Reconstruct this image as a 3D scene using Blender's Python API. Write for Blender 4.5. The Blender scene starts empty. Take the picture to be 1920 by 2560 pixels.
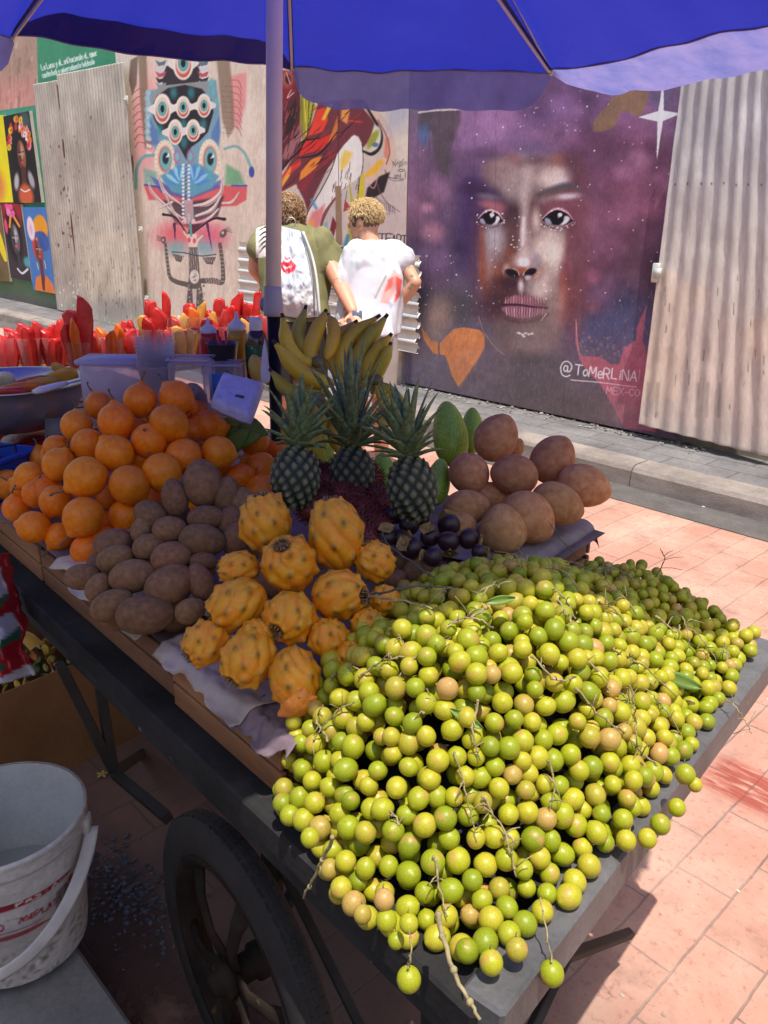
import bpy, math, random, json
import numpy as np
from mathutils import Vector, Matrix, Euler, Quaternion

SC = bpy.context.scene
COL = SC.collection
R = math.radians
random.seed(7); RNG = np.random.default_rng(7)

# ------------------------------------------------------------------ camera
EYE = np.array([0.0, 0.0, 1.55]); FPX = 2040.0
def _unit(v): v = np.array(v, float); return v / np.linalg.norm(v)
_a = _unit([-1120 - 960, 505 - 1280, FPX]); _d = np.array(_unit([883 - 960, 6860 - 1280, FPX]))
_d = _unit(_d - _a * (_a @ _d))
_X = -_a; _Z = -_d; _Y = np.cross(_Z, _X)
RW = np.stack([_X, _Y, _Z])                    # world = RW @ (right, down, forward)
cam_data = bpy.data.cameras.new("camera"); cam = bpy.data.objects.new("camera", cam_data); COL.objects.link(cam)
_r = RW @ np.array([1., 0, 0]); _u = RW @ np.array([0, -1., 0]); _b = RW @ np.array([0, 0, -1.])
cam.matrix_world = Matrix(((_r[0], _u[0], _b[0], EYE[0]), (_r[1], _u[1], _b[1], EYE[1]), (_r[2], _u[2], _b[2], EYE[2]), (0, 0, 0, 1)))
cam_data.sensor_fit = 'HORIZONTAL'; cam_data.sensor_width = 36.0; cam_data.lens = 36.0 * FPX / 1920.0
cam_data.clip_start = 0.05; cam_data.clip_end = 500
SC.camera = cam

# ------------------------------------------------------------------ world, sun, exposure
SUN = Vector((0.25, -0.13, 1.0)).normalized()
world = bpy.data.worlds.new("World"); SC.world = world; world.use_nodes = True
nt = world.node_tree; nt.nodes.clear()
o_ = nt.nodes.new('ShaderNodeOutputWorld'); b_ = nt.nodes.new('ShaderNodeBackground'); s_ = nt.nodes.new('ShaderNodeTexSky')
s_.sky_type = 'NISHITA'; s_.sun_disc = False
s_.sun_elevation = math.asin(SUN.z); s_.sun_rotation = math.atan2(SUN.x, SUN.y)
s_.air_density = 1.2; s_.dust_density = 2.5; s_.ozone_density = 1.0
b_.inputs['Strength'].default_value = 0.15
nt.links.new(s_.outputs[0], b_.inputs[0]); nt.links.new(b_.outputs[0], o_.inputs[0])
sd = bpy.data.lights.new("sun", 'SUN'); sd.energy = 3.7; sd.angle = R(0.5); sd.color = (1.0, 0.955, 0.88)
sun = bpy.data.objects.new("sun", sd); COL.objects.link(sun); sun.rotation_euler = SUN.to_track_quat('Z', 'Y').to_euler()
sun.location = (0, 0, 8)
SC.view_settings.view_transform = 'Standard'; SC.view_settings.look = 'None'
SC.view_settings.exposure = 0.53; SC.view_settings.gamma = 1.0; SC.view_settings.use_curve_mapping = False
SC.render.engine = 'CYCLES'
try:
    SC.cycles.use_denoising = True; SC.cycles.denoiser = 'OPENIMAGEDENOISE'
    SC.cycles.max_bounces = 8; SC.cycles.diffuse_bounces = 5; SC.cycles.transmission_bounces = 6; SC.cycles.transparent_max_bounces = 10
    SC.cycles.caustics_reflective = False; SC.cycles.caustics_refractive = False
    SC.cycles.sample_clamp_indirect = 6
except Exception: pass

# ------------------------------------------------------------------ geometry helpers
def ray(x, y): return RW @ np.array([(x - 960) / FPX, (y - 1280) / FPX, 1.0])
def on_z(x, y, z=0.0): r = ray(x, y); return EYE + r * ((z - EYE[2]) / r[2])
def on_y(x, y, Y): r = ray(x, y); return EYE + r * (Y / r[1])
def on_x(x, y, X): r = ray(x, y); return EYE + r * (X / r[0])
def at_depth(x, y, d): return EYE + ray(x, y) * d
def proj(P):
    q = (np.atleast_2d(P) - EYE) @ RW
    return np.stack([960 + FPX * q[:, 0] / q[:, 2], 1280 + FPX * q[:, 1] / q[:, 2]], 1)
def depth(P): return float(((np.array(P) - EYE) @ RW)[2])

class MB:
    """collects pieces into one mesh"""
    def __init__(s): s.v = []; s.f = []; s.c = []; s.n = 0; s.usec = False
    def add(s, v, f, col=None):
        v = np.asarray(v, float); s.v.append(v); k = s.n
        s.f += [tuple(i + k for i in q) for q in f]; s.n += len(v)
        if col is not None:
            s.usec = True; c = np.asarray(col, float)
            if c.ndim == 1: c = np.tile(c[:3], (len(v), 1))
            s.c.append(c[:, :3])
        else: s.c.append(np.tile([.5, .5, .5], (len(v), 1)))
        return s
    def mesh(s, name, mat, smooth=True):
        me = bpy.data.meshes.new(name); v = np.concatenate(s.v) if s.v else np.zeros((0, 3))
        me.from_pydata(v.tolist(), [], s.f); me.update()
        if s.usec:
            at = me.color_attributes.new("Col", 'FLOAT_COLOR', 'POINT'); c = np.concatenate(s.c)
            at.data.foreach_set('color', np.c_[c, np.ones(len(c))].astype(np.float32).ravel())
        if mat: me.materials.append(mat)
        if smooth: me.polygons.foreach_set('use_smooth', [True] * len(me.polygons))
        return me
    def build(s, name, mat, parent=None, smooth=True, loc=None, **k):
        return obj(name, s.mesh(name, mat, smooth), parent, loc=loc, **k)
    # primitives
    def box(s, c, size, M=None, col=None, bev=0.0):
        c = np.array(c, float); h = np.array(size, float) / 2
        if bev > 0:
            b = min(bev, *(h * .49)); vs = []
            for sx in (-1, 1):
                for sy in (-1, 1):
                    for sz in (-1, 1):
                        sg = np.array([sx, sy, sz])
                        for a in range(3):
                            o = h - b; o[a] = h[a]; vs.append(sg * o)
            idx = lambda x, y, z, a: ((x * 2 + y) * 2 + z) * 3 + a
            fs = []
            for a in range(3):
                for t in (0, 1):
                    q = []
                    for (u, w) in ((0, 0), (1, 0), (1, 1), (0, 1)):
                        k = [0, 0, 0]; k[a] = t; k[(a + 1) % 3] = u; k[(a + 2) % 3] = w; q.append(idx(*k, a))
                    fs.append(q if t else q[::-1])
            for a in range(3):
                b1, c1 = (a + 1) % 3, (a + 2) % 3
                for u in (0, 1):
                    for w in (0, 1):
                        k0 = [0, 0, 0]; k0[b1] = u; k0[c1] = w; k1 = list(k0); k1[a] = 1
                        q = [idx(*k0, b1), idx(*k1, b1), idx(*k1, c1), idx(*k0, c1)]
                        fs.append(q if (u != w) else q[::-1])
            for x in (0, 1):
                for y in (0, 1):
                    for z in (0, 1):
                        q = [idx(x, y, z, 0), idx(x, y, z, 1), idx(x, y, z, 2)]
                        fs.append(q if (x + y + z) % 2 else q[::-1])
            v = np.array(vs)
        else:
            v = np.array([[x, y, z] for x in (-1, 1) for y in (-1, 1) for z in (-1, 1)]) * h
            fs = [(0, 1, 3, 2), (4, 6, 7, 5), (0, 4, 5, 1), (2, 3, 7, 6), (0, 2, 6, 4), (1, 5, 7, 3)]
        if M is not None: v = v @ np.array(M).T
        return s.add(v + c, fs, col)
    def beam(s, p, q, w, h, up=(0, 0, 1), col=None, bev=0.0, ext=0.0):
        p = np.array(p, float); q = np.array(q, float); d = q - p; L = np.linalg.norm(d); d /= L
        u = np.array(up, float); x = np.cross(u, d); x /= np.linalg.norm(x); z = np.cross(d, x)
        M = np.stack([x, d, z], 1)
        return s.box((p + q) / 2, (w, L + ext, h), M, col, bev)
    def tube(s, pts, rad, n=10, col=None, cap=True, flat=1.0, up=None):
        pts = np.array(pts, float); m = len(pts); rad = np.broadcast_to(np.asarray(rad, float), (m,))
        T = np.gradient(pts, axis=0); T /= np.linalg.norm(T, axis=1)[:, None] + 1e-12
        ref = np.array(up if up is not None else ([0, 0, 1.] if abs(T[0][2]) < .9 else [1., 0, 0]), float)
        v = []; x = np.cross(ref, T[0]); x /= np.linalg.norm(x)
        for i in range(m):
            x = x - T[i] * (x @ T[i]); x /= np.linalg.norm(x); y = np.cross(T[i], x)
            for k in range(n):
                a = 2 * math.pi * k / n; v.append(pts[i] + rad[i] * (x * math.cos(a) + y * math.sin(a) * flat))
        f = [(i * n + k, i * n + (k + 1) % n, (i + 1) * n + (k + 1) % n, (i + 1) * n + k) for i in range(m - 1) for k in range(n)]
        if cap: f.append(tuple(range(n))[::-1]); f.append(tuple((m - 1) * n + k for k in range(n)))
        if col is not None and np.ndim(col) == 2: col = np.repeat(np.asarray(col, float), n, 0)
        return s.add(v, f, col)
    def lathe(s, prof, n=32, c=(0, 0, 0), M=None, col=None, closed=False):
        prof = np.array(prof, float); m = len(prof); v = []
        for r_, z_ in prof:
            for k in range(n):
                a = 2 * math.pi * k / n; v.append((r_ * math.cos(a), r_ * math.sin(a), z_))
        v = np.array(v)
        if M is not None: v = v @ np.array(M).T
        f = [(i * n + k, i * n + (k + 1) % n, (i + 1) * n + (k + 1) % n, (i + 1) * n + k) for i in range(m - 1) for k in range(n)]
        if col is not None and np.ndim(col) == 2: col = np.repeat(np.asarray(col, float), n, 0)
        return s.add(v + np.array(c), f, col)
    def grid(s, P, col=None, wrapu=False):
        P = np.asarray(P, float); a, b = P.shape[:2]
        f = [(i * b + j, i * b + j + 1, (i + 1) * b + j + 1, (i + 1) * b + j) for i in range(a - 1) for j in range(b - 1)]
        if wrapu: f += [((a - 1) * b + j, (a - 1) * b + j + 1, j + 1, j) for j in range(b - 1)]
        return s.add(P.reshape(-1, 3), f, None if col is None else np.asarray(col).reshape(-1, 3))
    def sphere(s, c, r, nu=16, nv=10, M=None, col=None):
        v, f = sph(nu, nv); v = v * np.array(r)
        if M is not None: v = v @ np.array(M).T
        return s.add(v + np.array(c), f, col)

_sc = {}
def sph(nu, nv):
    if (nu, nv) in _sc: return _sc[(nu, nv)]
    v = [(0, 0, 1)]
    for i in range(1, nv):
        t = math.pi * i / nv
        v += [(math.sin(t) * math.cos(2 * math.pi * k / nu), math.sin(t) * math.sin(2 * math.pi * k / nu), math.cos(t)) for k in range(nu)]
    v.append((0, 0, -1)); f = []
    for k in range(nu): f.append((0, 1 + k, 1 + (k + 1) % nu))
    for i in range(nv - 2):
        for k in range(nu):
            a = 1 + i * nu + k; b = 1 + i * nu + (k + 1) % nu; f.append((a, a + nu, b + nu, b))
    e = len(v) - 1
    for k in range(nu): f.append((e, 1 + (nv - 2) * nu + (k + 1) % nu, 1 + (nv - 2) * nu + k))
    _sc[(nu, nv)] = (np.array(v), f); return _sc[(nu, nv)]

def obj(name, me, parent=None, loc=None, rot=None, scale=None, **k):
    o = bpy.data.objects.new(name, me); COL.objects.link(o)
    if parent: o.parent = parent
    if loc is not None: o.location = Vector([float(a) for a in loc])
    if rot is not None: o.rotation_euler = rot
    if scale is not None: o.scale = scale
    if k: tag(o, **k)
    return o
def tag(o, label=None, cat=None, group=None, kind=None):
    if label: o['label'] = label
    if cat: o['category'] = cat
    if group: o['group'] = group
    if kind: o['kind'] = kind
    return o
def thing(name, label, cat, loc=(0, 0, 0), group=None, rot=None):
    o = bpy.data.objects.new(name, None); COL.objects.link(o); o.empty_display_size = .05
    o.location = Vector([float(a) for a in loc])
    if rot is not None: o.rotation_euler = rot
    return tag(o, label, cat, group)
def basis(z, x=None):
    """rotation matrix whose Z column is z"""
    z = _unit(z); x = np.array([1., 0, 0]) if x is None else np.array(x, float)
    if abs(x @ z) > .95: x = np.array([0, 1., 0])
    x = _unit(x - z * (x @ z)); y = np.cross(z, x); return np.stack([x, y, z], 1)
def eul(M): return Matrix(np.asarray(M).tolist()).to_euler()

def vnoise(P, scale, seed=0, oct=3):
    """value noise 0..1 for Nx2 / Nx3 points"""
    P = np.asarray(P, float) * scale; out = 0; amp = 1; tot = 0
    for o in range(oct):
        q = P * 2 ** o + 17.3 * o + seed * 7.77; i = np.floor(q).astype(np.int64); f = q - i; f = f * f * (3 - 2 * f)
        D = P.shape[1]; acc = 0
        for c in range(2 ** D):
            w = 1; h = np.full(len(P), seed * 1013 + o * 71, np.int64)
            for d in range(D):
                b = (c >> d) & 1; w = w * (f[:, d] if b else 1 - f[:, d])
                h = (h * 374761393 + (i[:, d] + b) * (668265263 + 2246822519 * d)) & 0xffffffff
            h = ((h ^ (h >> 13)) * 1274126177) & 0xffffffff; h = (h ^ (h >> 16)) & 0xffff
            acc = acc + w * (h / 65535.0)
        out = out + acc * amp; tot += amp; amp *= .5
    return out / tot
def lin(c):
    c = np.asarray(c, float) / 255.0; return np.where(c <= .04045, c / 12.92, ((c + .055) / 1.055) ** 2.4)

# ------------------------------------------------------------------ materials
def mat(name, col, rough=.6, var=.15, vs=8.0, bump=.15, bs=60.0, spec=.5, attr=False, metal=0.0, objvar=0.0, sss=0.0, ssc=None,
        trans=0.0, alpha=1.0, spots=None, coat=0.0, col2=None, translucent=None, hue=0.0, fine=0.0, stretch=None, ramp=None):
    m = bpy.data.materials.new(name); m.use_nodes = True; N = m.node_tree.nodes; L = m.node_tree.links
    p = N['Principled BSDF']; out = N['Material Output']
    tc = N.new('ShaderNodeTexCoord'); vec = tc.outputs['Object']
    if stretch:
        mp = N.new('ShaderNodeMapping'); mp.inputs['Scale'].default_value = stretch; L.new(vec, mp.inputs[0]); vec = mp.outputs[0]
    def noise(sc_, det=4, ro=.55):
        n = N.new('ShaderNodeTexNoise'); n.inputs['Scale'].default_value = sc_; n.inputs['Detail'].default_value = det
        n.inputs['Roughness'].default_value = ro; L.new(vec, n.inputs['Vector']); return n
    def mix(a, b, f, mode='MIX'):
        x = N.new('ShaderNodeMix'); x.data_type = 'RGBA'; x.blend_type = mode
        for s_, val in ((x.inputs[6], a), (x.inputs[7], b)):
            if hasattr(val, 'links'): L.new(val, s_)
            else: s_.default_value = tuple(val[:3]) + (1,)
        if hasattr(f, 'links'): L.new(f, x.inputs[0])
        else: x.inputs[0].default_value = f
        return x.outputs[2]
    if attr:
        a = N.new('ShaderNodeVertexColor'); a.layer_name = 'Col'; base = a.outputs[0]
    else: base = None
    if base is None:
        c = np.array(col[:3]); c2 = np.array(col2) if col2 is not None else None
        n1 = noise(vs)
        r1 = N.new('ShaderNodeMapRange'); r1.inputs['From Min'].default_value = .3; r1.inputs['From Max'].default_value = .7; L.new(n1.outputs[0], r1.inputs[0])
        lo = np.clip(c * (1 - var), 0, 1); hi = np.clip(c2 if c2 is not None else c * (1 + var), 0, 1)
        base = mix(lo, hi, r1.outputs[0])
    elif var:
        n1 = noise(vs); r1 = N.new('ShaderNodeMapRange'); r1.inputs['From Min'].default_value = .3; r1.inputs['From Max'].default_value = .7
        r1.inputs['To Min'].default_value = 1 - var; r1.inputs['To Max'].default_value = 1 + var * .5; L.new(n1.outputs[0], r1.inputs[0])
        base = mix(base, r1.outputs[0], 1.0, 'MULTIPLY')
    if fine:
        n3 = noise(vs * 14, 3, .7); r3 = N.new('ShaderNodeMapRange'); r3.inputs['From Min'].default_value = .3; r3.inputs['From Max'].default_value = .7
        r3.inputs['To Min'].default_value = 1 - fine; r3.inputs['To Max'].default_value = 1 + fine; L.new(n3.outputs[0], r3.inputs[0])
        base = mix(base, r3.outputs[0], 1.0, 'MULTIPLY')
    if spots:
        sc_, thr, scol = spots
        n2 = noise(sc_, 3, .6); r2 = N.new('ShaderNodeMapRange'); r2.inputs['From Min'].default_value = thr; r2.inputs['From Max'].default_value = thr + .06
        L.new(n2.outputs[0], r2.inputs[0]); base = mix(base, scol, r2.outputs[0])
    if objvar or hue:
        oi = N.new('ShaderNodeObjectInfo'); hs = N.new('ShaderNodeHueSaturation'); L.new(base, hs.inputs['Color'])
        r4 = N.new('ShaderNodeMapRange'); r4.inputs['To Min'].default_value = 1 - objvar; r4.inputs['To Max'].default_value = 1 + objvar
        L.new(oi.outputs['Random'], r4.inputs[0]); L.new(r4.outputs[0], hs.inputs['Value'])
        if hue:
            mu = N.new('ShaderNodeMath'); mu.operation = 'MULTIPLY'; mu.inputs[1].default_value = 7.31; L.new(oi.outputs['Random'], mu.inputs[0])
            fr = N.new('ShaderNodeMath'); fr.operation = 'FRACT'; L.new(mu.outputs[0], fr.inputs[0])
            r5 = N.new('ShaderNodeMapRange'); r5.inputs['To Min'].default_value = .5 - hue; r5.inputs['To Max'].default_value = .5 + hue
            L.new(fr.outputs[0], r5.inputs[0]); L.new(r5.outputs[0], hs.inputs['Hue'])
        base = hs.outputs[0]
    L.new(base, p.inputs['Base Color'])
    p.inputs['Roughness'].default_value = rough; p.inputs['Metallic'].default_value = metal
    p.inputs['Specular IOR Level'].default_value = spec
    if coat: p.inputs['Coat Weight'].default_value = coat; p.inputs['Coat Roughness'].default_value = .25
    if sss:
        p.inputs['Subsurface Weight'].default_value = sss; p.inputs['Subsurface Radius'].default_value = ssc or (.01, .006, .002); p.inputs['Subsurface Scale'].default_value = .6
    if trans: p.inputs['Transmission Weight'].default_value = trans; p.inputs['IOR'].default_value = 1.25
    p.inputs['Alpha'].default_value = alpha
    if bump:
        n4 = noise(bs, 3, .6); bn = N.new('ShaderNodeBump'); bn.inputs['Strength'].default_value = bump; bn.inputs['Distance'].default_value = .004
        L.new(n4.outputs[0], bn.inputs['Height']); L.new(bn.outputs[0], p.inputs['Normal'])
    if translucent:
        tb = N.new('ShaderNodeBsdfTranslucent'); tb.inputs[0].default_value = tuple(translucent[:3]) + (1,)
        ms = N.new('ShaderNodeMixShader'); ms.inputs[0].default_value = translucent[3]
        L.new(p.outputs[0], ms.inputs[1]); L.new(tb.outputs[0], ms.inputs[2]); L.new(ms.outputs[0], out.inputs[0])
        if bump: L.new(bn.outputs[0], tb.inputs['Normal'])
    return m
# ================================================================== painting on real surfaces (murals, posters, labels)
def catmull(p, n=6, closed=False):
    p = np.array(p, float)
    if len(p) < 3: return p
    q = np.vstack([p[-1], p, p[0], p[1]]) if closed else np.vstack([2 * p[0] - p[1], p, 2 * p[-1] - p[-2]])
    out = []
    for i in range(1, len(q) - 2):
        for t in np.linspace(0, 1, n, endpoint=False):
            out.append(.5 * ((2 * q[i]) + (-q[i - 1] + q[i + 1]) * t + (2 * q[i - 1] - 5 * q[i] + 4 * q[i + 1] - q[i + 2]) * t * t + (-q[i - 1] + 3 * q[i] - 3 * q[i + 1] + q[i + 2]) * t ** 3))
    if not closed: out.append(q[-2])
    return np.array(out)
FONT = {  # single-stroke letters in a 1 x 1.4 box, y down, baseline at 1.4
 'A': [[(0, 1.4), (.45, 0), (.9, 1.4)], [(.2, .9), (.7, .9)]], 'B': [[(0, 0), (0, 1.4), (.6, 1.3), (.75, 1), (.5, .7), (0, .65)], [(0, 0), (.5, .05), (.65, .35), (.4, .65)]],
 'C': [[(.85, .25), (.5, 0), (.1, .35), (.05, .9), (.4, 1.4), (.85, 1.2)]], 'E': [[(.8, 0), (0, 0), (0, 1.4), (.8, 1.4)], [(0, .7), (.6, .7)]],
 'I': [[(.2, 0), (.2, 1.4)]], 'L': [[(0, 0), (0, 1.4), (.75, 1.4)]], 'M': [[(0, 1.4), (.1, 0), (.5, .9), (.9, 0), (1, 1.4)]],
 'N': [[(0, 1.4), (0, 0), (.8, 1.4), (.8, 0)]], 'O': [[(.45, 0), (.05, .4), (.05, 1), (.45, 1.4), (.85, 1), (.85, .4), (.45, 0)]],
 'P': [[(0, 1.4), (0, 0), (.6, 0), (.8, .35), (.6, .7), (0, .7)]], 'R': [[(0, 1.4), (0, 0), (.6, 0), (.75, .35), (.55, .7), (0, .7)], [(.35, .7), (.8, 1.4)]],
 'S': [[(.8, .2), (.4, 0), (.05, .3), (.4, .65), (.8, 1), (.45, 1.4), (0, 1.2)]], 'T': [[(0, 0), (.95, 0)], [(.47, 0), (.47, 1.4)]],
 'X': [[(0, 0), (.85, 1.4)], [(.85, 0), (0, 1.4)]], '@': [[(.95, .95), (.7, 1.0), (.68, .5), (.4, .45), (.3, .8), (.5, 1.0), (.68, .8)], [(.95, .95), (1.1, .5), (.8, .05), (.3, .05), (0, .6), (.15, 1.3), (.6, 1.5), (.95, 1.35)]],
 'a': [[(.6, .6), (.3, .5), (.05, .9), (.3, 1.35), (.6, 1.1), (.6, .6), (.65, 1.4)]], 'b': [[(.05, 0), (.05, 1.35), (.45, 1.4), (.6, 1), (.35, .65), (.05, .8)]],
 'c': [[(.6, .65), (.3, .5), (.05, .95), (.3, 1.4), (.6, 1.25)]], 'd': [[(.6, 0), (.6, 1.4)], [(.6, .7), (.25, .55), (.05, 1), (.3, 1.4), (.6, 1.15)]],
 'e': [[(.05, .95), (.6, .9), (.45, .5), (.15, .6), (.05, 1), (.25, 1.4), (.6, 1.3)]], 'h': [[(.05, 0), (.05, 1.4)], [(.05, .8), (.35, .55), (.55, .8), (.55, 1.4)]],
 'i': [[(.15, .6), (.15, 1.4)], [(.15, .25), (.16, .32)]], 'l': [[(.1, 0), (.1, 1.4)]], 'm': [[(.05, 1.4), (.05, .6), (.3, .55), (.4, .8), (.4, 1.4)], [(.4, .75), (.65, .55), (.8, .8), (.8, 1.4)]],
 'n': [[(.05, 1.4), (.05, .6)], [(.05, .8), (.35, .55), (.55, .8), (.55, 1.4)]], 'o': [[(.3, .5), (.05, .85), (.1, 1.25), (.35, 1.4), (.6, 1.1), (.55, .7), (.3, .5)]],
 'r': [[(.05, 1.4), (.05, .6)], [(.05, .9), (.3, .55), (.5, .6)]], 's': [[(.5, .65), (.25, .5), (.1, .75), (.45, 1.1), (.25, 1.4), (.02, 1.25)]],
 't': [[(.25, .1), (.25, 1.25), (.5, 1.35)], [(0, .55), (.5, .5)]], 'u': [[(.05, .6), (.05, 1.2), (.3, 1.4), (.55, 1.2), (.55, .6), (.58, 1.4)]],
 'v': [[(.02, .6), (.28, 1.4), (.55, .6)]], 'x': [[(.02, .6), (.5, 1.4)], [(.5, .6), (.02, 1.4)]], 'y': [[(.05, .6), (.3, 1.15)], [(.58, .6), (.1, 1.75)]], '-': [[(.05, .8), (.5, .8)]], '.': [[(.1, 1.35), (.14, 1.4)]],
}
class Paint:
    def __init__(s, P, bg): s.P = np.asarray(P, float); s.C = np.tile(np.array(bg, float), (len(s.P), 1))
    def blend(s, idx, a, col):
        col = np.asarray(col, float); a = np.clip(a, 0, 1)[:, None]
        s.C[idx] = s.C[idx] * (1 - a) + col * a
    def box(s, x0, y0, x1, y1): return np.nonzero((s.P[:, 0] > x0) & (s.P[:, 0] < x1) & (s.P[:, 1] > y0) & (s.P[:, 1] < y1))[0]
    def ell(s, cx, cy, rx, ry, col, rot=0, soft=.1, a=1.0):
        m = max(rx, ry) * (1 + soft); I = s.box(cx - m, cy - m, cx + m, cy + m)
        if not len(I): return s
        d = s.P[I] - (cx, cy); c, n = math.cos(R(rot)), math.sin(R(rot)); u = (d[:, 0] * c + d[:, 1] * n) / rx; v = (-d[:, 0] * n + d[:, 1] * c) / ry
        r = np.hypot(u, v); t = np.clip((1 + soft - r) / (2 * soft + 1e-6), 0, 1); t = t * t * (3 - 2 * t); s.blend(I, t * a, col); return s
    def ring(s, cx, cy, rx, ry, w, col, rot=0, a=1.0):
        I = s.box(cx - rx - w * 2 - ry, cy - ry - w * 2 - rx, cx + rx + w * 2 + ry, cy + ry + w * 2 + rx)
        d = s.P[I] - (cx, cy); c, n = math.cos(R(rot)), math.sin(R(rot)); u = (d[:, 0] * c + d[:, 1] * n) / rx; v = (-d[:, 0] * n + d[:, 1] * c) / ry
        r = np.abs(np.hypot(u, v) - 1) * min(rx, ry); s.blend(I, a * np.clip((w - r) / 1.2 + .5, 0, 1), col); return s
    def poly(s, pts, col, soft=1.5, a=1.0, curve=False):
        pts = catmull(pts, 6, True) if curve else np.array(pts, float); m = soft + 1
        I = s.box(pts[:, 0].min() - m, pts[:, 1].min() - m, pts[:, 0].max() + m, pts[:, 1].max() + m)
        if not len(I): return s
        X = s.P[I]; ins = np.zeros(len(I), bool); dm = np.full(len(I), 1e9)
        for i in range(len(pts)):
            p, q = pts[i], pts[(i + 1) % len(pts)]; e = q - p; L2 = e @ e + 1e-9; w = X - p
            t = np.clip((w @ e) / L2, 0, 1); dm = np.minimum(dm, np.hypot(w[:, 0] - t * e[0], w[:, 1] - t * e[1]))
            c = ((p[1] > X[:, 1]) != (q[1] > X[:, 1])); xi = (q[0] - p[0]) * (X[:, 1] - p[1]) / (q[1] - p[1] + 1e-12) + p[0]; ins ^= c & (X[:, 0] < xi)
        sd_ = np.where(ins, dm, -dm); s.blend(I, a * np.clip(sd_ / max(soft, .8) + .5, 0, 1), col if np.ndim(col) == 1 else np.asarray(col)[I]); return s
    def line(s, pts, w, col, a=1.0, soft=1.0, curve=True):
        pts = catmull(pts, 5) if curve else np.array(pts, float)
        w = np.interp(np.linspace(0, 1, len(pts)), np.linspace(0, 1, np.size(w)), np.atleast_1d(w)) if np.size(w) > 1 else np.full(len(pts), float(np.ravel(w)[0]))
        m = w.max() + soft + 1; I = s.box(pts[:, 0].min() - m, pts[:, 1].min() - m, pts[:, 0].max() + m, pts[:, 1].max() + m)
        if not len(I): return s
        X = s.P[I]; best = np.full(len(I), -1e9)
        for i in range(len(pts) - 1):
            p, q = pts[i], pts[i + 1]; e = q - p; L2 = e @ e + 1e-9; v = X - p; t = np.clip((v @ e) / L2, 0, 1)
            best = np.maximum(best, w[i] * (1 - t) / 2 + w[i + 1] * t / 2 - np.hypot(v[:, 0] - t * e[0], v[:, 1] - t * e[1]))
        s.blend(I, a * np.clip(best / max(soft, .8) + .5, 0, 1), col); return s
    def text(s, txt, x, y, size, col, w=2.0, ang=0.0, gap=.28, slope=0.0, a=1.0, sx=1.0):
        c, n = math.cos(R(ang)), math.sin(R(ang)); cur = 0.0
        for ch in txt:
            if ch == ' ': cur += .55; continue
            wd = 0
            for st in FONT.get(ch, []):
                P = np.array(st, float); wd = max(wd, P[:, 0].max()); P[:, 0] = (P[:, 0] + cur) * size * sx; P[:, 1] = (P[:, 1] - 1.4) * size
                s.line(np.stack([x + P[:, 0] * c - P[:, 1] * n, y + P[:, 0] * n + P[:, 1] * c], 1), w, col, a, curve=len(P) > 3)
            cur += wd + gap
        return s
    def mottle(s, amp, scale, seed=0, sx=1.0, sy=1.0, tint=None, oct=4):
        n = vnoise(s.P * np.array([sx, sy]), scale, seed, oct) - .5
        if tint is None: s.C = s.C * (1 + 2 * amp * n[:, None])
        else: s.blend(np.arange(len(n)), np.clip(n * 4 * amp, 0, 1), tint)
        return s
    def dots(s, x0, y0, x1, y1, n, col, r=(.8, 2.0), seed=1, a=.9):
        g = np.random.default_rng(seed)
        for _ in range(n): q = g.uniform(*r); s.ell(g.uniform(x0, x1), g.uniform(y0, y1), q, q, col, soft=.5, a=a)
        return s
def albedo(C, k=1.0): return np.clip(lin(np.clip(C, 0, 255)) * k, .004, .86)

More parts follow.
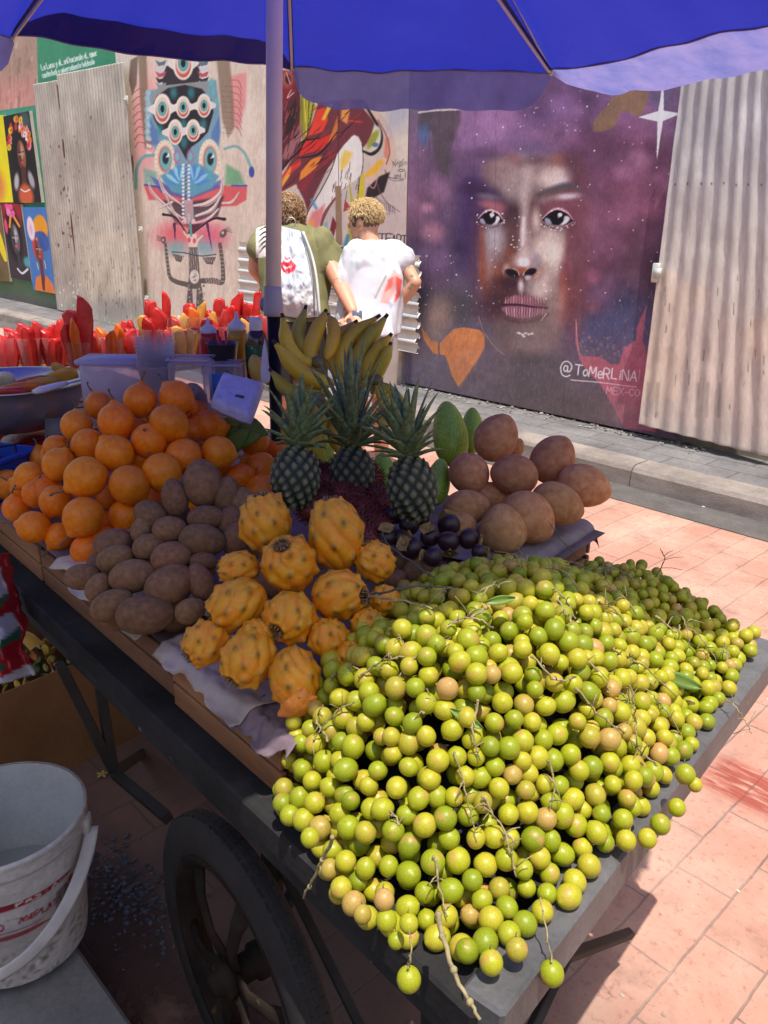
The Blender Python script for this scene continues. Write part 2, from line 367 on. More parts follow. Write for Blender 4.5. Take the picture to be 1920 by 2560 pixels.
# ================================================================== ground and pavements
WY = 5.13; KB = 4.36; SW = .135
def pavers():
    m = mat('terracotta_pavers', (.55, .3, .22), rough=.8, bump=0); N = m.node_tree.nodes; L = m.node_tree.links; p = N['Principled BSDF']
    tc = N.new('ShaderNodeTexCoord'); mp = N.new('ShaderNodeMapping'); mp.inputs['Rotation'].default_value = (0, 0, R(90)); mp.inputs['Location'].default_value = (.03, .075, 0)
    L.new(tc.outputs['Object'], mp.inputs[0])
    bt = N.new('ShaderNodeTexBrick'); bt.inputs['Scale'].default_value = 1; bt.inputs['Brick Width'].default_value = .30; bt.inputs['Row Height'].default_value = .145
    bt.inputs['Mortar Size'].default_value = .0036; bt.inputs['Mortar Smooth'].default_value = .4; bt.inputs['Bias'].default_value = -.2
    bt.inputs['Color1'].default_value = (.48, .240, .172, 1); bt.inputs['Color2'].default_value = (.42, .200, .140, 1); bt.inputs['Mortar'].default_value = (.20, .13, .105, 1)
    nw = N.new('ShaderNodeTexNoise'); nw.inputs['Scale'].default_value = 9; nw.inputs['Detail'].default_value = 3; L.new(tc.outputs['Object'], nw.inputs[0])
    vm = N.new('ShaderNodeVectorMath'); vm.operation = 'MULTIPLY_ADD'; vm.inputs[1].default_value = (.012, .012, 0); L.new(nw.outputs['Color'], vm.inputs[0]); L.new(mp.outputs[0], vm.inputs[2]); L.new(vm.outputs[0], bt.inputs['Vector'])
    n1 = N.new('ShaderNodeTexNoise'); n1.inputs['Scale'].default_value = 2.2; n1.inputs['Detail'].default_value = 8; n1.inputs['Roughness'].default_value = .65; L.new(tc.outputs['Object'], n1.inputs[0])
    n2 = N.new('ShaderNodeTexNoise'); n2.inputs['Scale'].default_value = 55; n2.inputs['Detail'].default_value = 5; n2.inputs['Roughness'].default_value = .7; L.new(tc.outputs['Object'], n2.inputs[0])
    def mr(src, a, b, c, d): r = N.new('ShaderNodeMapRange'); r.inputs[1].default_value = a; r.inputs[2].default_value = b; r.inputs[3].default_value = c; r.inputs[4].default_value = d; L.new(src, r.inputs[0]); return r.outputs[0]
    def mx(a, b, f, mode='MIX'):
        x = N.new('ShaderNodeMix'); x.data_type = 'RGBA'; x.blend_type = mode
        for s_, v in ((x.inputs[6], a), (x.inputs[7], b), (x.inputs[0], f)):
            if hasattr(v, 'links'): L.new(v, s_)
            else: s_.default_value = v
        return x.outputs[2]
    c = mx(bt.outputs['Color'], (.58, .37, .28, 1), mr(n1.outputs[0], .42, .66, 0, .75))
    c = mx(c, (.27, .115, .08, 1), mr(n2.outputs[0], .54, .72, 0, .8))
    c = mx(c, (.75, .6, .5, 1), mr(n2.outputs[0], .30, .22, 0, .8))
    n7 = N.new('ShaderNodeTexNoise'); n7.inputs['Scale'].default_value = 5.5; n7.inputs['Detail'].default_value = 9; n7.inputs['Roughness'].default_value = .72; L.new(tc.outputs['Object'], n7.inputs[0]); c = mx(c, (.24, .15, .115, 1), mr(n7.outputs[0], .52, .66, 0, .55))
    # faded red paint worn off a few pavers
    geo = N.new('ShaderNodeSeparateXYZ'); L.new(tc.outputs['Object'], geo.inputs[0])
    def band(src, lo, hi):
        a = mr(src, lo, lo + .04, 0, 1); b = mr(src, hi - .04, hi, 1, 0); q = N.new('ShaderNodeMath'); q.operation = 'MULTIPLY'; L.new(a, q.inputs[0]); L.new(b, q.inputs[1]); return q.outputs[0]
    mu = N.new('ShaderNodeMath'); mu.operation = 'MULTIPLY'; L.new(band(geo.outputs[0], -.80, -.35), mu.inputs[0]); L.new(band(geo.outputs[1], 2.02, 2.24), mu.inputs[1])
    n5 = N.new('ShaderNodeTexNoise'); n5.inputs['Scale'].default_value = 10; n5.inputs['Detail'].default_value = 6; mq = N.new('ShaderNodeMapping'); mq.inputs['Scale'].default_value = (1, 6, 1); L.new(tc.outputs['Object'], mq.inputs[0]); L.new(mq.outputs[0], n5.inputs[0])
    m2 = N.new('ShaderNodeMath'); m2.operation = 'MULTIPLY'; L.new(mu.outputs[0], m2.inputs[0]); L.new(mr(n5.outputs[0], .36, .52, 0, .9), m2.inputs[1])
    c = mx(c, (.30, .055, .035, 1), m2.outputs[0])
    # spilt water, with shade under the cart's near side put into its colour
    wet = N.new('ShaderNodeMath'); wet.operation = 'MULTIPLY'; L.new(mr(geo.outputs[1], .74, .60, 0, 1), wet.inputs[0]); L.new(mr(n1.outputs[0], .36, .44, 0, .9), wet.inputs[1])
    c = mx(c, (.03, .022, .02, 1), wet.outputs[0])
    gr = N.new('ShaderNodeMath'); gr.operation = 'MULTIPLY'; L.new(mr(geo.outputs[1], 1.35, .95, 0, 1), gr.inputs[0]); L.new(mr(n1.outputs[0], .25, .5, .45, .8), gr.inputs[1]); c = mx(c, (.10, .062, .055, 1), gr.outputs[0])  # shade below cart and parasol painted into the near pavers
    for l in list(p.inputs['Base Color'].links): L.remove(l)
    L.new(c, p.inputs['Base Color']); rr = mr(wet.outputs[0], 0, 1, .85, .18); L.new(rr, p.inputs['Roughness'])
    bn = N.new('ShaderNodeBump'); bn.inputs['Strength'].default_value = .5; bn.inputs['Distance'].default_value = .004
    ad = N.new('ShaderNodeMath'); ad.operation = 'MULTIPLY_ADD'; L.new(n2.outputs[0], ad.inputs[0]); ad.inputs[1].default_value = .5; L.new(mr(bt.outputs['Fac'], 0, 1, 1, 0), ad.inputs[2])
    L.new(ad.outputs[0], bn.inputs['Height']); L.new(bn.outputs[0], p.inputs['Normal']); return m
M_pav = pavers()
M_gut = mat('gutter_asphalt', (.105, .092, .084), rough=.9, var=.25, vs=6, bs=90, bump=.5, fine=.2)
M_kerb = mat('kerb_concrete', (.25, .21, .18), rough=.9, var=.35, vs=3.5, bs=70, bump=.5, fine=.15, stretch=(1, 1, 3))
def paving_dark():
    m = mat('sidewalk_stone', (.17, .16, .155), rough=.85, var=.3, vs=3, bs=50, bump=.5, fine=.2); N = m.node_tree.nodes; L = m.node_tree.links; p = N['Principled BSDF']
    tc = N.new('ShaderNodeTexCoord'); bt = N.new('ShaderNodeTexBrick'); bt.inputs['Scale'].default_value = 1; bt.inputs['Brick Width'].default_value = .42; bt.inputs['Row Height'].default_value = .19
    bt.inputs['Mortar Size'].default_value = .004; bt.inputs['Color1'].default_value = (1, 1, 1, 1); bt.inputs['Color2'].default_value = (.85, .85, .86, 1); bt.inputs['Mortar'].default_value = (.35, .32, .3, 1)
    L.new(tc.outputs['Object'], bt.inputs[0]); src = p.inputs['Base Color'].links[0].from_socket
    x = N.new('ShaderNodeMix'); x.data_type = 'RGBA'; x.blend_type = 'MULTIPLY'; x.inputs[0].default_value = 1; L.new(src, x.inputs[6]); L.new(bt.outputs[0], x.inputs[7]); L.new(x.outputs[2], p.inputs['Base Color']); return m
M_side = paving_dark()
M_step = mat('step_concrete', (.19, .185, .18), rough=.9, var=.3, vs=5, bs=60, bump=.4, fine=.15)
def sheet(name, x0, x1, y0, y1, z, m, kind='structure'):
    nx = 2; o = MB().grid([[(x0, y0, z), (x0, y1, z)], [(x1, y0, z), (x1, y1, z)]]).build(name, m, smooth=False)
    n = o.data; n.flip_normals() if n.polygons[0].normal.z < 0 else None
    return tag(o, kind=kind)
sheet('near_bounce_paving', -60, 40, -5, -.60, .01, M_pav)  # unseen paving behind the camera, added to bounce warm fill light
sheet('ground', -160, 120, -120, 160, -.02, M_gut)
sheet('road', -60, 40, .40, 4.10, 0.0, M_pav)
sheet('gutter', -60, 40, 4.096, KB + .05, .004, M_gut)
mb = MB()     # kerb with a rounded arris, laid in lengths
xs = np.arange(-34, 8, 1.02); gk = np.random.default_rng(3)
prof = [(0, -.03), (.012, SW - .035), (.03, SW - .012), (.055, SW), (.205, SW)]
for x in xs:
    o = gk.uniform(-.004, .004); a, b = x + .004, x + 1.016
    pr = [(KB + p[0] + o, p[1] + o * .5) for p in prof]
    mb.grid([[(a, y, z) for y, z in pr], [(b, y, z) for y, z in pr]])
    mb.add([(b, y, z) for y, z in pr] + [(b, pr[-1][0], -.03)], [tuple(range(6))]); mb.add([(a, y, z) for y, z in pr] + [(a, pr[-1][0], -.03)], [tuple(range(6))[::-1]])
tag(mb.build('kerb', M_kerb, smooth=False), kind='structure')
sheet('sidewalk', -60, 40, KB + .20, WY + .2, SW - .004, M_side)
# near pavement whose edge is the step the bucket stands on
mb = MB().box((-10, -.08, .06), (60, 1.02, .16), bev=.008); tag(mb.build('near_sidewalk', M_step, smooth=False), kind='structure')
# rubble and grit along the foot of the mural wall: too many bits to count
mb = MB(); g = np.random.default_rng(5)
for i in range(900):
    x = g.uniform(-11, -2.2); y = WY - .01 - abs(g.normal(0, .05)) - (.12 * g.random() ** 3); r = g.uniform(.003, .014) * (1.6 if g.random() < .06 else 1)
    v, f = sph(5, 4); v = v * np.array([r, r, r * .5]) * g.uniform(.6, 1.3, (1, 3)); mb.add(v + (x, y, SW - .002 + r * .25), f, np.array([.28, .25, .21]) * g.uniform(.3, 1.6))
tag(mb.build('rubble', mat('rubble', (.3, .3, .3), attr=True, rough=.9), smooth=False), 'grit and chips along the foot of the mural wall', 'rubble', kind='stuff')
mb = MB()
for i in range(420):   # litter and dust specks on pavers
    x = g.uniform(-3.0, .6); y = g.uniform(1.2, 4.2); r = g.uniform(.0015, .004)
    v, f = sph(5, 4); mb.add(v * np.array([r * g.uniform(.6, 2), r, r * .4]) + (x, y, .001), f, np.array([.62, .5, .4]) * g.uniform(.3, 1.3))
tag(mb.build('street_grit', mat('street_grit', (.3, .3, .3), attr=True, rough=.9), smooth=False), 'specks of grit scattered over the terracotta pavers', 'grit', kind='stuff')

# ================================================================== the mural wall
M_paint = mat('mural_paint', (1, 1, 1), attr=True, rough=.78, var=.10, vs=2.5, bump=.25, bs=45, fine=.06, stretch=(1, 1, .35), spec=.3)
M_plaster = mat('wall_plaster', (.45, .38, .33), rough=.9, var=.3, vs=2, bump=.6, bs=20, fine=.1)
WK = 1.22
class Wall:
    """a painted rectangle standing at distance Y; columns x0..x1, rows z0..z1 (px limits give x)"""
    def __init__(s, x0, x1, z0, z1, Y, step=1.7, bg=(200, 180, 160), nz=None):
        a, b = proj([[x0, Y, 1.5]])[0][0], proj([[x1, Y, 1.5]])[0][0]; n = max(4, int(abs(b - a) / step))
        s.xs = np.array([on_y(p, 900, Y)[0] for p in np.linspace(a, b, n)])
        k = (b - a) / (x1 - x0) if nz is None else 0
        pz = abs(proj([[(x0 + x1) / 2, Y, z1]])[0][1] - proj([[(x0 + x1) / 2, Y, z0]])[0][1]); m = nz or max(4, int(pz / step))
        s.zs = np.linspace(z0, z1, m); s.Y = Y; s.n, s.m = n, m
        XX, ZZ = np.meshgrid(s.xs, s.zs, indexing='ij'); s.V = np.stack([XX, np.full_like(XX, Y), ZZ], 2)
        s.p = Paint(proj(s.V.reshape(-1, 3)), bg)
    def mesh(s, name, k=None, m=None, parent=None, mask=None, **kw):
        C = albedo(s.p.C, k or WK); mb = MB(); a, b = s.n, s.m
        f = [(i * b + j, (i + 1) * b + j, (i + 1) * b + j + 1, i * b + j + 1) for i in range(a - 1) for j in range(b - 1)] if mask is None else \
            [(i * b + j, (i + 1) * b + j, (i + 1) * b + j + 1, i * b + j + 1) for i in range(a - 1) for j in range(b - 1) if mask[i, j]]
        mb.add(s.V.reshape(-1, 3), f, C); return mb.build(name, m or M_paint, parent, smooth=True, **kw)
def slab(mb, x0, x1, z0, z1, y0, y1): mb.box(((x0 + x1) / 2, (y0 + y1) / 2, (z0 + z1) / 2), (x1 - x0, y1 - y0, z1 - z0))
# ---- portrait board (right)
def paint_portrait(p):
    g = np.random.default_rng(21)
    E = lambda *a, **k: p.ell(*a, **k)
    for cx, cy, rx, ry, c, al in [
        (1290, 250, 260, 120, (128, 102, 140), .9), (1500, 300, 190, 140, (112, 84, 116), .9), (1080, 260, 70, 120, (92, 88, 98), .9), (1060, 440, 60, 90, (138, 104, 134), .9),
        (1110, 420, 50, 120, (84, 72, 88), .8), (1170, 330, 70, 90, (140, 108, 142), .7), (1075, 560, 55, 90, (150, 108, 124), .8), (1130, 640, 80, 130, (66, 60, 84), .9),
        (1500, 430, 120, 120, (136, 96, 122), .9), (1600, 470, 90, 150, (122, 80, 100), .9), (1550, 560, 120, 90, (118, 78, 92), .8), (1600, 660, 110, 90, (74, 56, 62), .9),
        (1490, 660, 70, 110, (92, 62, 74), .9), (1510, 790, 120, 80, (72, 78, 104), .9), (1480, 730, 60, 50, (96, 68, 84), .7), (1130, 790, 110, 80, (96, 92, 92), .9), (1080, 900, 120, 80, (98, 98, 108), .9),
        (1300, 960, 220, 80, (92, 88, 86), .95), (1420, 1040, 220, 60, (96, 88, 82), .9), (1180, 850, 60, 60, (84, 84, 96), .8), (1200, 940, 60, 60, (100, 92, 96), .7)]:
        E(cx, cy, rx, ry, c, soft=.75, a=al)
    for _ in range(170):   # cloud-like hair of soft dabs
        x, y = g.uniform(1020, 1690), g.uniform(190, 780); r = g.uniform(10, 46)
        if 1200 < x < 1430 and y > 400: continue
        base = p.C[np.argmin(np.abs(p.P[:, 0] - x) + np.abs(p.P[:, 1] - y))]; t = g.choice([-1, 1]) * g.uniform(8, 30)
        E(x, y, r * g.uniform(.8, 1.8), r, np.clip(base + t * np.array([1.15, .8, 1.0]), 20, 255), rot=g.uniform(0, 180), soft=.9, a=.55)
    for x, y, r, c in [(1460, 560, 30, (158, 110, 132)), (1600, 400, 26, (150, 108, 130)), (1475, 690, 22, (165, 98, 118)), (1560, 430, 22, (148, 104, 128)), (1085, 580, 26, (176, 128, 138)), (1068, 520, 14, (180, 132, 148)), (1250, 300, 40, (150, 112, 146)), (1480, 770, 18, (126, 88, 92)), (1400, 270, 30, (138, 108, 150)), (1630, 520, 26, (140, 90, 106))]:
        E(x, y, r, r * .8, c, soft=.9, a=.75)
    # head
    p.poly([(1210, 420), (1250, 385), (1310, 400), (1345, 405), (1395, 385), (1440, 420), (1452, 500), (1448, 600), (1430, 720), (1410, 810), (1370, 870), (1320, 890), (1270, 870), (1222, 800), (1200, 700), (1192, 560), (1198, 470)], (104, 78, 78), soft=26, a=.95, curve=True)
    E(1180, 540, 34, 120, (66, 52, 88), soft=.8, a=.95); E(1190, 470, 42, 22, (60, 46, 80), soft=.7, a=.9)
    E(1262, 520, 30, 46, (64, 50, 62), rot=-25, soft=.8, a=.9); E(1215, 480, 46, 14, (58, 44, 72), rot=12, soft=.6, a=.85)
    E(1300, 440, 66, 50, (152, 137, 133), soft=.8, a=.95); E(1245, 425, 30, 26, (132, 108, 108), soft=.9, a=.8); E(1290, 470, 30, 34, (158, 142, 140), soft=.8, a=.7)
    E(1390, 430, 52, 38, (150, 118, 112), soft=.8, a=.8); E(1385, 440, 34, 20, (205, 188, 178), rot=-14, soft=.8, a=.9); E(1405, 452, 26, 10, (198, 196, 202), rot=-18, soft=.8, a=.8)
    E(1320, 428, 74, 40, (150, 131, 127), soft=.8, a=.8); E(1285, 398, 24, 12, (126, 86, 84), rot=35, soft=.9, a=.6); E(1400, 402, 24, 13, (132, 84, 72), soft=.9, a=.65); E(1345, 400, 26, 12, (92, 70, 78), soft=.9, a=.7); E(1446, 580, 26, 130, (120, 82, 88), soft=.9, a=.7); E(1385, 445, 34, 20, (205, 188, 178), rot=-14, soft=.8, a=.7); E(1440, 420, 24, 50, (84, 58, 66), rot=-20, soft=.9, a=.8)
    E(1215, 385, 40, 16, (82, 66, 86), soft=.8, a=.7); E(1330, 370, 50, 18, (98, 84, 112), soft=.8, a=.7); E(1260, 372, 34, 14, (120, 92, 122), soft=.8, a=.6)
    E(1442, 630, 30, 150, (116, 76, 82), soft=.8, a=.75); E(1426, 760, 30, 80, (112, 68, 64), soft=.8, a=.7); E(1195, 640, 20, 120, (92, 66, 78), soft=.8, a=.6); E(1320, 862, 74, 36, (110, 96, 92), soft=.8, a=.7)
    # brow, lids
    p.line([(1345, 487), (1375, 476), (1410, 466), (1436, 468), (1455, 482)], [8, 15, 17, 12, 4], (86, 82, 84), a=.85, soft=10)
    E(1415, 492, 30, 8, (206, 196, 200), rot=-6, soft=.8, a=.85); E(1370, 500, 24, 8, (150, 132, 134), rot=-8, soft=.8, a=.7)
    E(1222, 492, 26, 8, (120, 108, 124), rot=8, soft=.8, a=.8); E(1228, 512, 28, 10, (176, 112, 116), rot=10, soft=.8, a=.75); E(1248, 524, 18, 18, (150, 92, 104), soft=.8, a=.7)
    E(1400, 515, 46, 16, (132, 84, 94), rot=4, soft=.8, a=.85); E(1440, 530, 24, 22, (124, 76, 88), soft=.8, a=.7)
    # planes of the face
    p.line([(1318, 430), (1312, 490), (1311, 540), (1310, 600), (1308, 650)], [26, 24, 20, 26, 30], (178, 160, 156), a=.85, soft=18)
    p.line([(1309, 545), (1307, 580), (1306, 610)], [6, 12, 8], (222, 206, 202), a=.8, soft=8)
    E(1340, 550, 10, 26, (212, 192, 180), soft=.9, a=.75); E(1362, 640, 50, 62, (186, 168, 160), soft=.8, a=.9); E(1380, 625, 34, 46, (214, 198, 186), soft=.9, a=.85); E(1372, 690, 26, 40, (186, 168, 158), soft=.9, a=.8)
    E(1280, 590, 16, 50, (104, 76, 74), soft=.9, a=.8); E(1272, 640, 14, 26, (128, 76, 62), soft=.9, a=.8)
    E(1232, 620, 28, 70, (142, 126, 128), rot=3, soft=.8, a=.9); E(1236, 595, 22, 26, (176, 172, 176), soft=.9, a=.7); E(1230, 700, 24, 50, (152, 118, 110), soft=.9, a=.75)
    p.line([(1203, 560), (1205, 620), (1207, 690), (1218, 740)], [6, 14, 18, 14], (138, 78, 58), a=.75, soft=12); E(1248, 700, 20, 34, (124, 72, 54), soft=.9, a=.8)
    p.line([(1428, 560), (1420, 640), (1412, 700), (1405, 790)], [8, 20, 34, 28], (122, 72, 78), a=.8, soft=18); p.line([(1408, 690), (1404, 740), (1396, 800)], [10, 24, 14], (148, 82, 66), a=.8, soft=14)
    E(1385, 760, 24, 60, (150, 130, 124), soft=.9, a=.8); E(1440, 620, 18, 70, (110, 74, 84), soft=.9, a=.6)
    # nose
    E(1305, 672, 46, 26, (118, 78, 66), soft=.7, a=.85); E(1308, 655, 26, 20, (190, 172, 170), soft=.8, a=.85); E(1309, 657, 13, 11, (232, 216, 214), soft=.6, a=.9); E(1340, 652, 12, 22, (150, 138, 146), soft=.8, a=.8)
    E(1267, 672, 9, 12, (176, 146, 138), soft=.7, a=.85); E(1343, 682, 7, 11, (178, 142, 128), soft=.7, a=.8)
    E(1280, 683, 18, 9, (34, 26, 42), rot=22, soft=.25, a=.95); E(1326, 680, 16, 8.5, (34, 26, 42), rot=-20, soft=.25, a=.95)
    p.line([(1283, 671), (1294, 676), (1298, 688)], 2.2, (222, 182, 160), a=.8); p.line([(1308, 688), (1312, 678), (1320, 670)], 2.2, (224, 200, 190), a=.8); p.line([(1256, 676), (1260, 690), (1270, 694)], 2, (196, 150, 130), a=.7); p.line([(1336, 694), (1346, 690), (1349, 680)], 2, (205, 165, 150), a=.7)
    E(1305, 674, 13, 7, (150, 82, 60), soft=.7, a=.7); E(1275, 706, 34, 16, (66, 46, 58), soft=.8, a=.8); E(1302, 716, 7, 16, (216, 206, 206), soft=.8, a=.85); E(1320, 694, 7, 6, (205, 200, 205), soft=.7, a=.8)
    E(1345, 726, 24, 22, (196, 180, 170), rot=35, soft=.8, a=.85); E(1324, 712, 10, 18, (140, 128, 128), soft=.8, a=.7)
    E(1250, 735, 40, 34, (78, 54, 60), soft=.8, a=.85); E(1225, 770, 34, 30, (74, 54, 62), soft=.8, a=.8)
    # lips
    p.poly([(1260, 757), (1272, 745), (1290, 738), (1304, 742), (1322, 738), (1340, 748), (1356, 764), (1340, 767), (1310, 765), (1280, 762)], (140, 96, 106), soft=4, curve=True)
    p.poly([(1254, 771), (1266, 766), (1300, 765), (1335, 768), (1362, 772), (1348, 786), (1320, 795), (1287, 793), (1266, 784)], (140, 98, 112), soft=4, curve=True)
    p.line([(1252, 762), (1280, 761), (1305, 763), (1335, 768), (1368, 770)], [3, 6, 5, 5, 4], (70, 42, 56), a=.9, soft=3)
    for k in range(30):
        x = 1262 + k * 3.3; y0 = 736 + abs(x - 1306) * .16; p.line([(x, y0), (x + (x - 1306) * .05, 759)], 1.3, (214, 168, 176) if k % 2 else (104, 66, 80), a=.45 + .4 * (k % 3 == 1), curve=False)
        y1 = 796 - abs(x - 1306) * .20; p.line([(x, 769), (x + (1306 - x) * .05, y1)], 1.5, (226, 186, 192) if k % 2 else (100, 64, 80), a=.45 + .4 * (k % 3 == 1), curve=False)
    p.line([(1262, 796), (1300, 806), (1345, 800), (1370, 785)], 7, (70, 52, 60), a=.7, soft=6); p.line([(1352, 802), (1366, 784)], 2, (236, 210, 200))
    # chin and neck edge
    E(1315, 845, 60, 40, (124, 110, 104), soft=.8, a=.85); E(1365, 830, 34, 44, (128, 112, 106), soft=.8, a=.8); E(1250, 830, 30, 30, (96, 88, 88), soft=.8, a=.7)
    for dx, dy in ((0, 0), (7, 3), (14, -1), (22, 2), (30, 0), (10, 7), (-4, -2)): E(1300 + dx, 834 + dy, 4, 2.4, (218, 212, 206), soft=.6, a=.8)
    E(1330, 905, 70, 22, (86, 84, 84), soft=.8, a=.8); p.line([(1196, 790), (1210, 830), (1240, 870), (1262, 888)], 1.6, (170, 142, 120), a=.7)
    # eyes
    for cx, cy, w, h, fl in ((1226, 545, 31, 17, 0), (1394, 545, 38, 20, 1)):
        p.poly([(cx - w, cy + 4), (cx - w * .6, cy - h * .6), (cx, cy - h * .95), (cx + w * .6, cy - h * .5), (cx + w, cy + 6), (cx + w * .5, cy + h * .75), (cx - w * .2, cy + h * .85), (cx - w * .7, cy + h * .55)], (44, 36, 50), soft=2.5, curve=True)
        E(cx + w * .45, cy + 6, w * .42, h * .42, (206, 208, 204), rot=-35 if fl else -50, soft=.3, a=.95)
        E(cx - w * .62, cy + 8, w * .28, h * .3, (158, 160, 172), rot=40, soft=.4, a=.9)
        E(cx - 1, cy, 17 if fl else 15, 17 if fl else 16, (26, 20, 34), soft=.15); E(cx + 4 + 2 * fl, cy - 8, 5.5, 5, (240, 226, 232), soft=.3); E(cx + 3, cy - 3, 3, 3, (180, 170, 180), soft=.5, a=.8)
        p.line([(cx - w, cy + 2), (cx - w * .5, cy - h * .8), (cx, cy - h * 1.15), (cx + w * .6, cy - h * .75), (cx + w, cy + 4)], [2, 5, 6, 5, 2], (214, 170, 176), a=.8, soft=2)
        p.line([(cx - w, cy + 5), (cx - w * .5, cy - h * .55), (cx, cy - h * .9), (cx + w * .6, cy - h * .45), (cx + w, cy + 7)], [2, 3.5, 4, 4, 2], (30, 24, 34), a=.9)
        p.line([(cx - w, cy + 14), (cx - w * .2, cy + h + 7), (cx + w * .7, cy + h + 3)], 2, (52, 42, 50), a=.7); p.line([(cx - w * .6, cy + h), (cx + w * .2, cy + h + 6), (cx + w, cy + 10)], 2.4, (128, 106, 116), a=.7)
        for _ in range(22 + 10 * fl):
            t = g.uniform(-1, 1); s_ = g.choice([-1, 1, 1]); r = g.uniform(.7, 1.8); E(cx + w * t * 1.15, cy + s_ * h * math.sqrt(max(0, 1.1 - t * t)) * g.uniform(.9, 1.35) + 3, r, r, (240, 236, 228), soft=.5, a=.85)
    # stars
    p.dots(1025, 190, 1690, 760, 95, (240, 232, 236), (.8, 2.1), 4, .85); p.dots(1240, 200, 1460, 330, 34, (236, 226, 240), (.7, 1.6), 6, .8); p.dots(1275, 540, 1300, 625, 9, (244, 236, 230), (.8, 1.8), 9); p.dots(1040, 600, 1250, 780, 18, (230, 226, 232), (.8, 1.6), 12)
    p.poly([(1498, 285), (1520, 262), (1540, 232), (1585, 205), (1625, 205), (1622, 240), (1600, 290), (1565, 278), (1545, 292), (1535, 318), (1490, 330), (1482, 312)], (124, 104, 72), soft=4, a=.85, curve=True)
    E(1655, 245, 30, 34, (90, 88, 112), soft=.6, a=.7)
    q = []
    for (x, y), (x2, y2) in zip([(1659, 195), (1702, 284), (1642, 402), (1596, 293)], [(1702, 284), (1642, 402), (1596, 293), (1659, 195)]):
        c = np.array((1652, 289.)); q += [(x, y), tuple((np.array((x, y)) * .16 + c * .72 + np.array((x2, y2)) * .12)), tuple(c + (np.array((x, y)) + np.array((x2, y2)) - 2 * c) * .13), tuple((np.array((x2, y2)) * .16 + c * .72 + np.array((x, y)) * .12))]
    p.poly(q, (232, 226, 220), soft=1.4)
    # worn edge, heart, colour fields and signature at the foot
    p.poly([(1047, 272), (1150, 268), (1152, 300), (1130, 360), (1120, 440), (1090, 420), (1080, 330), (1046, 320)], (74, 72, 70), soft=10, a=.75); p.line([(1047, 281), (1090, 276), (1152, 273)], 5, (200, 196, 190), a=.8)
    E(1060, 335, 14, 26, (66, 96, 128), soft=.6, a=.8)
    for x in (1046, 1074, 1100, 1132, 1188, 1240): p.line([(x, 270), (x - 2, 500), (x - 4, 760)], 1.1, (58, 48, 60), a=.35)
    p.poly([(1052, 818), (1060, 850), (1084, 884), (1112, 888), (1122, 910), (1130, 940), (1145, 966), (1160, 950), (1190, 905), (1212, 868), (1212, 838), (1200, 825), (1160, 818), (1135, 822), (1118, 838), (1102, 856), (1078, 850), (1066, 832)], (190, 124, 70), soft=2, a=.92, curve=False)
    p.poly([(1120, 905), (1148, 964), (1190, 905), (1208, 872), (1160, 870)], (176, 122, 84), soft=16, a=.6)
    E(1098, 790, 30, 44, (146, 128, 108), soft=.8, a=.75); E(1085, 830, 20, 22, (120, 108, 100), soft=.7, a=.8); p.line([(1097, 856), (1098, 905)], 5, (90, 86, 96), a=.8)
    p.poly([(1440, 815), (1450, 890), (1500, 892), (1530, 912), (1548, 910), (1560, 870), (1590, 850), (1592, 820), (1602, 795), (1618, 760), (1612, 800), (1606, 850), (1622, 900), (1640, 960), (1640, 1080), (1560, 1070), (1530, 1010), (1500, 960), (1470, 930), (1450, 900), (1438, 850)], (172, 96, 106), soft=2.5, a=.92)
    p.dots(1450, 840, 1600, 910, 60, (140, 128, 112), (1, 3.4), 14, .5); p.dots(1440, 780, 1620, 900, 50, (120, 116, 120), (1, 2.4), 15, .5)
    E(1560, 1030, 50, 34, (140, 108, 104), soft=.8, a=.5); p.line([(1440, 800), (1443, 850), (1448, 885)], 3, (180, 128, 118), a=.8)
    p.text('@', 1401, 938, 25, (214, 204, 196), w=3.0, ang=3, sx=1.0); p.text('ToMeR', 1436, 936, 18, (212, 202, 198), w=3.0, ang=8, gap=.22); p.text('LiNA', 1528, 946, 18, (216, 206, 204), w=2.8, ang=7, gap=.3, a=.9); p.text('I', 1594, 948, 16, (190, 160, 156), w=2.4, ang=7, a=.7)
    p.line([(1428, 950), (1500, 956), (1592, 968)], [3, 3, 1.5], (205, 190, 186), a=.85, curve=False); p.text('MEX-CO', 1516, 984, 12.5, (206, 176, 176), w=2.1, ang=5, gap=.34, a=.75)
    L_ = p.C.mean(1, keepdims=True); fm = np.exp(-(((p.P[:, 0] - 1315) / 130) ** 2 + ((p.P[:, 1] - 620) / 250) ** 2) ** 2)[:, None]; p.C = p.C * .93 + L_ * .07; p.C = np.clip(((p.C - 110) * 1.25 + 108) * np.array([1.0, 1.0, 1.0]) * fm + (p.C - 100) * 1.12 * (1 - fm) + np.array([108, 101, 106]) * (1 - fm), 12, 250)
    p.mottle(.13, .9, 3, 1, .16); p.mottle(.10, .05, 5)
    n = vnoise(p.P * (1, .25), .35, 8, 3); p.blend(np.arange(len(n)), np.clip((n - .72) * 5, 0, .35) * (p.P[:, 1] > 700), (150, 138, 124))

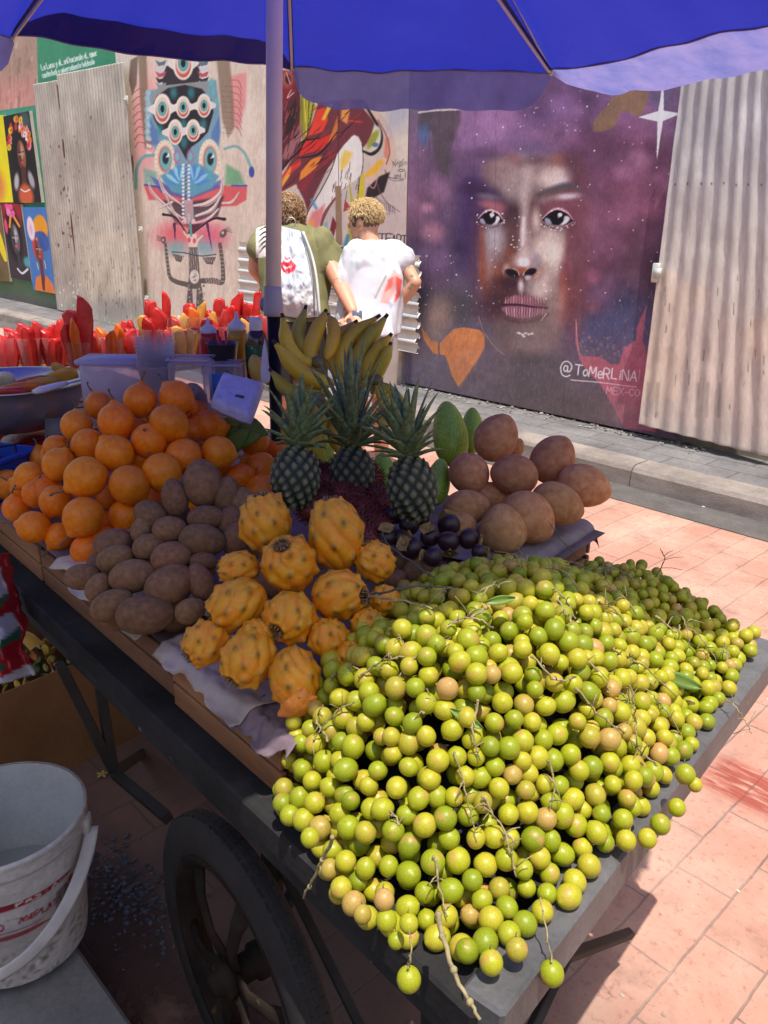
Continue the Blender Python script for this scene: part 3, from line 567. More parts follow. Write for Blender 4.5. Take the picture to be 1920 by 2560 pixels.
# ---- beast board (middle): broad warm strokes with black drawing
def paint_beast(p):
    g = np.random.default_rng(33); E = p.ell; PO = p.poly; LN = p.line
    p.mottle(.05, .05, 2); E(860, 520, 120, 140, (178, 166, 160), soft=.8, a=.8); E(980, 560, 60, 120, (186, 168, 164), soft=.8, a=.7); E(670, 300, 40, 120, (206, 200, 178), soft=.8, a=.7)
    LN([(640, 240), (665, 205), (690, 175)], [6, 14, 10], (206, 168, 60), a=.9, soft=4); LN([(648, 215), (670, 190)], 10, (214, 178, 70), a=.8, soft=4); LN([(642, 280), (668, 240)], 9, (170, 158, 96), a=.7, soft=5)
    for k in range(12): x, y = 645 + g.uniform(0, 22), 200 + g.uniform(0, 110); LN([(x, y), (x + g.uniform(6, 16), y - g.uniform(10, 26))], 1.3, (50, 46, 40), a=.8)
    E(655, 300, 12, 34, (126, 134, 148), soft=.8, a=.6); LN([(668, 300), (660, 330)], 12, (110, 108, 122), a=.6, soft=6)
    PO([(670, 322), (660, 340), (647, 362), (645, 375), (655, 395), (672, 408), (690, 330)], (236, 120, 76), curve=True); PO([(670, 325), (658, 345), (662, 360), (680, 350)], (244, 176, 70), soft=5); LN([(672, 320), (650, 350), (645, 375), (665, 405)], 2, (140, 44, 60), a=.9)
    PO([(662, 437), (688, 434), (688, 470), (646, 466)], (206, 74, 84)); E(650, 412, 7, 9, (62, 84, 150), soft=.2); E(665, 400, 5, 8, (70, 90, 150), soft=.2)
    for x, y in ((650, 505), (660, 520), (648, 530), (664, 500), (655, 548)): E(x, y, 9, 5, (70, 108, 160), rot=g.uniform(0, 90), soft=.3, a=.9)
    PO([(668, 500), (650, 560), (658, 585), (662, 540), (680, 520)], (228, 96, 48)); PO([(672, 520), (648, 580), (664, 600), (680, 560)], (232, 150, 60), soft=4)
    # dark mane and body
    PO([(700, 175), (745, 180), (752, 250), (756, 330), (748, 370), (728, 400), (704, 430), (694, 440), (694, 180)], (86, 42, 48), soft=4)
    PO([(710, 178), (736, 180), (740, 230), (716, 260), (700, 240)], (122, 40, 44), soft=5); E(718, 196, 14, 22, (176, 92, 84), soft=.5, a=.8); E(720, 198, 7, 12, (60, 28, 32), soft=.4); LN([(716, 182), (726, 210)], 1.6, (226, 190, 180)); LN([(728, 225), (718, 245), (734, 232)], 2, (232, 214, 206), a=.8)
    PO([(740, 245), (720, 280), (712, 340), (728, 330), (744, 290)], (52, 36, 34), soft=4); PO([(752, 300), (735, 340), (712, 372), (704, 400), (722, 398), (744, 366), (760, 330)], (150, 96, 98), soft=6)
    for k in range(24): x, y = g.uniform(702, 750), g.uniform(250, 400); LN([(x, y), (x - g.uniform(4, 12), y + g.uniform(14, 34))], g.uniform(1, 2.4), g.choice([0, 1]) * np.array((150, 60, 60)) + (40, 26, 28), a=.7)
    # yellow-green blades
    PO([(752, 235), (766, 250), (790, 262), (768, 345), (758, 352), (750, 300)], (150, 142, 50), soft=3)
    for k in range(14): x = g.uniform(752, 792); LN([(x, 232 + g.uniform(0, 12)), (760 + g.uniform(-4, 12), 350)], [2.6, 1.2], [(210, 198, 58), (92, 88, 34), (176, 168, 60), (38, 36, 24)][k % 4], a=.85)
    # body, sweeping red-brown masses
    PO([(795, 258), (860, 250), (905, 248), (930, 280), (936, 310), (925, 350), (905, 372), (880, 340), (850, 380), (820, 420), (790, 480), (768, 530), (760, 500), (740, 460), (704, 480), (700, 450), (740, 380), (765, 340), (782, 300)], (108, 52, 58), soft=4)
    PO([(793, 275), (812, 268), (820, 300), (806, 330), (770, 340), (780, 312)], (222, 64, 46), soft=3); PO([(765, 352), (800, 348), (838, 330), (806, 374), (760, 385), (748, 392), (752, 370)], (206, 48, 40), soft=3)
    PO([(820, 262), (834, 258), (812, 300), (804, 300)], (232, 176, 56), soft=3); PO([(855, 250), (880, 250), (868, 310), (852, 300)], (216, 140, 70), soft=5); LN([(872, 302), (904, 305)], 4, (206, 58, 46), soft=3)
    PO([(845, 320), (838, 345), (818, 362), (830, 330), (844, 290)], (196, 112, 56), soft=4); PO([(806, 388), (790, 420), (766, 440), (748, 452), (752, 430), (776, 400)], (232, 130, 52), soft=3)
    PO([(752, 395), (720, 420), (704, 440), (704, 460), (730, 432), (752, 412)], (206, 64, 52), soft=3); PO([(728, 416), (706, 450), (704, 470), (724, 440)], (238, 158, 62), soft=3); PO([(770, 440), (742, 470), (760, 480), (790, 430), (840, 385), (820, 388)], (134, 48, 58), soft=3)
    for k in range(60):
        x, y = g.uniform(745, 905), g.uniform(255, 480); L_ = g.uniform(14, 46); c = [(40, 24, 26), (54, 30, 34), (170, 52, 44), (92, 40, 50), (30, 22, 24)][g.integers(5)]
        if x + y * .55 > 1120: continue
        LN([(x, y), (x - L_ * .45, y + L_ * .5), (x - L_, y + L_ * .9)], [g.uniform(.6, 1.4), g.uniform(1.5, 4), .6], c, a=.75)
    LN([(800, 345), (760, 352), (744, 366)], [2, 5, 2], (34, 24, 26)); LN([(842, 330), (815, 368), (790, 388), (745, 395)], [2, 5, 5, 2], (40, 28, 30)); LN([(768, 345), (745, 380), (722, 402), (702, 430)], [2, 4, 4, 2], (36, 26, 28))
    # pale leg and tail loop
    PO([(885, 337), (896, 342), (905, 360), (908, 400), (905, 430), (890, 450), (870, 462), (850, 476), (835, 500), (812, 535), (800, 570), (782, 590), (766, 560), (770, 530), (790, 500), (806, 470), (825, 430), (840, 390), (860, 362)], (226, 212, 204), soft=3, curve=False)
    PO([(862, 375), (882, 382), (870, 410), (852, 430), (850, 400)], (238, 178, 70), soft=8, a=.85); PO([(800, 520), (812, 510), (802, 560), (784, 588), (768, 560), (780, 530)], (206, 108, 110), soft=8, a=.8); PO([(772, 548), (786, 548), (784, 585), (768, 572)], (232, 152, 80), soft=6, a=.85)
    for k in range(26): x, y = g.uniform(815, 905), g.uniform(400, 500); LN([(x, y), (x - 3, y + g.uniform(12, 30))], 1.5, (46, 34, 34), a=.8) if (x - 815) > (500 - y) * .6 - 10 else None
    LN([(840, 390), (826, 430), (800, 480), (775, 520), (764, 545)], 2.4, (40, 28, 30)); LN([(905, 360), (908, 400), (904, 436)], 2, (52, 38, 38)); LN([(838, 495), (812, 535), (800, 575)], [5, 9, 5], (108, 44, 52), a=.8)
    LN([(915, 262), (940, 290), (962, 322), (974, 360), (970, 400), (950, 428), (925, 450)], [22, 26, 26, 28, 34, 40, 24], (204, 176, 158), soft=4); LN([(908, 255), (930, 290), (952, 330), (950, 365), (930, 385), (908, 378)], [5, 7, 8, 9, 9, 5], (40, 30, 30), soft=3)
    LN([(952, 405), (935, 425), (918, 438)], [14, 20, 12], (238, 168, 62), soft=5); LN([(945, 300), (966, 340), (974, 380), (966, 410)], 3, (150, 70, 60), soft=2); LN([(968, 350), (966, 390)], 12, (196, 96, 70), a=.6, soft=6)
    E(940, 345, 12, 30, (206, 204, 176), rot=8, soft=.2); E(932, 348, 9, 26, (150, 150, 62), rot=30, soft=.3); E(938, 362, 8, 6, (92, 116, 148), soft=.3)
    PO([(905, 430), (898, 465), (890, 500), (890, 512), (910, 512), (912, 440)], (196, 176, 52)); PO([(870, 440), (876, 500), (866, 605), (880, 605), (888, 520)], (172, 164, 56)); LN([(900, 440), (894, 500)], 1.6, (74, 72, 30))
    PO([(918, 470), (950, 440), (975, 430), (960, 480), (925, 500), (912, 500)], (48, 36, 38), soft=4); LN([(920, 460), (935, 470), (945, 440)], 3, (214, 150, 140), a=.7); LN([(940, 450), (950, 480), (975, 520)], 2, (150, 92, 90), a=.7)
    PO([(838, 465), (853, 465), (856, 612), (840, 612)], (138, 112, 88), soft=1.5); p.mottle(.04, .4, 7, 1, .2)
    PO([(832, 540), (842, 560), (826, 625), (814, 625)], (118, 44, 50)); PO([(862, 500), (880, 520), (858, 530)], (150, 60, 58))
    for x0, y0, x1, y1, w, c in [(815, 560, 806, 610, 10, (120, 160, 176)), (825, 580, 815, 625, 8, (70, 130, 170)), (870, 590, 862, 620, 10, (64, 120, 160)), (890, 560, 880, 620, 12, (128, 124, 48)), (905, 590, 870, 625, 14, (140, 132, 52)), (780, 500, 790, 520, 8, (90, 140, 176))]: LN([(x0, y0), (x1, y1)], w, c, soft=4, a=.85, curve=False)
    E(1000, 285, 30, 50, (140, 146, 178), rot=30, soft=.8, a=.5)
    # doodles and lettering
    for k in range(9): x = 978 + k * 4.5; LN([(x, 400 + g.uniform(-4, 4)), (x + g.uniform(-8, 8), 412 + g.uniform(-6, 8)), (x + 6, 405)], 1.1, (80, 66, 66), a=.7)
    LN([(962, 425), (968, 440), (985, 446), (1010, 448)], 2, (50, 38, 40), a=.8); LN([(966, 430), (978, 450), (1008, 452)], 1.4, (50, 38, 40), a=.8); E(1002, 426, 7, 4, (60, 50, 50), soft=.2, a=.8); E(1002, 426, 4.5, 2.2, (200, 182, 176), soft=.2); p.text('uni', 986, 444, 8, (52, 42, 44), w=1.4, gap=.3); LN([(1012, 424), (1014, 445)], 1.4, (60, 50, 50))
    LN([(945, 470), (962, 500), (985, 520), (1000, 530)], 2, (96, 78, 78), a=.7); LN([(940, 490), (955, 515)], 1.4, (60, 46, 46), a=.8)
    for k in range(12): x = 930 + k * 5; LN([(x, 490 + k * 2.4), (x + 2, 512 + k * 2)], 1.6, (64, 52, 54), a=.75)
    LN([(935, 520), (972, 536)], 1.4, (64, 52, 54), a=.7); LN([(975, 512), (974, 535)], 1.4, (64, 52, 54), a=.7)
    p.text('TE', 946, 606, 15.5, (36, 30, 34), w=2.6, ang=2, gap=.12, sx=1.2); p.text('ART', 978, 614, 19, (36, 30, 34), w=2.6, ang=2, gap=.1, sx=.72); LN([(1001, 600), (1003, 628)], 1.6, (46, 38, 40), a=.8, curve=False)
    LN([(846, 240), (847, 465)], 1.4, (44, 36, 36), a=.8, curve=False); LN([(657, 180), (661, 640)], 1.2, (90, 82, 74), a=.6, curve=False)

# ---- many-eyed figure painted straight on the concrete
def paint_figure(p):
    g = np.random.default_rng(44); E = p.ell; PO = p.poly; LN = p.line
    p.mottle(.07, .03, 4, 1, .6); p.mottle(.08, .5, 6, 1, .15)
    for k in range(34): x = g.uniform(330, 650); LN([(x, g.uniform(560, 640)), (x + g.uniform(-4, 4), g.uniform(680, 800))], g.uniform(2, 7), (176, 160, 142), a=.25, soft=5)
    E(372, 300, 34, 110, (222, 130, 126), soft=.7, a=.75); E(360, 400, 24, 60, (226, 160, 156), soft=.8, a=.6)
    PO([(574, 190), (618, 180), (616, 260), (596, 330), (580, 300)], (222, 140, 136), soft=8, a=.85); PO([(618, 180), (630, 300), (610, 400), (596, 330), (616, 260)], (224, 204, 188), soft=8, a=.8)
    for k in range(8):
        y = 222 + k * 19; LN([(330 + k, y + 14), (348, y), (366, y + 6)], 2.4, (164, 66, 70), a=.75)
        LN([(576, 200 + k * 16), (596, 202 + k * 17), (604, 222 + k * 17)], 1.8, (150, 62, 64), a=.75)
    PO([(345, 130), (366, 130), (370, 240), (384, 330), (380, 372), (362, 370), (350, 250)], (126, 106, 88), soft=5, a=.85); PO([(542, 150), (574, 150), (584, 250), (586, 320), (570, 345), (556, 300), (548, 220)], (138, 116, 96), soft=6, a=.85)
    for k in range(10): LN([(556, 215 + k * 13), (582, 217 + k * 13)], 1.2, (86, 70, 60), a=.5)
    for k in range(7): y = 268 + k * 18; PO([(366, y), (380, y + 5), (378, y + 13), (366, y + 10)], (226, 204, 190), soft=1.5)
    PO([(326, 150), (345, 140), (342, 210), (330, 240), (322, 200)], (84, 66, 56), soft=4, a=.7)
    # crown
    PO([(412, 165), (500, 160), (498, 205), (406, 215)], (58, 50, 54), soft=2); 
    for x0 in (388, 494):
        for k in range(5): PO([(x0, 150 + k * 14), (x0 + 12, 156 + k * 14), (x0 + 28, 150 + k * 14), (x0 + 24, 162 + k * 14), (x0 + 8, 166 + k * 14)], [(86, 116, 124), (190, 196, 200), (176, 84, 96), (52, 50, 58), (120, 150, 156)][k], soft=1.2)
    PO([(372, 226), (420, 218), (500, 205), (540, 200), (548, 260), (552, 330), (544, 400), (524, 440), (470, 470), (420, 450), (392, 400), (376, 330), (370, 270)], (110, 150, 166), soft=5, a=.9)
    PO([(400, 216), (522, 202), (514, 232), (470, 214), (420, 224), (380, 262), (376, 240)], (142, 142, 140), soft=3)
    PO([(378, 270), (392, 240), (420, 220), (462, 212), (505, 222), (528, 250), (534, 280), (520, 330), (500, 352), (478, 368), (466, 400), (454, 378), (440, 352), (404, 330), (386, 300)], (46, 40, 46), soft=3)
    for x, y in ((434, 232), (478, 232), (458, 312), (508, 312), (460, 356), (400, 326)): E(x, y, 8, 14, (58, 138, 138), soft=.8, a=.75)
    PO([(374, 290), (392, 330), (398, 360), (380, 364), (374, 330)], (84, 116, 170), soft=5, a=.8); PO([(548, 290), (530, 330), (526, 360), (544, 362), (550, 330)], (84, 116, 170), soft=5, a=.8)
    for k in range(9): E(370 - (k % 2) * 2, 232 + k * 14, 7, 8, (150, 192, 200), soft=.4, a=.8); 
    for x, y in ((529, 205), (534, 228), (540, 255)): E(x, y, 6, 10, (110, 176, 172), soft=.3, a=.85)
    def eye(cx, cy, rx, ry, ear=True):
        if ear: PO([(cx - rx - 14, cy - 3), (cx - rx + 2, cy - ry * .35), (cx - rx + 2, cy + ry * .4), (cx - rx - 14, cy + 5)], (228, 208, 200), soft=1.5); PO([(cx + rx + 12, cy - 4), (cx + rx - 2, cy - ry * .4), (cx + rx - 2, cy + ry * .35), (cx + rx + 12, cy + 4)], (228, 208, 200), soft=1.5)
        E(cx, cy, rx, ry, (238, 218, 200), soft=.06); E(cx, cy + ry * .12, rx * .74, ry * .74, (186, 84, 76), soft=.12); E(cx - rx * .02, cy - ry * .06, rx * .68, ry * .70, (226, 190, 172), soft=.12)
        E(cx, cy, rx * .5, ry * .48, (78, 150, 146), soft=.12); E(cx, cy, rx * .34, ry * .34, (150, 196, 186), soft=.3, a=.7); E(cx, cy, rx * .24, ry * .26, (30, 34, 40), soft=.2)
    eye(458, 158, 26, 42); eye(406, 272, 22, 38); eye(458, 268, 18, 28); eye(510, 264, 18, 30); eye(438, 330, 19, 32); eye(483, 326, 18, 28)
    for cx, cy, rx, ry in ((412, 398, 26, 48), (524, 400, 27, 52)):
        E(cx, cy, rx, ry, (238, 216, 190), soft=.06); E(cx + 1, cy, rx * .78, ry * .78, (226, 190, 170), soft=.1); E(cx + 1, cy, rx * .62, ry * .66, (190, 84, 76), soft=.15); E(cx + 2, cy, rx * .55, ry * .6, (112, 170, 168), soft=.12); E(cx + 2, cy - 2, rx * .3, ry * .3, (34, 46, 54), soft=.2); PO([(cx + 2, cy - 4), (cx + 10, cy - 16), (cx + 12, cy - 6)], (226, 236, 232), soft=1.5)
        for k in range(22): a = k / 22 * 2 * math.pi; E(cx + rx * .88 * math.cos(a), cy + ry * .9 * math.sin(a), 1.3, 1.6, (190, 120, 96), soft=.4, a=.7)
    for x in (443, 476): E(x, 392, 9, 19, (150, 122, 156), soft=.3); E(x, 392, 5, 10, (120, 176, 176), soft=.4)
    # arms arcs and bands
    LN([(340, 470), (342, 420), (360, 392), (384, 388)], 8, (88, 160, 160), a=.8, soft=2); LN([(562, 372), (590, 366), (612, 384), (628, 420)], 7, (100, 160, 156), a=.75, soft=2); E(629, 430, 7, 14, (62, 80, 150), soft=.2)
    PO([(358, 420), (392, 430), (392, 462), (362, 462)], (112, 168, 150), soft=8, a=.8); PO([(566, 410), (600, 430), (612, 462), (562, 464)], (96, 158, 116), soft=8, a=.8)
    PO([(360, 464), (618, 464), (616, 500), (590, 515), (470, 520), (400, 500), (372, 500)], (206, 78, 82), soft=4, a=.85); PO([(376, 440), (420, 462), (470, 480), (520, 462), (556, 448), (548, 470), (470, 500), (400, 480)], (78, 92, 160), soft=5, a=.8); LN([(362, 462), (400, 468)], 5, (70, 84, 150)); LN([(580, 464), (616, 464)], 5, (80, 92, 160))
    PO([(400, 440), (455, 410), (500, 410), (548, 440), (530, 470), (480, 492), (430, 480)], (94, 150, 168), soft=5)
    for k in range(7):
        a = R(200 + k * 16); E(452 + 26 * math.cos(a), 470 + 40 * math.sin(a), 5, 20, (140, 200, 214) if k % 2 else (84, 140, 190), rot=math.degrees(a) - 90, soft=.2); a = R(340 - k * 16); E(482 + 26 * math.cos(a), 470 + 40 * math.sin(a), 5, 20, (130, 188, 214) if k % 2 else (84, 132, 192), rot=math.degrees(a) + 90, soft=.2)
    # jaw of tusks
    PO([(405, 500), (470, 505), (560, 490), (545, 540), (500, 565), (470, 570), (440, 560)], (70, 52, 58), soft=6, a=.85)
    for pts, w in [([(395, 435), (412, 480), (455, 512)], [3, 9, 4]), ([(370, 446), (380, 480), (420, 520), (455, 545)], [2, 7, 9, 4]), ([(398, 520), (430, 505)], [2, 6]), ([(556, 440), (552, 480), (520, 508), (485, 514)], [3, 9, 13, 5]), ([(552, 490), (530, 524), (490, 540)], [3, 11, 6]), ([(546, 522), (520, 548), (485, 558)], [3, 10, 5]), ([(598, 480), (580, 505), (556, 508)], [2, 8, 5]), ([(410, 480), (440, 540), (458, 560)], [3, 7, 3])]:
        LN(pts, w, (216, 196, 190), soft=1.5); LN([(x + 1, y + 3) for x, y in pts], [max(1, v * .25) for v in w], (112, 88, 88), a=.7)
    for k in range(16): y = 412 + k * 9.4; E(458, y, 3.6, 3.2, (224, 222, 222), soft=.2); E(472, y + 2, 3.6, 3.2, (224, 222, 222), soft=.2); E(465, y + 1, 3, 3, (70, 62, 66), soft=.3)
    LN([(465, 410), (469, 500), (474, 560)], 6, (160, 178, 190), a=.4); PO([(460, 500), (482, 500), (486, 560), (462, 560)], (180, 176, 176), soft=3, a=.8); E(472, 520, 4, 16, (196, 130, 130), soft=.4); E(462, 552, 4, 8, (226, 212, 204), soft=.2); E(484, 556, 5, 9, (226, 212, 204), soft=.2)
    # wing shapes, red glow, beaked throat
    E(440, 590, 46, 34, (214, 92, 104), soft=.8, a=.85); E(525, 590, 40, 34, (206, 92, 112), soft=.8, a=.85); E(440, 620, 26, 18, (110, 174, 172), soft=.8, a=.7); E(512, 620, 26, 18, (110, 170, 176), soft=.8, a=.7)
    LN([(408, 536), (440, 545), (470, 590)], [7, 5, 3], (54, 34, 44)); LN([(562, 548), (530, 548), (480, 585)], [8, 6, 3], (54, 34, 44)); LN([(436, 560), (438, 600)], [8, 1], (84, 44, 72)); LN([(518, 560), (530, 625)], [7, 1], (84, 44, 84)); PO([(476, 560), (505, 560), (480, 590), (468, 590)], (88, 44, 56), soft=3)
    PO([(468, 585), (492, 585), (490, 620), (484, 632), (472, 620)], (224, 190, 180), soft=2); LN([(460, 580), (472, 600), (474, 640)], 5, (206, 196, 160)); LN([(505, 590), (492, 606), (490, 640)], 5, (200, 206, 176)); E(473, 600, 4, 7, (206, 84, 96), soft=.2); E(486, 602, 4, 7, (206, 84, 96), soft=.2); LN([(476, 556), (478, 590)], 5, (84, 150, 140))
    # body drawn in grey patterned bands
    D = (88, 78, 74); Wt = (206, 190, 178)
    PO([(472, 618), (494, 618), (498, 660), (500, 690), (508, 740), (514, 800), (462, 800), (468, 740), (472, 690)], D, soft=1.5, a=.9)
    for k in range(5): LN([(475 + k * 4.5, 622), (474 + k * 5, 680)], 1.2, Wt, a=.7, curve=False)
    LN([(430, 630), (460, 632), (500, 640), (540, 636)], 3, (64, 78, 96)); PO([(430, 634), (460, 640), (452, 656), (440, 652)], D, soft=1, a=.9); PO([(506, 644), (540, 642), (532, 662), (516, 660)], D, soft=1, a=.9)
    for k in range(5): LN([(436 + k * 5, 638), (437 + k * 5, 648)], 1.1, Wt, a=.8, curve=False); LN([(512 + k * 5, 646), (514 + k * 5, 656)], 1.1, Wt, a=.8, curve=False)
    LN([(470, 712), (440, 704), (424, 690), (418, 650), (414, 610)], [13, 12, 9, 8, 7], D, a=.9); LN([(506, 702), (535, 702), (556, 704), (556, 660), (550, 610)], [13, 15, 12, 10, 9], D, a=.9)
    for k in range(9): y = 620 + k * 10; LN([(411 + k * .6, y), (421 + k * .5, y)], 1.6, Wt, a=.8, curve=False); LN([(549, y + 3), (560, y + 3)], 1.6, Wt, a=.75, curve=False)
    for k in range(6): LN([(514 + k * 6, 696), (518 + k * 6, 709)], 1.5, Wt, a=.8, curve=False)
    E(409, 600, 6, 9, D, soft=.2, a=.9); E(558, 584, 8, 11, D, rot=30, soft=.2, a=.9); E(408, 600, 2, 3, Wt, soft=.2); E(557, 582, 3, 3.6, Wt, soft=.2)
    for k in range(4): LN([(404, 594 + k * 3), (392, 588 + k * 4)], 1.6, D, a=.8, curve=False); LN([(562, 574 + k), (572 + k * 3, 566 + k * 5)], 1.6, D, a=.8, curve=False)
    E(486, 692, 12, 17, (214, 200, 190), soft=.1); 
    for k in range(20): a = g.uniform(0, 6.3); r = g.uniform(0, .85); E(486 + 11 * r * math.cos(a), 692 + 15 * r * math.sin(a), 1.3, 1.3, (110, 100, 92), soft=.3, a=.8)
    for k in range(70): x, y = g.uniform(468, 512), g.uniform(712, 800); E(x, y, g.uniform(1, 2.4), g.uniform(1, 3), Wt if k % 2 else (60, 54, 52), soft=.3, a=.75)
    PO([(480, 722), (492, 722), (490, 770), (484, 770)], Wt, soft=1.5, a=.85)
    p.mottle(.05, .8, 9, 1, .3)

# ---- left end of the wall: peeling pink plaster and a green field with a hand-painted line of verse
def paint_left(p):
    g = np.random.default_rng(55); PO = p.poly; LN = p.line
    p.mottle(.12, .03, 2, 1, .5)
    p.ell(40, 240, 70, 60, (196, 138, 126), soft=.7, a=.9); p.ell(30, 150, 60, 50, (164, 136, 118), soft=.8, a=.8)
    for k in range(60): x = g.uniform(-40, 95); y = g.uniform(100, 260); LN([(x, y), (x + g.uniform(-3, 3), y + g.uniform(10, 50))], g.uniform(1, 6), [(120, 92, 74), (206, 160, 148), (150, 104, 90), (214, 200, 184)][g.integers(4)], a=.4, soft=3)
    PO([(92, 80), (294, 80), (296, 330), (60, 330), (60, 280), (96, 270)], (66, 140, 104), soft=1.5); PO([(-60, 285), (96, 262), (140, 270), (140, 900), (-60, 900)], (68, 138, 110), soft=2)
    p.ell(20, 720, 70, 30, (104, 108, 74), soft=.7, a=.8); p.ell(120, 745, 80, 22, (110, 112, 86), soft=.7, a=.8)
    PO([(-60, 722), (60, 738), (150, 765), (150, 900), (-60, 900)], (110, 106, 94), soft=4)
    PO([(294, 100), (360, 110), (364, 800), (300, 800)], (206, 184, 164), soft=2); LN([(320, 160), (324, 230), (330, 300), (336, 400)], [14, 16, 12, 8], (96, 76, 62), a=.8, soft=5); LN([(306, 140), (322, 160), (318, 190)], 2, (70, 54, 44))
    p.text('La Luna y eL sol haciendo eL amor', 105, 176, 10.2, (208, 224, 210), w=2.2, ang=-15.3, gap=.24, sx=.56); p.text('contextual y universalmente hablando', 107, 195, 9.6, (206, 222, 208), w=2.2, ang=-15.3, gap=.22, sx=.54)
    for x, y in ((86, 340), (88, 352), (100, 460), (104, 470)): p.text('Tn', x, y, 7, (150, 150, 84), w=1.5)
    p.mottle(.06, .5, 6, 1, .3)
# ================================================================== building the wall and what stands against it
BW = thing('building_wall', 'long weathered street wall painted with murals behind the sidewalk', 'wall', (0, WY, 0))
def loc_part(o, par): o.parent = par; o.location = Vector(o.location) - par.location; return o
mb = MB(); slab(mb, -60, 30, 0, 5.2, WY + .015, WY + .35)
loc_part(mb.build('wall', M_plaster, smooth=False), BW)
w = Wall(-19, -9.62, .1, 5.0, WY, bg=(176, 146, 128)); paint_left(w.p); loc_part(w.mesh('painted_green_field'), BW)
w = Wall(-9.616, -6.80, .1, 3.69, WY, bg=(214, 196, 178)); paint_figure(w.p); loc_part(w.mesh('painted_figure_mural'), BW)
w = Wall(-6.796, -5.11, .1, 1.35, WY, bg=(176, 160, 142), step=3); w.p.mottle(.2, .05, 3); loc_part(w.mesh('lower_wall_panel'), BW)
w = Wall(-2.80, 1.0, .1, 3.69, WY, bg=(150, 140, 128), step=8); w.p.mottle(.2, .02, 3); loc_part(w.mesh('bare_wall_panel'), BW)

def board(name, label, x0, x1, z0, z1, Y, painter, bg, group=None, frame=None, cat='mural'):
    t = thing(name, label, cat, ((x0 + x1) / 2, Y, z0), group)
    w = Wall(x0, x1, z0, z1, Y - .004, bg=bg, step=1.6); painter(w.p); o = w.mesh('painted_face'); loc_part(o, t)
    mb = MB(); slab(mb, x0, x1, z0, z1, Y, Y + .03); o = mb.build('board', mat('board_edge', (.2, .16, .13)), smooth=False); loc_part(o, t); return t
board('portrait_board', 'tall mural of a dark-skinned woman\'s face with purple starry hair', -5.095, -2.60, .15, 3.3, WY - .035, paint_portrait, (104, 88, 106))
board('beast_board', 'mural board of a red and orange clawed beast with a looping tail', -6.79, -5.105, 1.26, 3.3, WY - .035, paint_beast, (204, 190, 172))

# corrugated sheets
def corr(name, label, corners, Yb, pitch, amp, bg, painter, vertical=True, step=1.7, group=None, jag=0.0, holes=None, k=None):
    """corners: px (tl, tr, br, bl) on plane Yb"""
    c = [on_y(x, y, Yb) for x, y in corners]; tl, tr, br, bl = [np.array((q[0], q[2])) for q in c]
    wpx = np.hypot(*(np.array(corners[1]) - corners[0])); hpx = np.hypot(*(np.array(corners[3]) - corners[0])); n = int(wpx / step) if vertical else int(wpx / 2.5); m = int(hpx / 2.5) if vertical else int(hpx / 1.1)
    W_ = np.linalg.norm(tr - tl); H_ = np.linalg.norm(bl - tl)
    if vertical: n = max(n, int(W_ / pitch * 8))
    else: m = max(m, int(H_ / pitch * 8))
    g = np.random.default_rng(len(name) + len(label)); V = np.zeros((n, m, 3))
    u = np.linspace(0, 1, n); v = np.linspace(0, 1, m); U, Vv = np.meshgrid(u, v, indexing='ij')
    XZ = (1 - Vv)[..., None] * ((1 - U)[..., None] * tl + U[..., None] * tr) + Vv[..., None] * ((1 - U)[..., None] * bl + U[..., None] * br)
    ph = (U * W_ if vertical else Vv * H_) / pitch * 2 * math.pi
    den = vnoise(np.stack([U.ravel() * 4, Vv.ravel() * 6], 1), 1.6, 3, 2).reshape(n, m) - .5
    Y = Yb - .01 + amp * np.sin(ph) * (1 - .35 * np.abs(den)) + den * .012
    V[..., 0] = XZ[..., 0]; V[..., 2] = XZ[..., 1]; V[..., 1] = Y
    if jag:
        if not vertical: V[-1, :, 0] += g.uniform(-jag, jag, m); V[-2, :, 0] += 0
    p = Paint(proj(V.reshape(-1, 3)), bg); painter(p, ph.ravel()); mb = MB()
    ok = np.ones((n - 1, m - 1), bool)
    if holes is not None: ok = holes(U, Vv)[:-1, :-1]
    p.C = (p.C * .75 + p.C.mean(1, keepdims=True) * .25) * np.array([1.0, 1.0, 1.01]) - 4
    f = [(i * m + j, i * m + j + 1, (i + 1) * m + j + 1, (i + 1) * m + j) for i in range(n - 1) for j in range(m - 1) if ok[i, j]]
    mb.add(V.reshape(-1, 3), f, albedo(p.C, k or WK)); o = mb.build(name, M_zinc, smooth=True)
    so = o.modifiers.new('s', 'SOLIDIFY'); so.thickness = .0015; so.offset = -1
    tag(o, label, 'corrugated sheet', group); return o
M_zinc = mat('zinc_sheet', (1, 1, 1), attr=True, rough=.5, var=.12, vs=3, bump=.25, bs=30, fine=.06, stretch=(1, 1, .3), spec=.4, metal=.12)
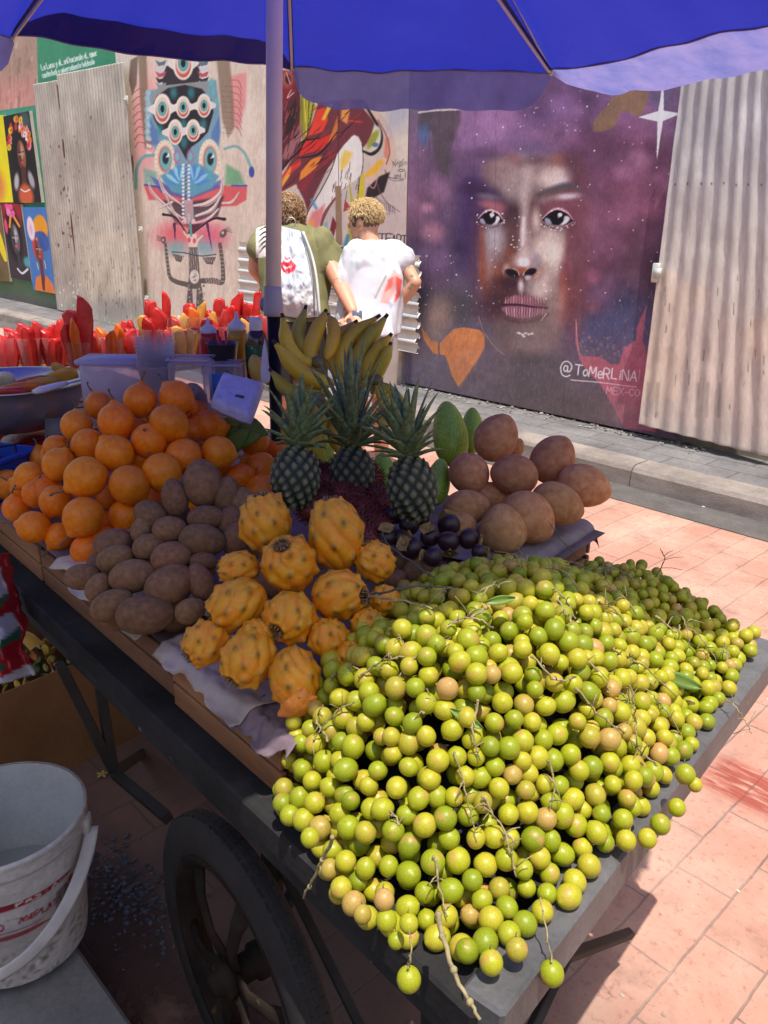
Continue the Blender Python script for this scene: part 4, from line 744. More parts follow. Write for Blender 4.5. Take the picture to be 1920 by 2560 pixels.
def pz_right(p, ph):
    g = np.random.default_rng(3); q = np.sin(ph)
    p.blend(np.arange(len(q)), np.clip(-q, 0, 1) * .5, (168, 156, 146)); p.blend(np.arange(len(q)), np.clip(q * 1.6 - .8, 0, 1) * .6, (222, 212, 196))  # light and shade of the corrugation put into the stripe tones
    up = np.clip((640 - p.P[:, 1]) / 300, 0, 1); p.blend(np.arange(len(q)), up * .55, (168, 160, 166)); lo = np.clip((p.P[:, 1] - 660) / 200, 0, 1); p.blend(np.arange(len(q)), lo * .5, (216, 182, 158))  # greyed above, warmed below: shade and street bounce painted in
    p.poly([(1645, 668), (1680, 672), (1700, 700), (1735, 712), (1770, 715), (1765, 760), (1720, 780), (1700, 1000), (1600, 1000), (1620, 800)], (218, 188, 156), soft=8, a=.5)
    p.poly([(1880, 800), (1920, 790), (1920, 900), (1860, 880), (1860, 830)], (206, 176, 146), soft=8, a=.6)
    for k in range(26): x = g.uniform(1640, 1920); y = g.uniform(640, 1040); p.line([(x, y), (x - 2, y + g.uniform(6, 34))], g.uniform(1, 2.2), (98, 82, 66), a=.7)
    for k in range(9): p.ell(1660 + k * 30 + g.uniform(-4, 4), 460 + g.uniform(-3, 3), 2, 3, (90, 80, 72), soft=.4)
    for x in (1620, 1645, 1745, 1770, 1800): p.line([(x, 960), (x - 4, 1040)], 8, (130, 122, 104), a=.4, soft=6)
    p.line([(1597, 1064), (1700, 1092), (1920, 1140)], 10, (120, 104, 88), a=.5, soft=8); p.mottle(.10, .05, 7, 1, .25); p.mottle(.06, .4, 8, 1, .2)
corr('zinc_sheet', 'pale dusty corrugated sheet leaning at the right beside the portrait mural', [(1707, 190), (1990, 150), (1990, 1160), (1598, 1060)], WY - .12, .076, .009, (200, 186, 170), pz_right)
def pz_left(p, ph):
    g = np.random.default_rng(4); q = np.sin(ph); p.blend(np.arange(len(q)), np.clip(-q, 0, 1) * .45, (140, 130, 116)); p.blend(np.arange(len(q)), np.clip(q * 1.6 - .8, 0, 1) * .5, (206, 196, 176))  # stripe tones carry painted light and shade of the ridges
    p.poly([(196, 600), (360, 560), (370, 820), (210, 820)], (196, 184, 158), soft=10, a=.5); p.ell(240, 380, 90, 60, (160, 146, 126), soft=.8, a=.5); p.ell(280, 770, 110, 26, (136, 132, 130), soft=.7, a=.5)
    for k in range(90): x = g.uniform(100, 362); y = g.uniform(230, 800); p.ell(x, y, g.uniform(.6, 1.6), g.uniform(1, 5), (84, 66, 52), soft=.4, a=.6)
    for k in range(30): x = g.uniform(210, 360); y = g.uniform(640, 760); p.line([(x, y), (x, y + g.uniform(8, 40))], 1.2, (92, 80, 66), a=.6)
    for k in range(14): p.ell(g.uniform(150, 200), g.uniform(700, 770), 1.6, 3, (226, 218, 204), soft=.4, a=.8)
    p.mottle(.14, .05, 7, 1, .25); p.mottle(.07, .5, 8, 1, .2)
def pz_narrow(p, ph):
    pz_left(p, ph); g = np.random.default_rng(6)
    for pts in ([(141, 210), (150, 218), (154, 260), (154, 284), (148, 270), (144, 235)], [(155, 348), (160, 350), (165, 378), (166, 392), (160, 396), (157, 372)], [(176, 530), (183, 545), (193, 610), (198, 655), (194, 664), (186, 625), (178, 570)]): p.poly(pts, (104, 44, 34), soft=1.5)
    for k in range(26): p.ell(g.uniform(146, 178), g.uniform(300, 620), g.uniform(1, 2.4), g.uniform(1.5, 6), (84, 48, 38), soft=.4, a=.8)
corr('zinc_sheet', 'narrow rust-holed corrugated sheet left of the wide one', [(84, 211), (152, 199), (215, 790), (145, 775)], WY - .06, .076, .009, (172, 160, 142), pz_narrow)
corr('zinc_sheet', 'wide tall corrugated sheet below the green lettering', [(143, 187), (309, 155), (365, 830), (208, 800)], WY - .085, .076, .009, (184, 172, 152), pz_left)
def pz_low(p, ph):
    g = np.random.default_rng(8); q = np.sin(ph); p.blend(np.arange(len(q)), np.clip(q, 0, 1) * .5, (226, 214, 190)); p.blend(np.arange(len(q)), np.clip(-q * 1.4 - .5, 0, 1) * .55, (150, 156, 168)); p.ell(620, 660, 60, 30, (206, 200, 180), soft=.8, a=.6)  # sunny and shaded sides of the level ridges painted as stripes
    for k in range(44): y = g.uniform(700, 870); x = g.uniform(780, 1050); p.ell(x, y, g.uniform(2, 14), g.uniform(.8, 2.2), (84, 80, 82), rot=6, soft=.5, a=.7)
    p.mottle(.12, .06, 4, .3, 1)
def lowhole(U, V): return ~((U > .985) & (np.sin(V * 60) > .2))
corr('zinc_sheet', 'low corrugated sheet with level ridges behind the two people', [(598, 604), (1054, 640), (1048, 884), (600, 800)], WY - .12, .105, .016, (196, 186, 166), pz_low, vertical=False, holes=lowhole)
# latch plates of the wide sheet
for i, (x, y, l) in enumerate([(316, 250, 'upper steel latch plate on the edge of the wide corrugated sheet'), (352, 576, 'middle steel latch plate on the edge of the wide corrugated sheet'), (367, 748, 'lowest steel latch plate by the wide corrugated sheet')]):
    P = on_y(x, y, WY - .09); mb = MB().box(P, (.07, .02, .085), bev=.004).box(P + (.0, -.018, 0), (.03, .02, .03), bev=.003); o = mb.build('latch_plate', mat('latch_steel', (.6, .58, .52), metal=.3, rough=.4) if i == 0 else bpy.data.materials['latch_steel']); tag(o, l, 'latch', 'latch plates')
P = on_y(1640, 682, WY - .13); tag(MB().box(P, (.05, .03, .12), bev=.006).box(P + (.02, -.02, 0), (.05, .006, .06)).build('hasp', bpy.data.materials['latch_steel']), 'bent steel hasp on the left edge of the right-hand corrugated sheet', 'hasp')

# small canvases hung at the far left
def canvas(label, corners, painter, bg, edge=(200, 190, 170)):
    Yc = WY - .05; c = [on_y(x, y, Yc) for x, y in corners]; tl, tr, br, bl = c; t = thing('canvas', label, 'painting', ((tl[0] + tr[0]) / 2, WY, bl[2]), 'canvases hung on the green wall')
    n, m = 90, 190; U, V = np.meshgrid(np.linspace(0, 1, n), np.linspace(0, 1, m), indexing='ij'); Pp = (1 - V)[..., None] * ((1 - U)[..., None] * tl + U[..., None] * tr) + V[..., None] * ((1 - U)[..., None] * bl + U[..., None] * br)
    Pp[..., 1] = Yc - .004; p = Paint(np.stack([U.ravel() * 100, V.ravel() * 200], 1), bg); painter(p); mb = MB()
    f = [(i * m + j, i * m + j + 1, (i + 1) * m + j + 1, (i + 1) * m + j) for i in range(n - 1) for j in range(m - 1)]; mb.add(Pp.reshape(-1, 3), f, albedo(p.C, WK)); loc_part(mb.build('painted_face', M_paint), t)
    mb = MB(); v = [tl, tr, br, bl] + [q + (0, .045, 0) for q in c]; mb.add(v, [(0, 3, 2, 1), (4, 5, 6, 7), (0, 1, 5, 4), (1, 2, 6, 5), (2, 3, 7, 6), (3, 0, 4, 7)]); loc_part(mb.build('stretcher_frame', M_cedge, smooth=False), t)
M_cedge = mat('canvas_edge', (.5, .45, .38))
def head(p, cx, cy, w, h, skin, dark, light, lips):
    p.ell(cx, cy, w, h, skin, soft=.12); p.ell(cx - w * .45, cy, w * .5, h * .8, dark, soft=.6, a=.6); p.ell(cx + w * .25, cy - h * .3, w * .4, h * .4, light, soft=.7, a=.6)
    for s_ in (-1, 1): p.ell(cx + s_ * w * .42, cy - h * .08, w * .24, h * .06, (235, 230, 225), soft=.2); p.ell(cx + s_ * w * .42, cy - h * .08, w * .11, h * .06, (20, 16, 16), soft=.2); p.line([(cx + s_ * w * .15, cy - h * .22), (cx + s_ * w * .65, cy - h * .22)], 2.2, (24, 18, 18), a=.8)
    p.line([(cx + 1, cy - h * .05), (cx + 1, cy + h * .22)], 3, light, a=.7); p.ell(cx, cy + h * .46, w * .36, h * .1, lips, soft=.2)
def cv_crown(p):
    g = np.random.default_rng(1); p.ell(50, 110, 40, 70, (30, 24, 24), soft=.4); p.ell(80, 20, 20, 24, (90, 120, 120), soft=.7, a=.6)
    head(p, 52, 92, 15, 34, (140, 84, 58), (60, 36, 30), (226, 186, 150), (190, 70, 70)); p.line([(52, 124), (50, 155)], 16, (84, 46, 34)); p.ell(50, 184, 26, 28, (196, 92, 56), soft=.3); p.ell(22, 150, 9, 20, (206, 202, 206), rot=15, soft=.4, a=.8); p.ell(76, 148, 9, 20, (196, 192, 196), rot=-15, soft=.4, a=.8)
    p.line([(34, 168), (48, 174), (66, 170)], 3, (240, 220, 210))
    for k in range(34):
        a = g.uniform(-.2, math.pi + .2); r = g.uniform(24, 44); x, y = 48 + r * math.cos(a) * 1.0, 66 - r * math.sin(a) * 1.25; c = [(238, 190, 40), (236, 232, 222), (206, 50, 60), (232, 120, 50), (236, 150, 160)][g.integers(5)]
        p.ell(x, y, g.uniform(4, 8), g.uniform(5, 11), c, rot=g.uniform(0, 90), soft=.3); p.ell(x, y, 2, 3, (120, 60, 40), soft=.4, a=.7)
def cv_black(p):
    g = np.random.default_rng(2); p.ell(50, 20, 60, 30, (150, 36, 40), soft=.5); p.ell(45, 80, 38, 70, (26, 24, 26), soft=.3); head(p, 50, 92, 20, 40, (96, 94, 98), (30, 28, 32), (226, 226, 230), (216, 60, 96)); p.line([(30, 60), (48, 28), (78, 56)], 9, (236, 140, 50)); p.line([(52, 126), (56, 160)], 12, (60, 60, 66)); p.line([(40, 172), (60, 182), (90, 168)], 6, (206, 208, 214)); p.ell(95, 150, 20, 14, (70, 150, 160), soft=.4)
    for k in range(12): p.ell(38 + g.uniform(-16, 20), 20 + g.uniform(-14, 14), 8, 8, (232, 84, 140) if k % 2 else (240, 130, 170), soft=.3)
    p.ell(12, 60, 8, 20, (226, 70, 110), soft=.3)
def cv_blue(p):
    p.ell(40, 92, 16, 30, (206, 60, 50), soft=.3); head(p, 50, 100, 17, 32, (140, 74, 56), (90, 46, 40), (196, 120, 96), (196, 84, 76)); p.ell(66, 50, 30, 34, (240, 150, 40), rot=40, soft=.1); p.ell(72, 78, 24, 22, (60, 84, 150), rot=40, soft=.2); p.line([(40, 66), (64, 62), (88, 90)], 12, (64, 90, 156)); p.ell(26, 50, 16, 28, (240, 206, 214), soft=.15); p.ell(26, 52, 7, 12, (226, 170, 184), soft=.5)
    p.line([(52, 128), (52, 170)], 15, (104, 54, 44)); p.poly([(8, 200), (20, 168), (44, 160), (52, 186), (66, 158), (92, 176), (100, 200)], (236, 120, 56), soft=2); p.poly([(44, 164), (60, 164), (54, 198), (44, 196)], (96, 52, 42), soft=2); p.line([(34, 130), (36, 146)], 2.4, (240, 220, 160)); p.line([(68, 124), (70, 142)], 2.4, (240, 220, 160))
def cv_yellow(p):
    g = np.random.default_rng(3); p.ell(30, 160, 50, 50, (226, 130, 70), soft=.3); 
    for k in range(14): p.ell(g.uniform(0, 60), g.uniform(20, 130), 16, 12, [(226, 100, 170), (240, 150, 190), (236, 200, 120)][k % 3], soft=.3)
    p.ell(60, 150, 7, 9, (70, 50, 140), soft=.2); p.ell(60, 150, 3, 4, (236, 230, 236), soft=.2); p.ell(30, 190, 20, 14, (84, 44, 110), soft=.3)
def cv_dark(p):
    p.line([(60, 40), (80, 90), (96, 140)], [30, 26, 14], (240, 200, 40)); p.ell(30, 60, 30, 60, (206, 190, 80), soft=.6); p.line([(20, 120), (60, 196)], 6, (226, 190, 120)); p.ell(40, 180, 40, 26, (96, 78, 40), soft=.5)
canvas('canvas of a smiling woman crowned with many flowers on black', [(9, 291), (73, 277), (104, 506), (34, 508)], cv_crown, (36, 34, 34))
canvas('bright yellow canvas with pink flowers at the very left edge', [(-60, 285), (8, 288), (34, 506), (-50, 506)], cv_yellow, (246, 206, 30))
canvas('canvas of a grey-faced woman with a pink flower headdress', [(2, 508), (52, 510), (80, 704), (28, 694)], cv_black, (60, 50, 52))
canvas('blue canvas of a woman in an orange and blue headwrap', [(56, 518), (115, 518), (140, 735), (84, 724)], cv_blue, (70, 116, 176))
canvas('narrow dark and yellow canvas leaning low at the left edge', [(-60, 512), (1, 512), (25, 704), (-50, 700)], cv_dark, (110, 92, 60))

# unseen house front added for bounce light; overhead board added to shade the pavement
BH = thing('near_house', 'plain rendered house front behind the near pavement', 'house', (0, -4.0, 0))
mb = MB(); slab(mb, -14, 10, 0, 3.2, -4.4, -4.0); loc_part(mb.build('wall', mat('near_plaster', (.75, .56, .40), rough=.9, var=.2), smooth=False), BH)
mb = MB(); mb.box((-2, -.20, 3.02), (24, .58, .05)); tag(mb.build('awning', mat('blocker_boards', (.3, .26, .22)), smooth=False), 'narrow pale awning overhead above the near pavement', 'awning')
# ================================================================== parasol
UC = np.array([-1.70, 1.28]); UR = 1.38; UZ = 2.045
def rim(k, r=UR, z=UZ): a = R(183 - 45 * k); return np.array([UC[0] + r * math.cos(a), UC[1] + r * math.sin(a), z])
tipz = {0: 2.08, 1: 2.06, 2: 2.025, 3: 2.03, 4: 2.06}
TIP = [on_z(28, 88, 2.08), on_z(730, 170, 2.06), on_z(1377, 176, 2.025)] + [rim(k) for k in range(3, 8)]
TIP[3] = rim(3, 1.40, 2.03); TIP[4] = rim(4, 1.50, 2.05); TIP[5] = rim(5, 1.57, 2.045)
APEX = np.array([-1.735, 1.33, 2.62]); HUB = APEX - (0, 0, .10)
M_canopy = mat('parasol_nylon', (.04, .048, .24), rough=.5, var=.22, vs=3, bump=.8, bs=9, fine=.05, translucent=(.026, .036, .42, .5), spec=.25)
M_fold = mat('parasol_nylon_folded', (.05, .045, .22), rough=.55, var=.1, vs=6, bump=.5, bs=12, translucent=(.03, .03, .22, .45), spec=.3)
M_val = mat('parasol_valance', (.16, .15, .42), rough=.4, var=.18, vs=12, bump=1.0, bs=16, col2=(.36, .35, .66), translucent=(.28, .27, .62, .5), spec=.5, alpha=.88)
M_val2 = mat('parasol_valance_sunlit', (.06, .08, .46), rough=.4, var=.3, vs=10, bump=1.0, bs=14, col2=(.80, .78, .90), translucent=(.26, .28, .75, .35), spec=.5, stretch=(1, 1, .25))  # valance nylon again, sunlight put into a paler streaked colour
M_pole = mat('pole_lavender_paint', (.85, .82, .84), rough=.35, var=.04, metal=.0, spec=.5)
M_black = mat('black_steel_tube', (.012, .011, .011), rough=.5, var=.2, spec=.25)
M_rib = mat('white_steel_rib', (.62, .60, .56), rough=.4, var=.05)
PAR = thing('parasol', 'large blue parasol with a lilac pole standing through the fruit cart', 'parasol', (-1.68, 1.215, 0))
def part(mb, name, m, par, smooth=True, **k): o = mb.build(name, m, None, smooth, **k); o.parent = par; o.matrix_parent_inverse = Matrix.Translation(-par.location) if par.type == 'EMPTY' and not any(par.rotation_euler) else par.matrix_world.inverted(); return o
mb = MB(); hem = []
for k in range(8):
    A, B = TIP[k], TIP[(k + 1) % 8]; n, m = 34, 26; P = np.zeros((n, m, 3))
    for i in range(n):
        for j in range(m):
            u = i / (n - 1); v = j / (m - 1); e = A * (1 - u) + B * u
            q = APEX * (1 - v) + e * v; sag = 4 * u * (1 - u)
            q = q + np.array([0, 0, -.055 * sag * v * (1.2 - v) * 1.5 + .05 * math.sin(math.pi * v)]); out = _unit(np.array([e[0] - UC[0], e[1] - UC[1], 0])); q = q - out * .045 * sag * v * v
            q[2] += .006 * math.sin(9 * u + 7 * v + k) * v + .004 * math.sin(31 * u + 5 * v + k) * v ** 3 + .02 * (vnoise(np.array([[u * 3 + k, v * 6]]), 1.5, k, 3)[0] - .5) * v * (1 - u) * u * 4; P[i, j] = q
    mb.grid(P); hem.append(P[:, -1])
part(mb, 'canopy', M_canopy, PAR)
mb = MB()
for k in range(8): mb.tube(catmull(hem[k][::3] if len(hem[k]) % 3 == 1 else hem[k][::3], 3), .0035, 6)
part(mb, 'hem', mat('hem_tape', (.20, .16, .30), rough=.7), PAR)
mb = MB()
for k in range(8):
    L_ = [APEX * (1 - t) + TIP[k] * t - (0, 0, .0035) for t in np.linspace(.02, 1, 16)]; s_ = _unit(np.cross(TIP[k] - APEX, (0, 0, 1.))); mb.grid(np.array([[q - s_ * .009, q + s_ * .009] for q in L_]))
    mid_ = [APEX * (1 - t) + (TIP[k] * .5 + TIP[(k + 1) % 8] * .5) * t for t in (.5,)]
part(mb, 'rib_pockets', mat('rib_pocket_tape', (.03, .034, .17), rough=.7), PAR)
gv = np.random.default_rng(11)
def valance(k, L_, out_, m_, name, lift=None, ripple=.012, n=40, r_=8, round_=.22, seed=0):
    E_ = catmull(hem[k][::3] if len(hem[k]) % 3 == 1 else hem[k][::3], 8); E_ = E_[np.linspace(0, len(E_) - 1, n).astype(int)]; P = np.zeros((n, r_, 3)); g = np.random.default_rng(seed)
    for i in range(n):
        u = i / (n - 1); o = _unit(np.array([E_[i][0] - UC[0], E_[i][1] - UC[1], 0])); edge = min(1, min(u, 1 - u) / round_); prof_ = math.sqrt(max(0, 1 - (1 - edge) ** 2)); l = L_ * (.12 + .88 * prof_)
        o_i = out_(u) if callable(out_) else out_; z_i = lift(u) if lift else -1
        d = o * o_i + np.array([0, 0, z_i]); d /= np.linalg.norm(d) + 1e-9
        for j in range(r_):
            t = j / (r_ - 1); P[i, j] = E_[i] + d * l * t + o * ripple * t * (math.sin(u * 23 + seed) + .6 * math.sin(u * 51 + 2 + t * 3)) + np.array([0, 0, 1]) * ripple * .2 * t * math.sin(u * 37 + seed)
    o = MB().grid(P); return part(o, name, m_, PAR)
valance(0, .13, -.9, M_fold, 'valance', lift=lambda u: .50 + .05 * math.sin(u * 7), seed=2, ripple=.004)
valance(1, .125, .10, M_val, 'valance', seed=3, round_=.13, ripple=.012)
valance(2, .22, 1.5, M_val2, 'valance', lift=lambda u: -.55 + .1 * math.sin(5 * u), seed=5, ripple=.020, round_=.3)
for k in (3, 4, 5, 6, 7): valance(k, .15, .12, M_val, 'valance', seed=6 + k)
for k in range(8):
    T_ = TIP[k]; top = HUB + (0, 0, .06); d = _unit(T_ - top); mb = MB().tube([top, T_ - d * .02 - (0, 0, .012), T_ - (0, 0, .006)], .0055, 8); mb.sphere(T_ - (0, 0, .005), (.011, .011, .013), 8, 6)
    mid = top * .45 + T_ * .55 - (0, 0, .012); part(mb, 'rib', M_rib, PAR)
    part(MB().tube([np.array([-1.712, 1.285, 2.20]), mid], .0045, 6), 'strut', M_rib, PAR)
foot = np.array([-1.675, 1.215, .10]); mid = on_y(683, 757, 1.262); top = APEX + (0, 0, .02)
part(MB().tube([mid - (0, 0, .012), top], .0195, 24), 'upper_pole', M_pole, PAR)
part(MB().tube([foot, mid], .0168, 24), 'lower_pole', M_black, PAR)
cl = MB(); cl.lathe([(.019, -.035), (.0245, -.033), (.0255, -.02), (.0245, .005), (.0225, .022), (.0225, .036), (.0195, .038)], 24, mid + (0, 0, .002)); part(cl, 'clamp_collar', mat('clamp_plastic', (.42, .40, .46), rough=.45), PAR)
kn = MB(); kd = _unit(on_y(655, 728, 1.245) - on_y(683, 728, 1.245)); c0 = mid + (0, 0, -.005); kn.tube([c0 + kd * .018, c0 + kd * .034], .007, 10); v, f = sph(20, 8)
for q in range(1): kn.lathe([(0, 0), (.012, 0), (.0165, .003), (.0165, .011), (.012, .014), (0, .014)], 24, c0 + kd * .030, basis(kd + np.array([.25, -.5, 0])))
for a in range(8): aa = a * math.pi / 4; B_ = basis(kd + np.array([.25, -.5, 0])); kn.sphere(c0 + kd * .036 + B_ @ np.array([.0165 * math.cos(aa), .0165 * math.sin(aa), 0]), .004, 6, 5)
part(kn, 'clamp_knob', mat('knob_plastic', (.34, .32, .40), rough=.45), PAR)
part(MB().lathe([(.0, .01), (.17, .01), (.18, .03), (.17, .075), (.05, .10), (.03, .16), (.0, .16)], 28, (foot[0], foot[1], 0)), 'foot_weight', mat('concrete_weight', (.12, .12, .12), rough=.9), PAR)

# ================================================================== the cart
CA, CB = np.array([-.358, .505]), np.array([-.468, 1.43]); along = _unit([-1.458, .052, 0])[:2]; CL = 3.42
def cp(u, v, z=0):  # u metres from the near end towards the far (left) end, v 0..1 across
    p = CA * (1 - v) + CB * v + along * u; return np.array([p[0], p[1], z])
M_cart = mat('cart_paint_charcoal', (.020, .020, .021), spec=.25, rough=.75, var=.35, vs=9, bump=.35, bs=50, col2=(.038, .037, .037), spots=(26, .66, (.24, .22, .20)), fine=.2)
M_railo = mat('side_rail_shade_paint', (.018, .017, .017), spec=.2, rough=.8, var=.3, vs=7, bump=.3, bs=60, col2=(.034, .032, .032), spots=(24, .70, (.16, .14, .12)), fine=.15)  # side rail's shade put into a darker paint
M_rail = mat('cart_rail_lit_worn', (.10, .097, .098), rough=.5, var=.3, vs=7, bump=.3, bs=60, col2=(.16, .155, .155), spots=(18, .67, (.28, .22, .17)), fine=.15)  # end rail's sunlight put into a paler grey, plus worn specks
CART = thing('fruit_cart', 'dark painted wooden fruit cart on a rubber-tyred wheel', 'cart', tuple(cp(1.3, .5, 0)))
ZT = .80
def cbeam(mb, a, b, w, h, bev=.004, up=(0, 0, 1)): mb.beam(a, b, w, h, up=up, bev=bev)
mb = MB(); cbeam(mb, cp(-.0, -.0, ZT - .022), cp(CL, 0, ZT - .022), .055, .045); part(mb, 'side_rail', M_railo, CART, False)
mb = MB(); cbeam(mb, cp(.03, 1, ZT - .022), cp(CL, 1, ZT - .022), .055, .045); part(mb, 'side_rail', M_railo, CART, False)
mb = MB(); cbeam(mb, cp(.0, -.02, ZT - .012) + (0, 0, 0), cp(.0, 1.02, ZT - .012), .05, .06); part(mb, 'end_rail', M_rail, CART, False)
mb = MB(); cbeam(mb, cp(CL, 0.02, ZT - .012), cp(CL, .98, ZT - .012), .05, .06); part(mb, 'end_rail', M_rail, CART, False)
mb = MB()
for i in range(10): v0 = (i + .5) / 10; cbeam(mb, cp(.03, v0, ZT - .055), cp(CL - .03, v0, ZT - .055), .085, .018, .002)
part(mb, 'deck_boards', M_cart, CART, False)
mb = MB(); cbeam(mb, cp(.02, .045, ZT - .10), cp(CL, .045, ZT - .10), .04, .10, .004); cbeam(mb, cp(.02, .955, ZT - .10), cp(CL, .955, ZT - .10), .04, .10, .004)
for u in (.04, .7, 1.4, 2.1, 2.9, 3.3): cbeam(mb, cp(u, .06, ZT - .11), cp(u, .94, ZT - .11), .04, .07, .003)
part(mb, 'frame', M_cart, CART, False)
# legs and braces
def leg(u, v, lean=0.0): mb = MB(); cbeam(mb, cp(u, v, ZT - .12), cp(u + lean, v, .02), .038, .038, .003, up=(0, 1, 0)); return part(mb, 'leg', M_cart, CART, False)
leg(.16, .13, .0); leg(.62, .93, .0); leg(3.2, .1); leg(3.2, .9)
M_steel = mat('brace_steel', (.045, .038, .034), spec=.2, rough=.7, var=.3, metal=.2)
def brace(a, b, w=.022, name='brace', m=None): mb = MB(); mb.beam(a, b, w, w * .8, up=(.1, .9, .3), bev=.002); return part(mb, name, m or M_steel, CART, False)
J = on_y(285, 1932, .62)
brace(on_y(150, 1660, .55), J, .026); brace(on_y(250, 1720, .62), J, .024); brace(J, on_y(420, 2045, .62), .026); brace(J, on_y(360, 1880, .95), .026)
brace(cp(.13, .15, .56), cp(.13, .86, .12), .02); brace(cp(.13, .86, .56), cp(.13, .15, .12), .02); brace(cp(.12, .15, .10), cp(.75, .15, .62), .02); brace(cp(.14, .15, .33), cp(.14, .86, .33), .02)
# wheels
WC = np.array([-.945, .575, .287])
M_tyre = mat('tyre_rubber', (.024, .021, .020), rough=.75, var=.3, vs=14, bump=.3, bs=80, spots=(7, .66, (.07, .058, .05)), fine=.2, spec=.4)
M_rim = mat('rusty_rim', (.018, .013, .011), spec=.15, rough=.8, var=.4, vs=12, bump=.4, bs=60, col2=(.034, .023, .016), spots=(22, .66, (.09, .055, .025)))
def turn(mb, c, psi=-.09):
    k, q = math.cos(psi), math.sin(psi); Rz = np.array([[k, -q, 0], [q, k, 0], [0, 0, 1]]); mb.v = [(v - c) @ Rz.T + c for v in mb.v]; return mb
def wheel(c, y_in):
    S_ = .91; Mx = np.array([[1, 0, 0], [0, 0, 1], [0, -1, 0]], float)  # lathe axis to y
    def L_(prof, n=72): return MB().lathe([(r * S_, z) for r, z in prof], n, c, Mx)
    sgn = 1
    tp = [(.232, .016), (.240, .024), (.262, .029), (.288, .028), (.303, .023), (.311, .016), (.315, .008), (.315, -.008), (.311, -.016), (.303, -.023), (.288, -.028), (.262, -.029), (.240, -.024), (.232, -.016)]
    ty = part(turn(L_([(r, -z) for r, z in tp]), c), 'tyre', M_tyre, CART)
    mb = MB()
    for k in range(72):
        for row in (-1, 0, 1):
            a = 2 * math.pi * (k + .33 * row) / 72; rad = np.array([math.cos(a), 0, math.sin(a)]); t = np.array([-math.sin(a), 0, math.cos(a)])
            mb.box(c + rad * (.2858 if row == 0 else .2842) + (0, row * .011, 0), (.017, .007, .004), np.stack([t, [0, 1, 0], rad], 1))
    o = part(turn(mb, c), 'tread', M_tyre, ty, False); o.matrix_parent_inverse = Matrix.Identity(4) if False else ty.matrix_world.inverted()
    rm = part(turn(L_([(.238, .022), (.232, .026), (.222, .023), (.214, .012), (.205, .009), (.205, -.009), (.214, -.012), (.222, -.023), (.232, -.026), (.238, -.022), (.226, .0), (.238, .022)]), c), 'rim', M_rim, CART)
    hb = MB().lathe([(0, .06), (.018, .06), (.024, .045), (.034, .04), (.034, .025), (.026, .02), (.026, -.02), (.034, -.025), (.034, -.04), (.024, -.045), (.018, -.06), (0, -.06)], 28, c, Mx)
    hub = part(turn(hb, c), 'hub', M_rim, CART)
    for k in range(6):
        a = 2 * math.pi * k / 6 + .3; d = np.array([math.cos(a), 0, math.sin(a)]); t = np.array([-math.sin(a), 0, math.cos(a)])
        mb = MB(); P = [c + d * r + (0, y, 0) for r, y in ((.028, -.018), (.08, -.026), (.14, -.020), (.190, -.004))]; mb.tube(P, [.020, .015, .017, .024], 12, flat=.38, up=(0, 1, 0)); part(turn(mb, c), 'spoke', M_rim, CART)
wheel(WC, 1); wheel(WC + (-.35, .70, 0), -1)
part(MB().tube([WC + (0, .03, 0), WC + (-.35, .68, 0)], .014, 12), 'axle', M_steel, CART)
part(MB().beam(WC + (0, .07, .0), cp(.60, .16, ZT - .12), .05, .012, up=(0, 1, 0)), 'axle_bracket', M_steel, CART, False); part(MB().beam(WC + (-.34, .62, .0), cp(.93, .76, ZT - .12), .05, .012, up=(0, 1, 0)), 'axle_bracket', M_steel, CART, False)

# ================================================================== wooden crates that raise the fruit
M_wood = mat('crate_wood', (.27, .115, .045), rough=.75, var=.3, vs=5, bump=.35, bs=30, col2=(.38, .18, .08), stretch=(.4, 3, 3), fine=.15, spots=(30, .70, (.05, .03, .02)))
M_wood2 = mat('crate_wood_dark', (.18, .078, .035), rough=.75, var=.3, vs=5, bump=.35, bs=30, col2=(.26, .125, .06), stretch=(.4, 3, 3), fine=.15)
def crate(u0, u1, v0, v1, z0, z1, label, m=None):
    m = m or M_wood; c = thing('wooden_crate', label, 'crate', tuple(cp((u0 + u1) / 2, (v0 + v1) / 2, z0)), 'wooden crates on the cart'); h = (z1 - z0 - .006) / 2; t = .010
    for zz, in ((z0 + h / 2,), (z1 - h / 2,)):
        for v in (v0, v1): part(MB().beam(cp(u0, v, zz), cp(u1, v, zz), t, h, bev=.0015), 'side_slat', m, c, False)
        for u in (u0 + .006, u1 - .006): part(MB().beam(cp(u, v0 + .012, zz - .0015), cp(u, v1 - .012, zz - .0015), t, h - .003, bev=.0015), 'end_slat', m, c, False)
    for u in (u0 + .022, u1 - .022):
        for v in (v0 + .028, v1 - .028): part(MB().beam(cp(u, v, z0 + .001), cp(u, v, z1 - .002), .026, .022, up=(1, 0, 0)), 'corner_post', m, c, False)
    n = max(3, int((u1 - u0) / .075))
    for i in range(n): u = u0 + .03 + (u1 - u0 - .06) * i / (n - 1); part(MB().beam(cp(u, v0 + .015, z1 - .004), cp(u, v1 - .015, z1 - .004), .052, .007), 'top_slat', m, c, False)
    return c
ZC = .885
crate(.385, .685, .02, .49, ZT + .002, ZC, 'wooden crate under the pitahayas, nearest on the long side')
crate(.70, 1.27, .03, .49, ZT + .002, ZC - .005, 'wooden crate under the brown fruit in the middle of the long side', M_wood2)
crate(1.285, 1.86, .03, .49, ZT + .002, ZC - .005, 'wooden crate under the left end of the orange fruit')
crate(.40, .70, .51, 1.01, ZT + .002, ZC + .035, 'wooden crate under the mameys at the cart\'s right side', M_wood2)
crate(.715, 1.27, .51, 1.00, ZT + .002, ZC + .0, 'wooden crate under the pineapples')
crate(1.285, 1.86, .51, 1.00, ZT + .002, ZC, 'wooden crate under the tubs beside the pole')
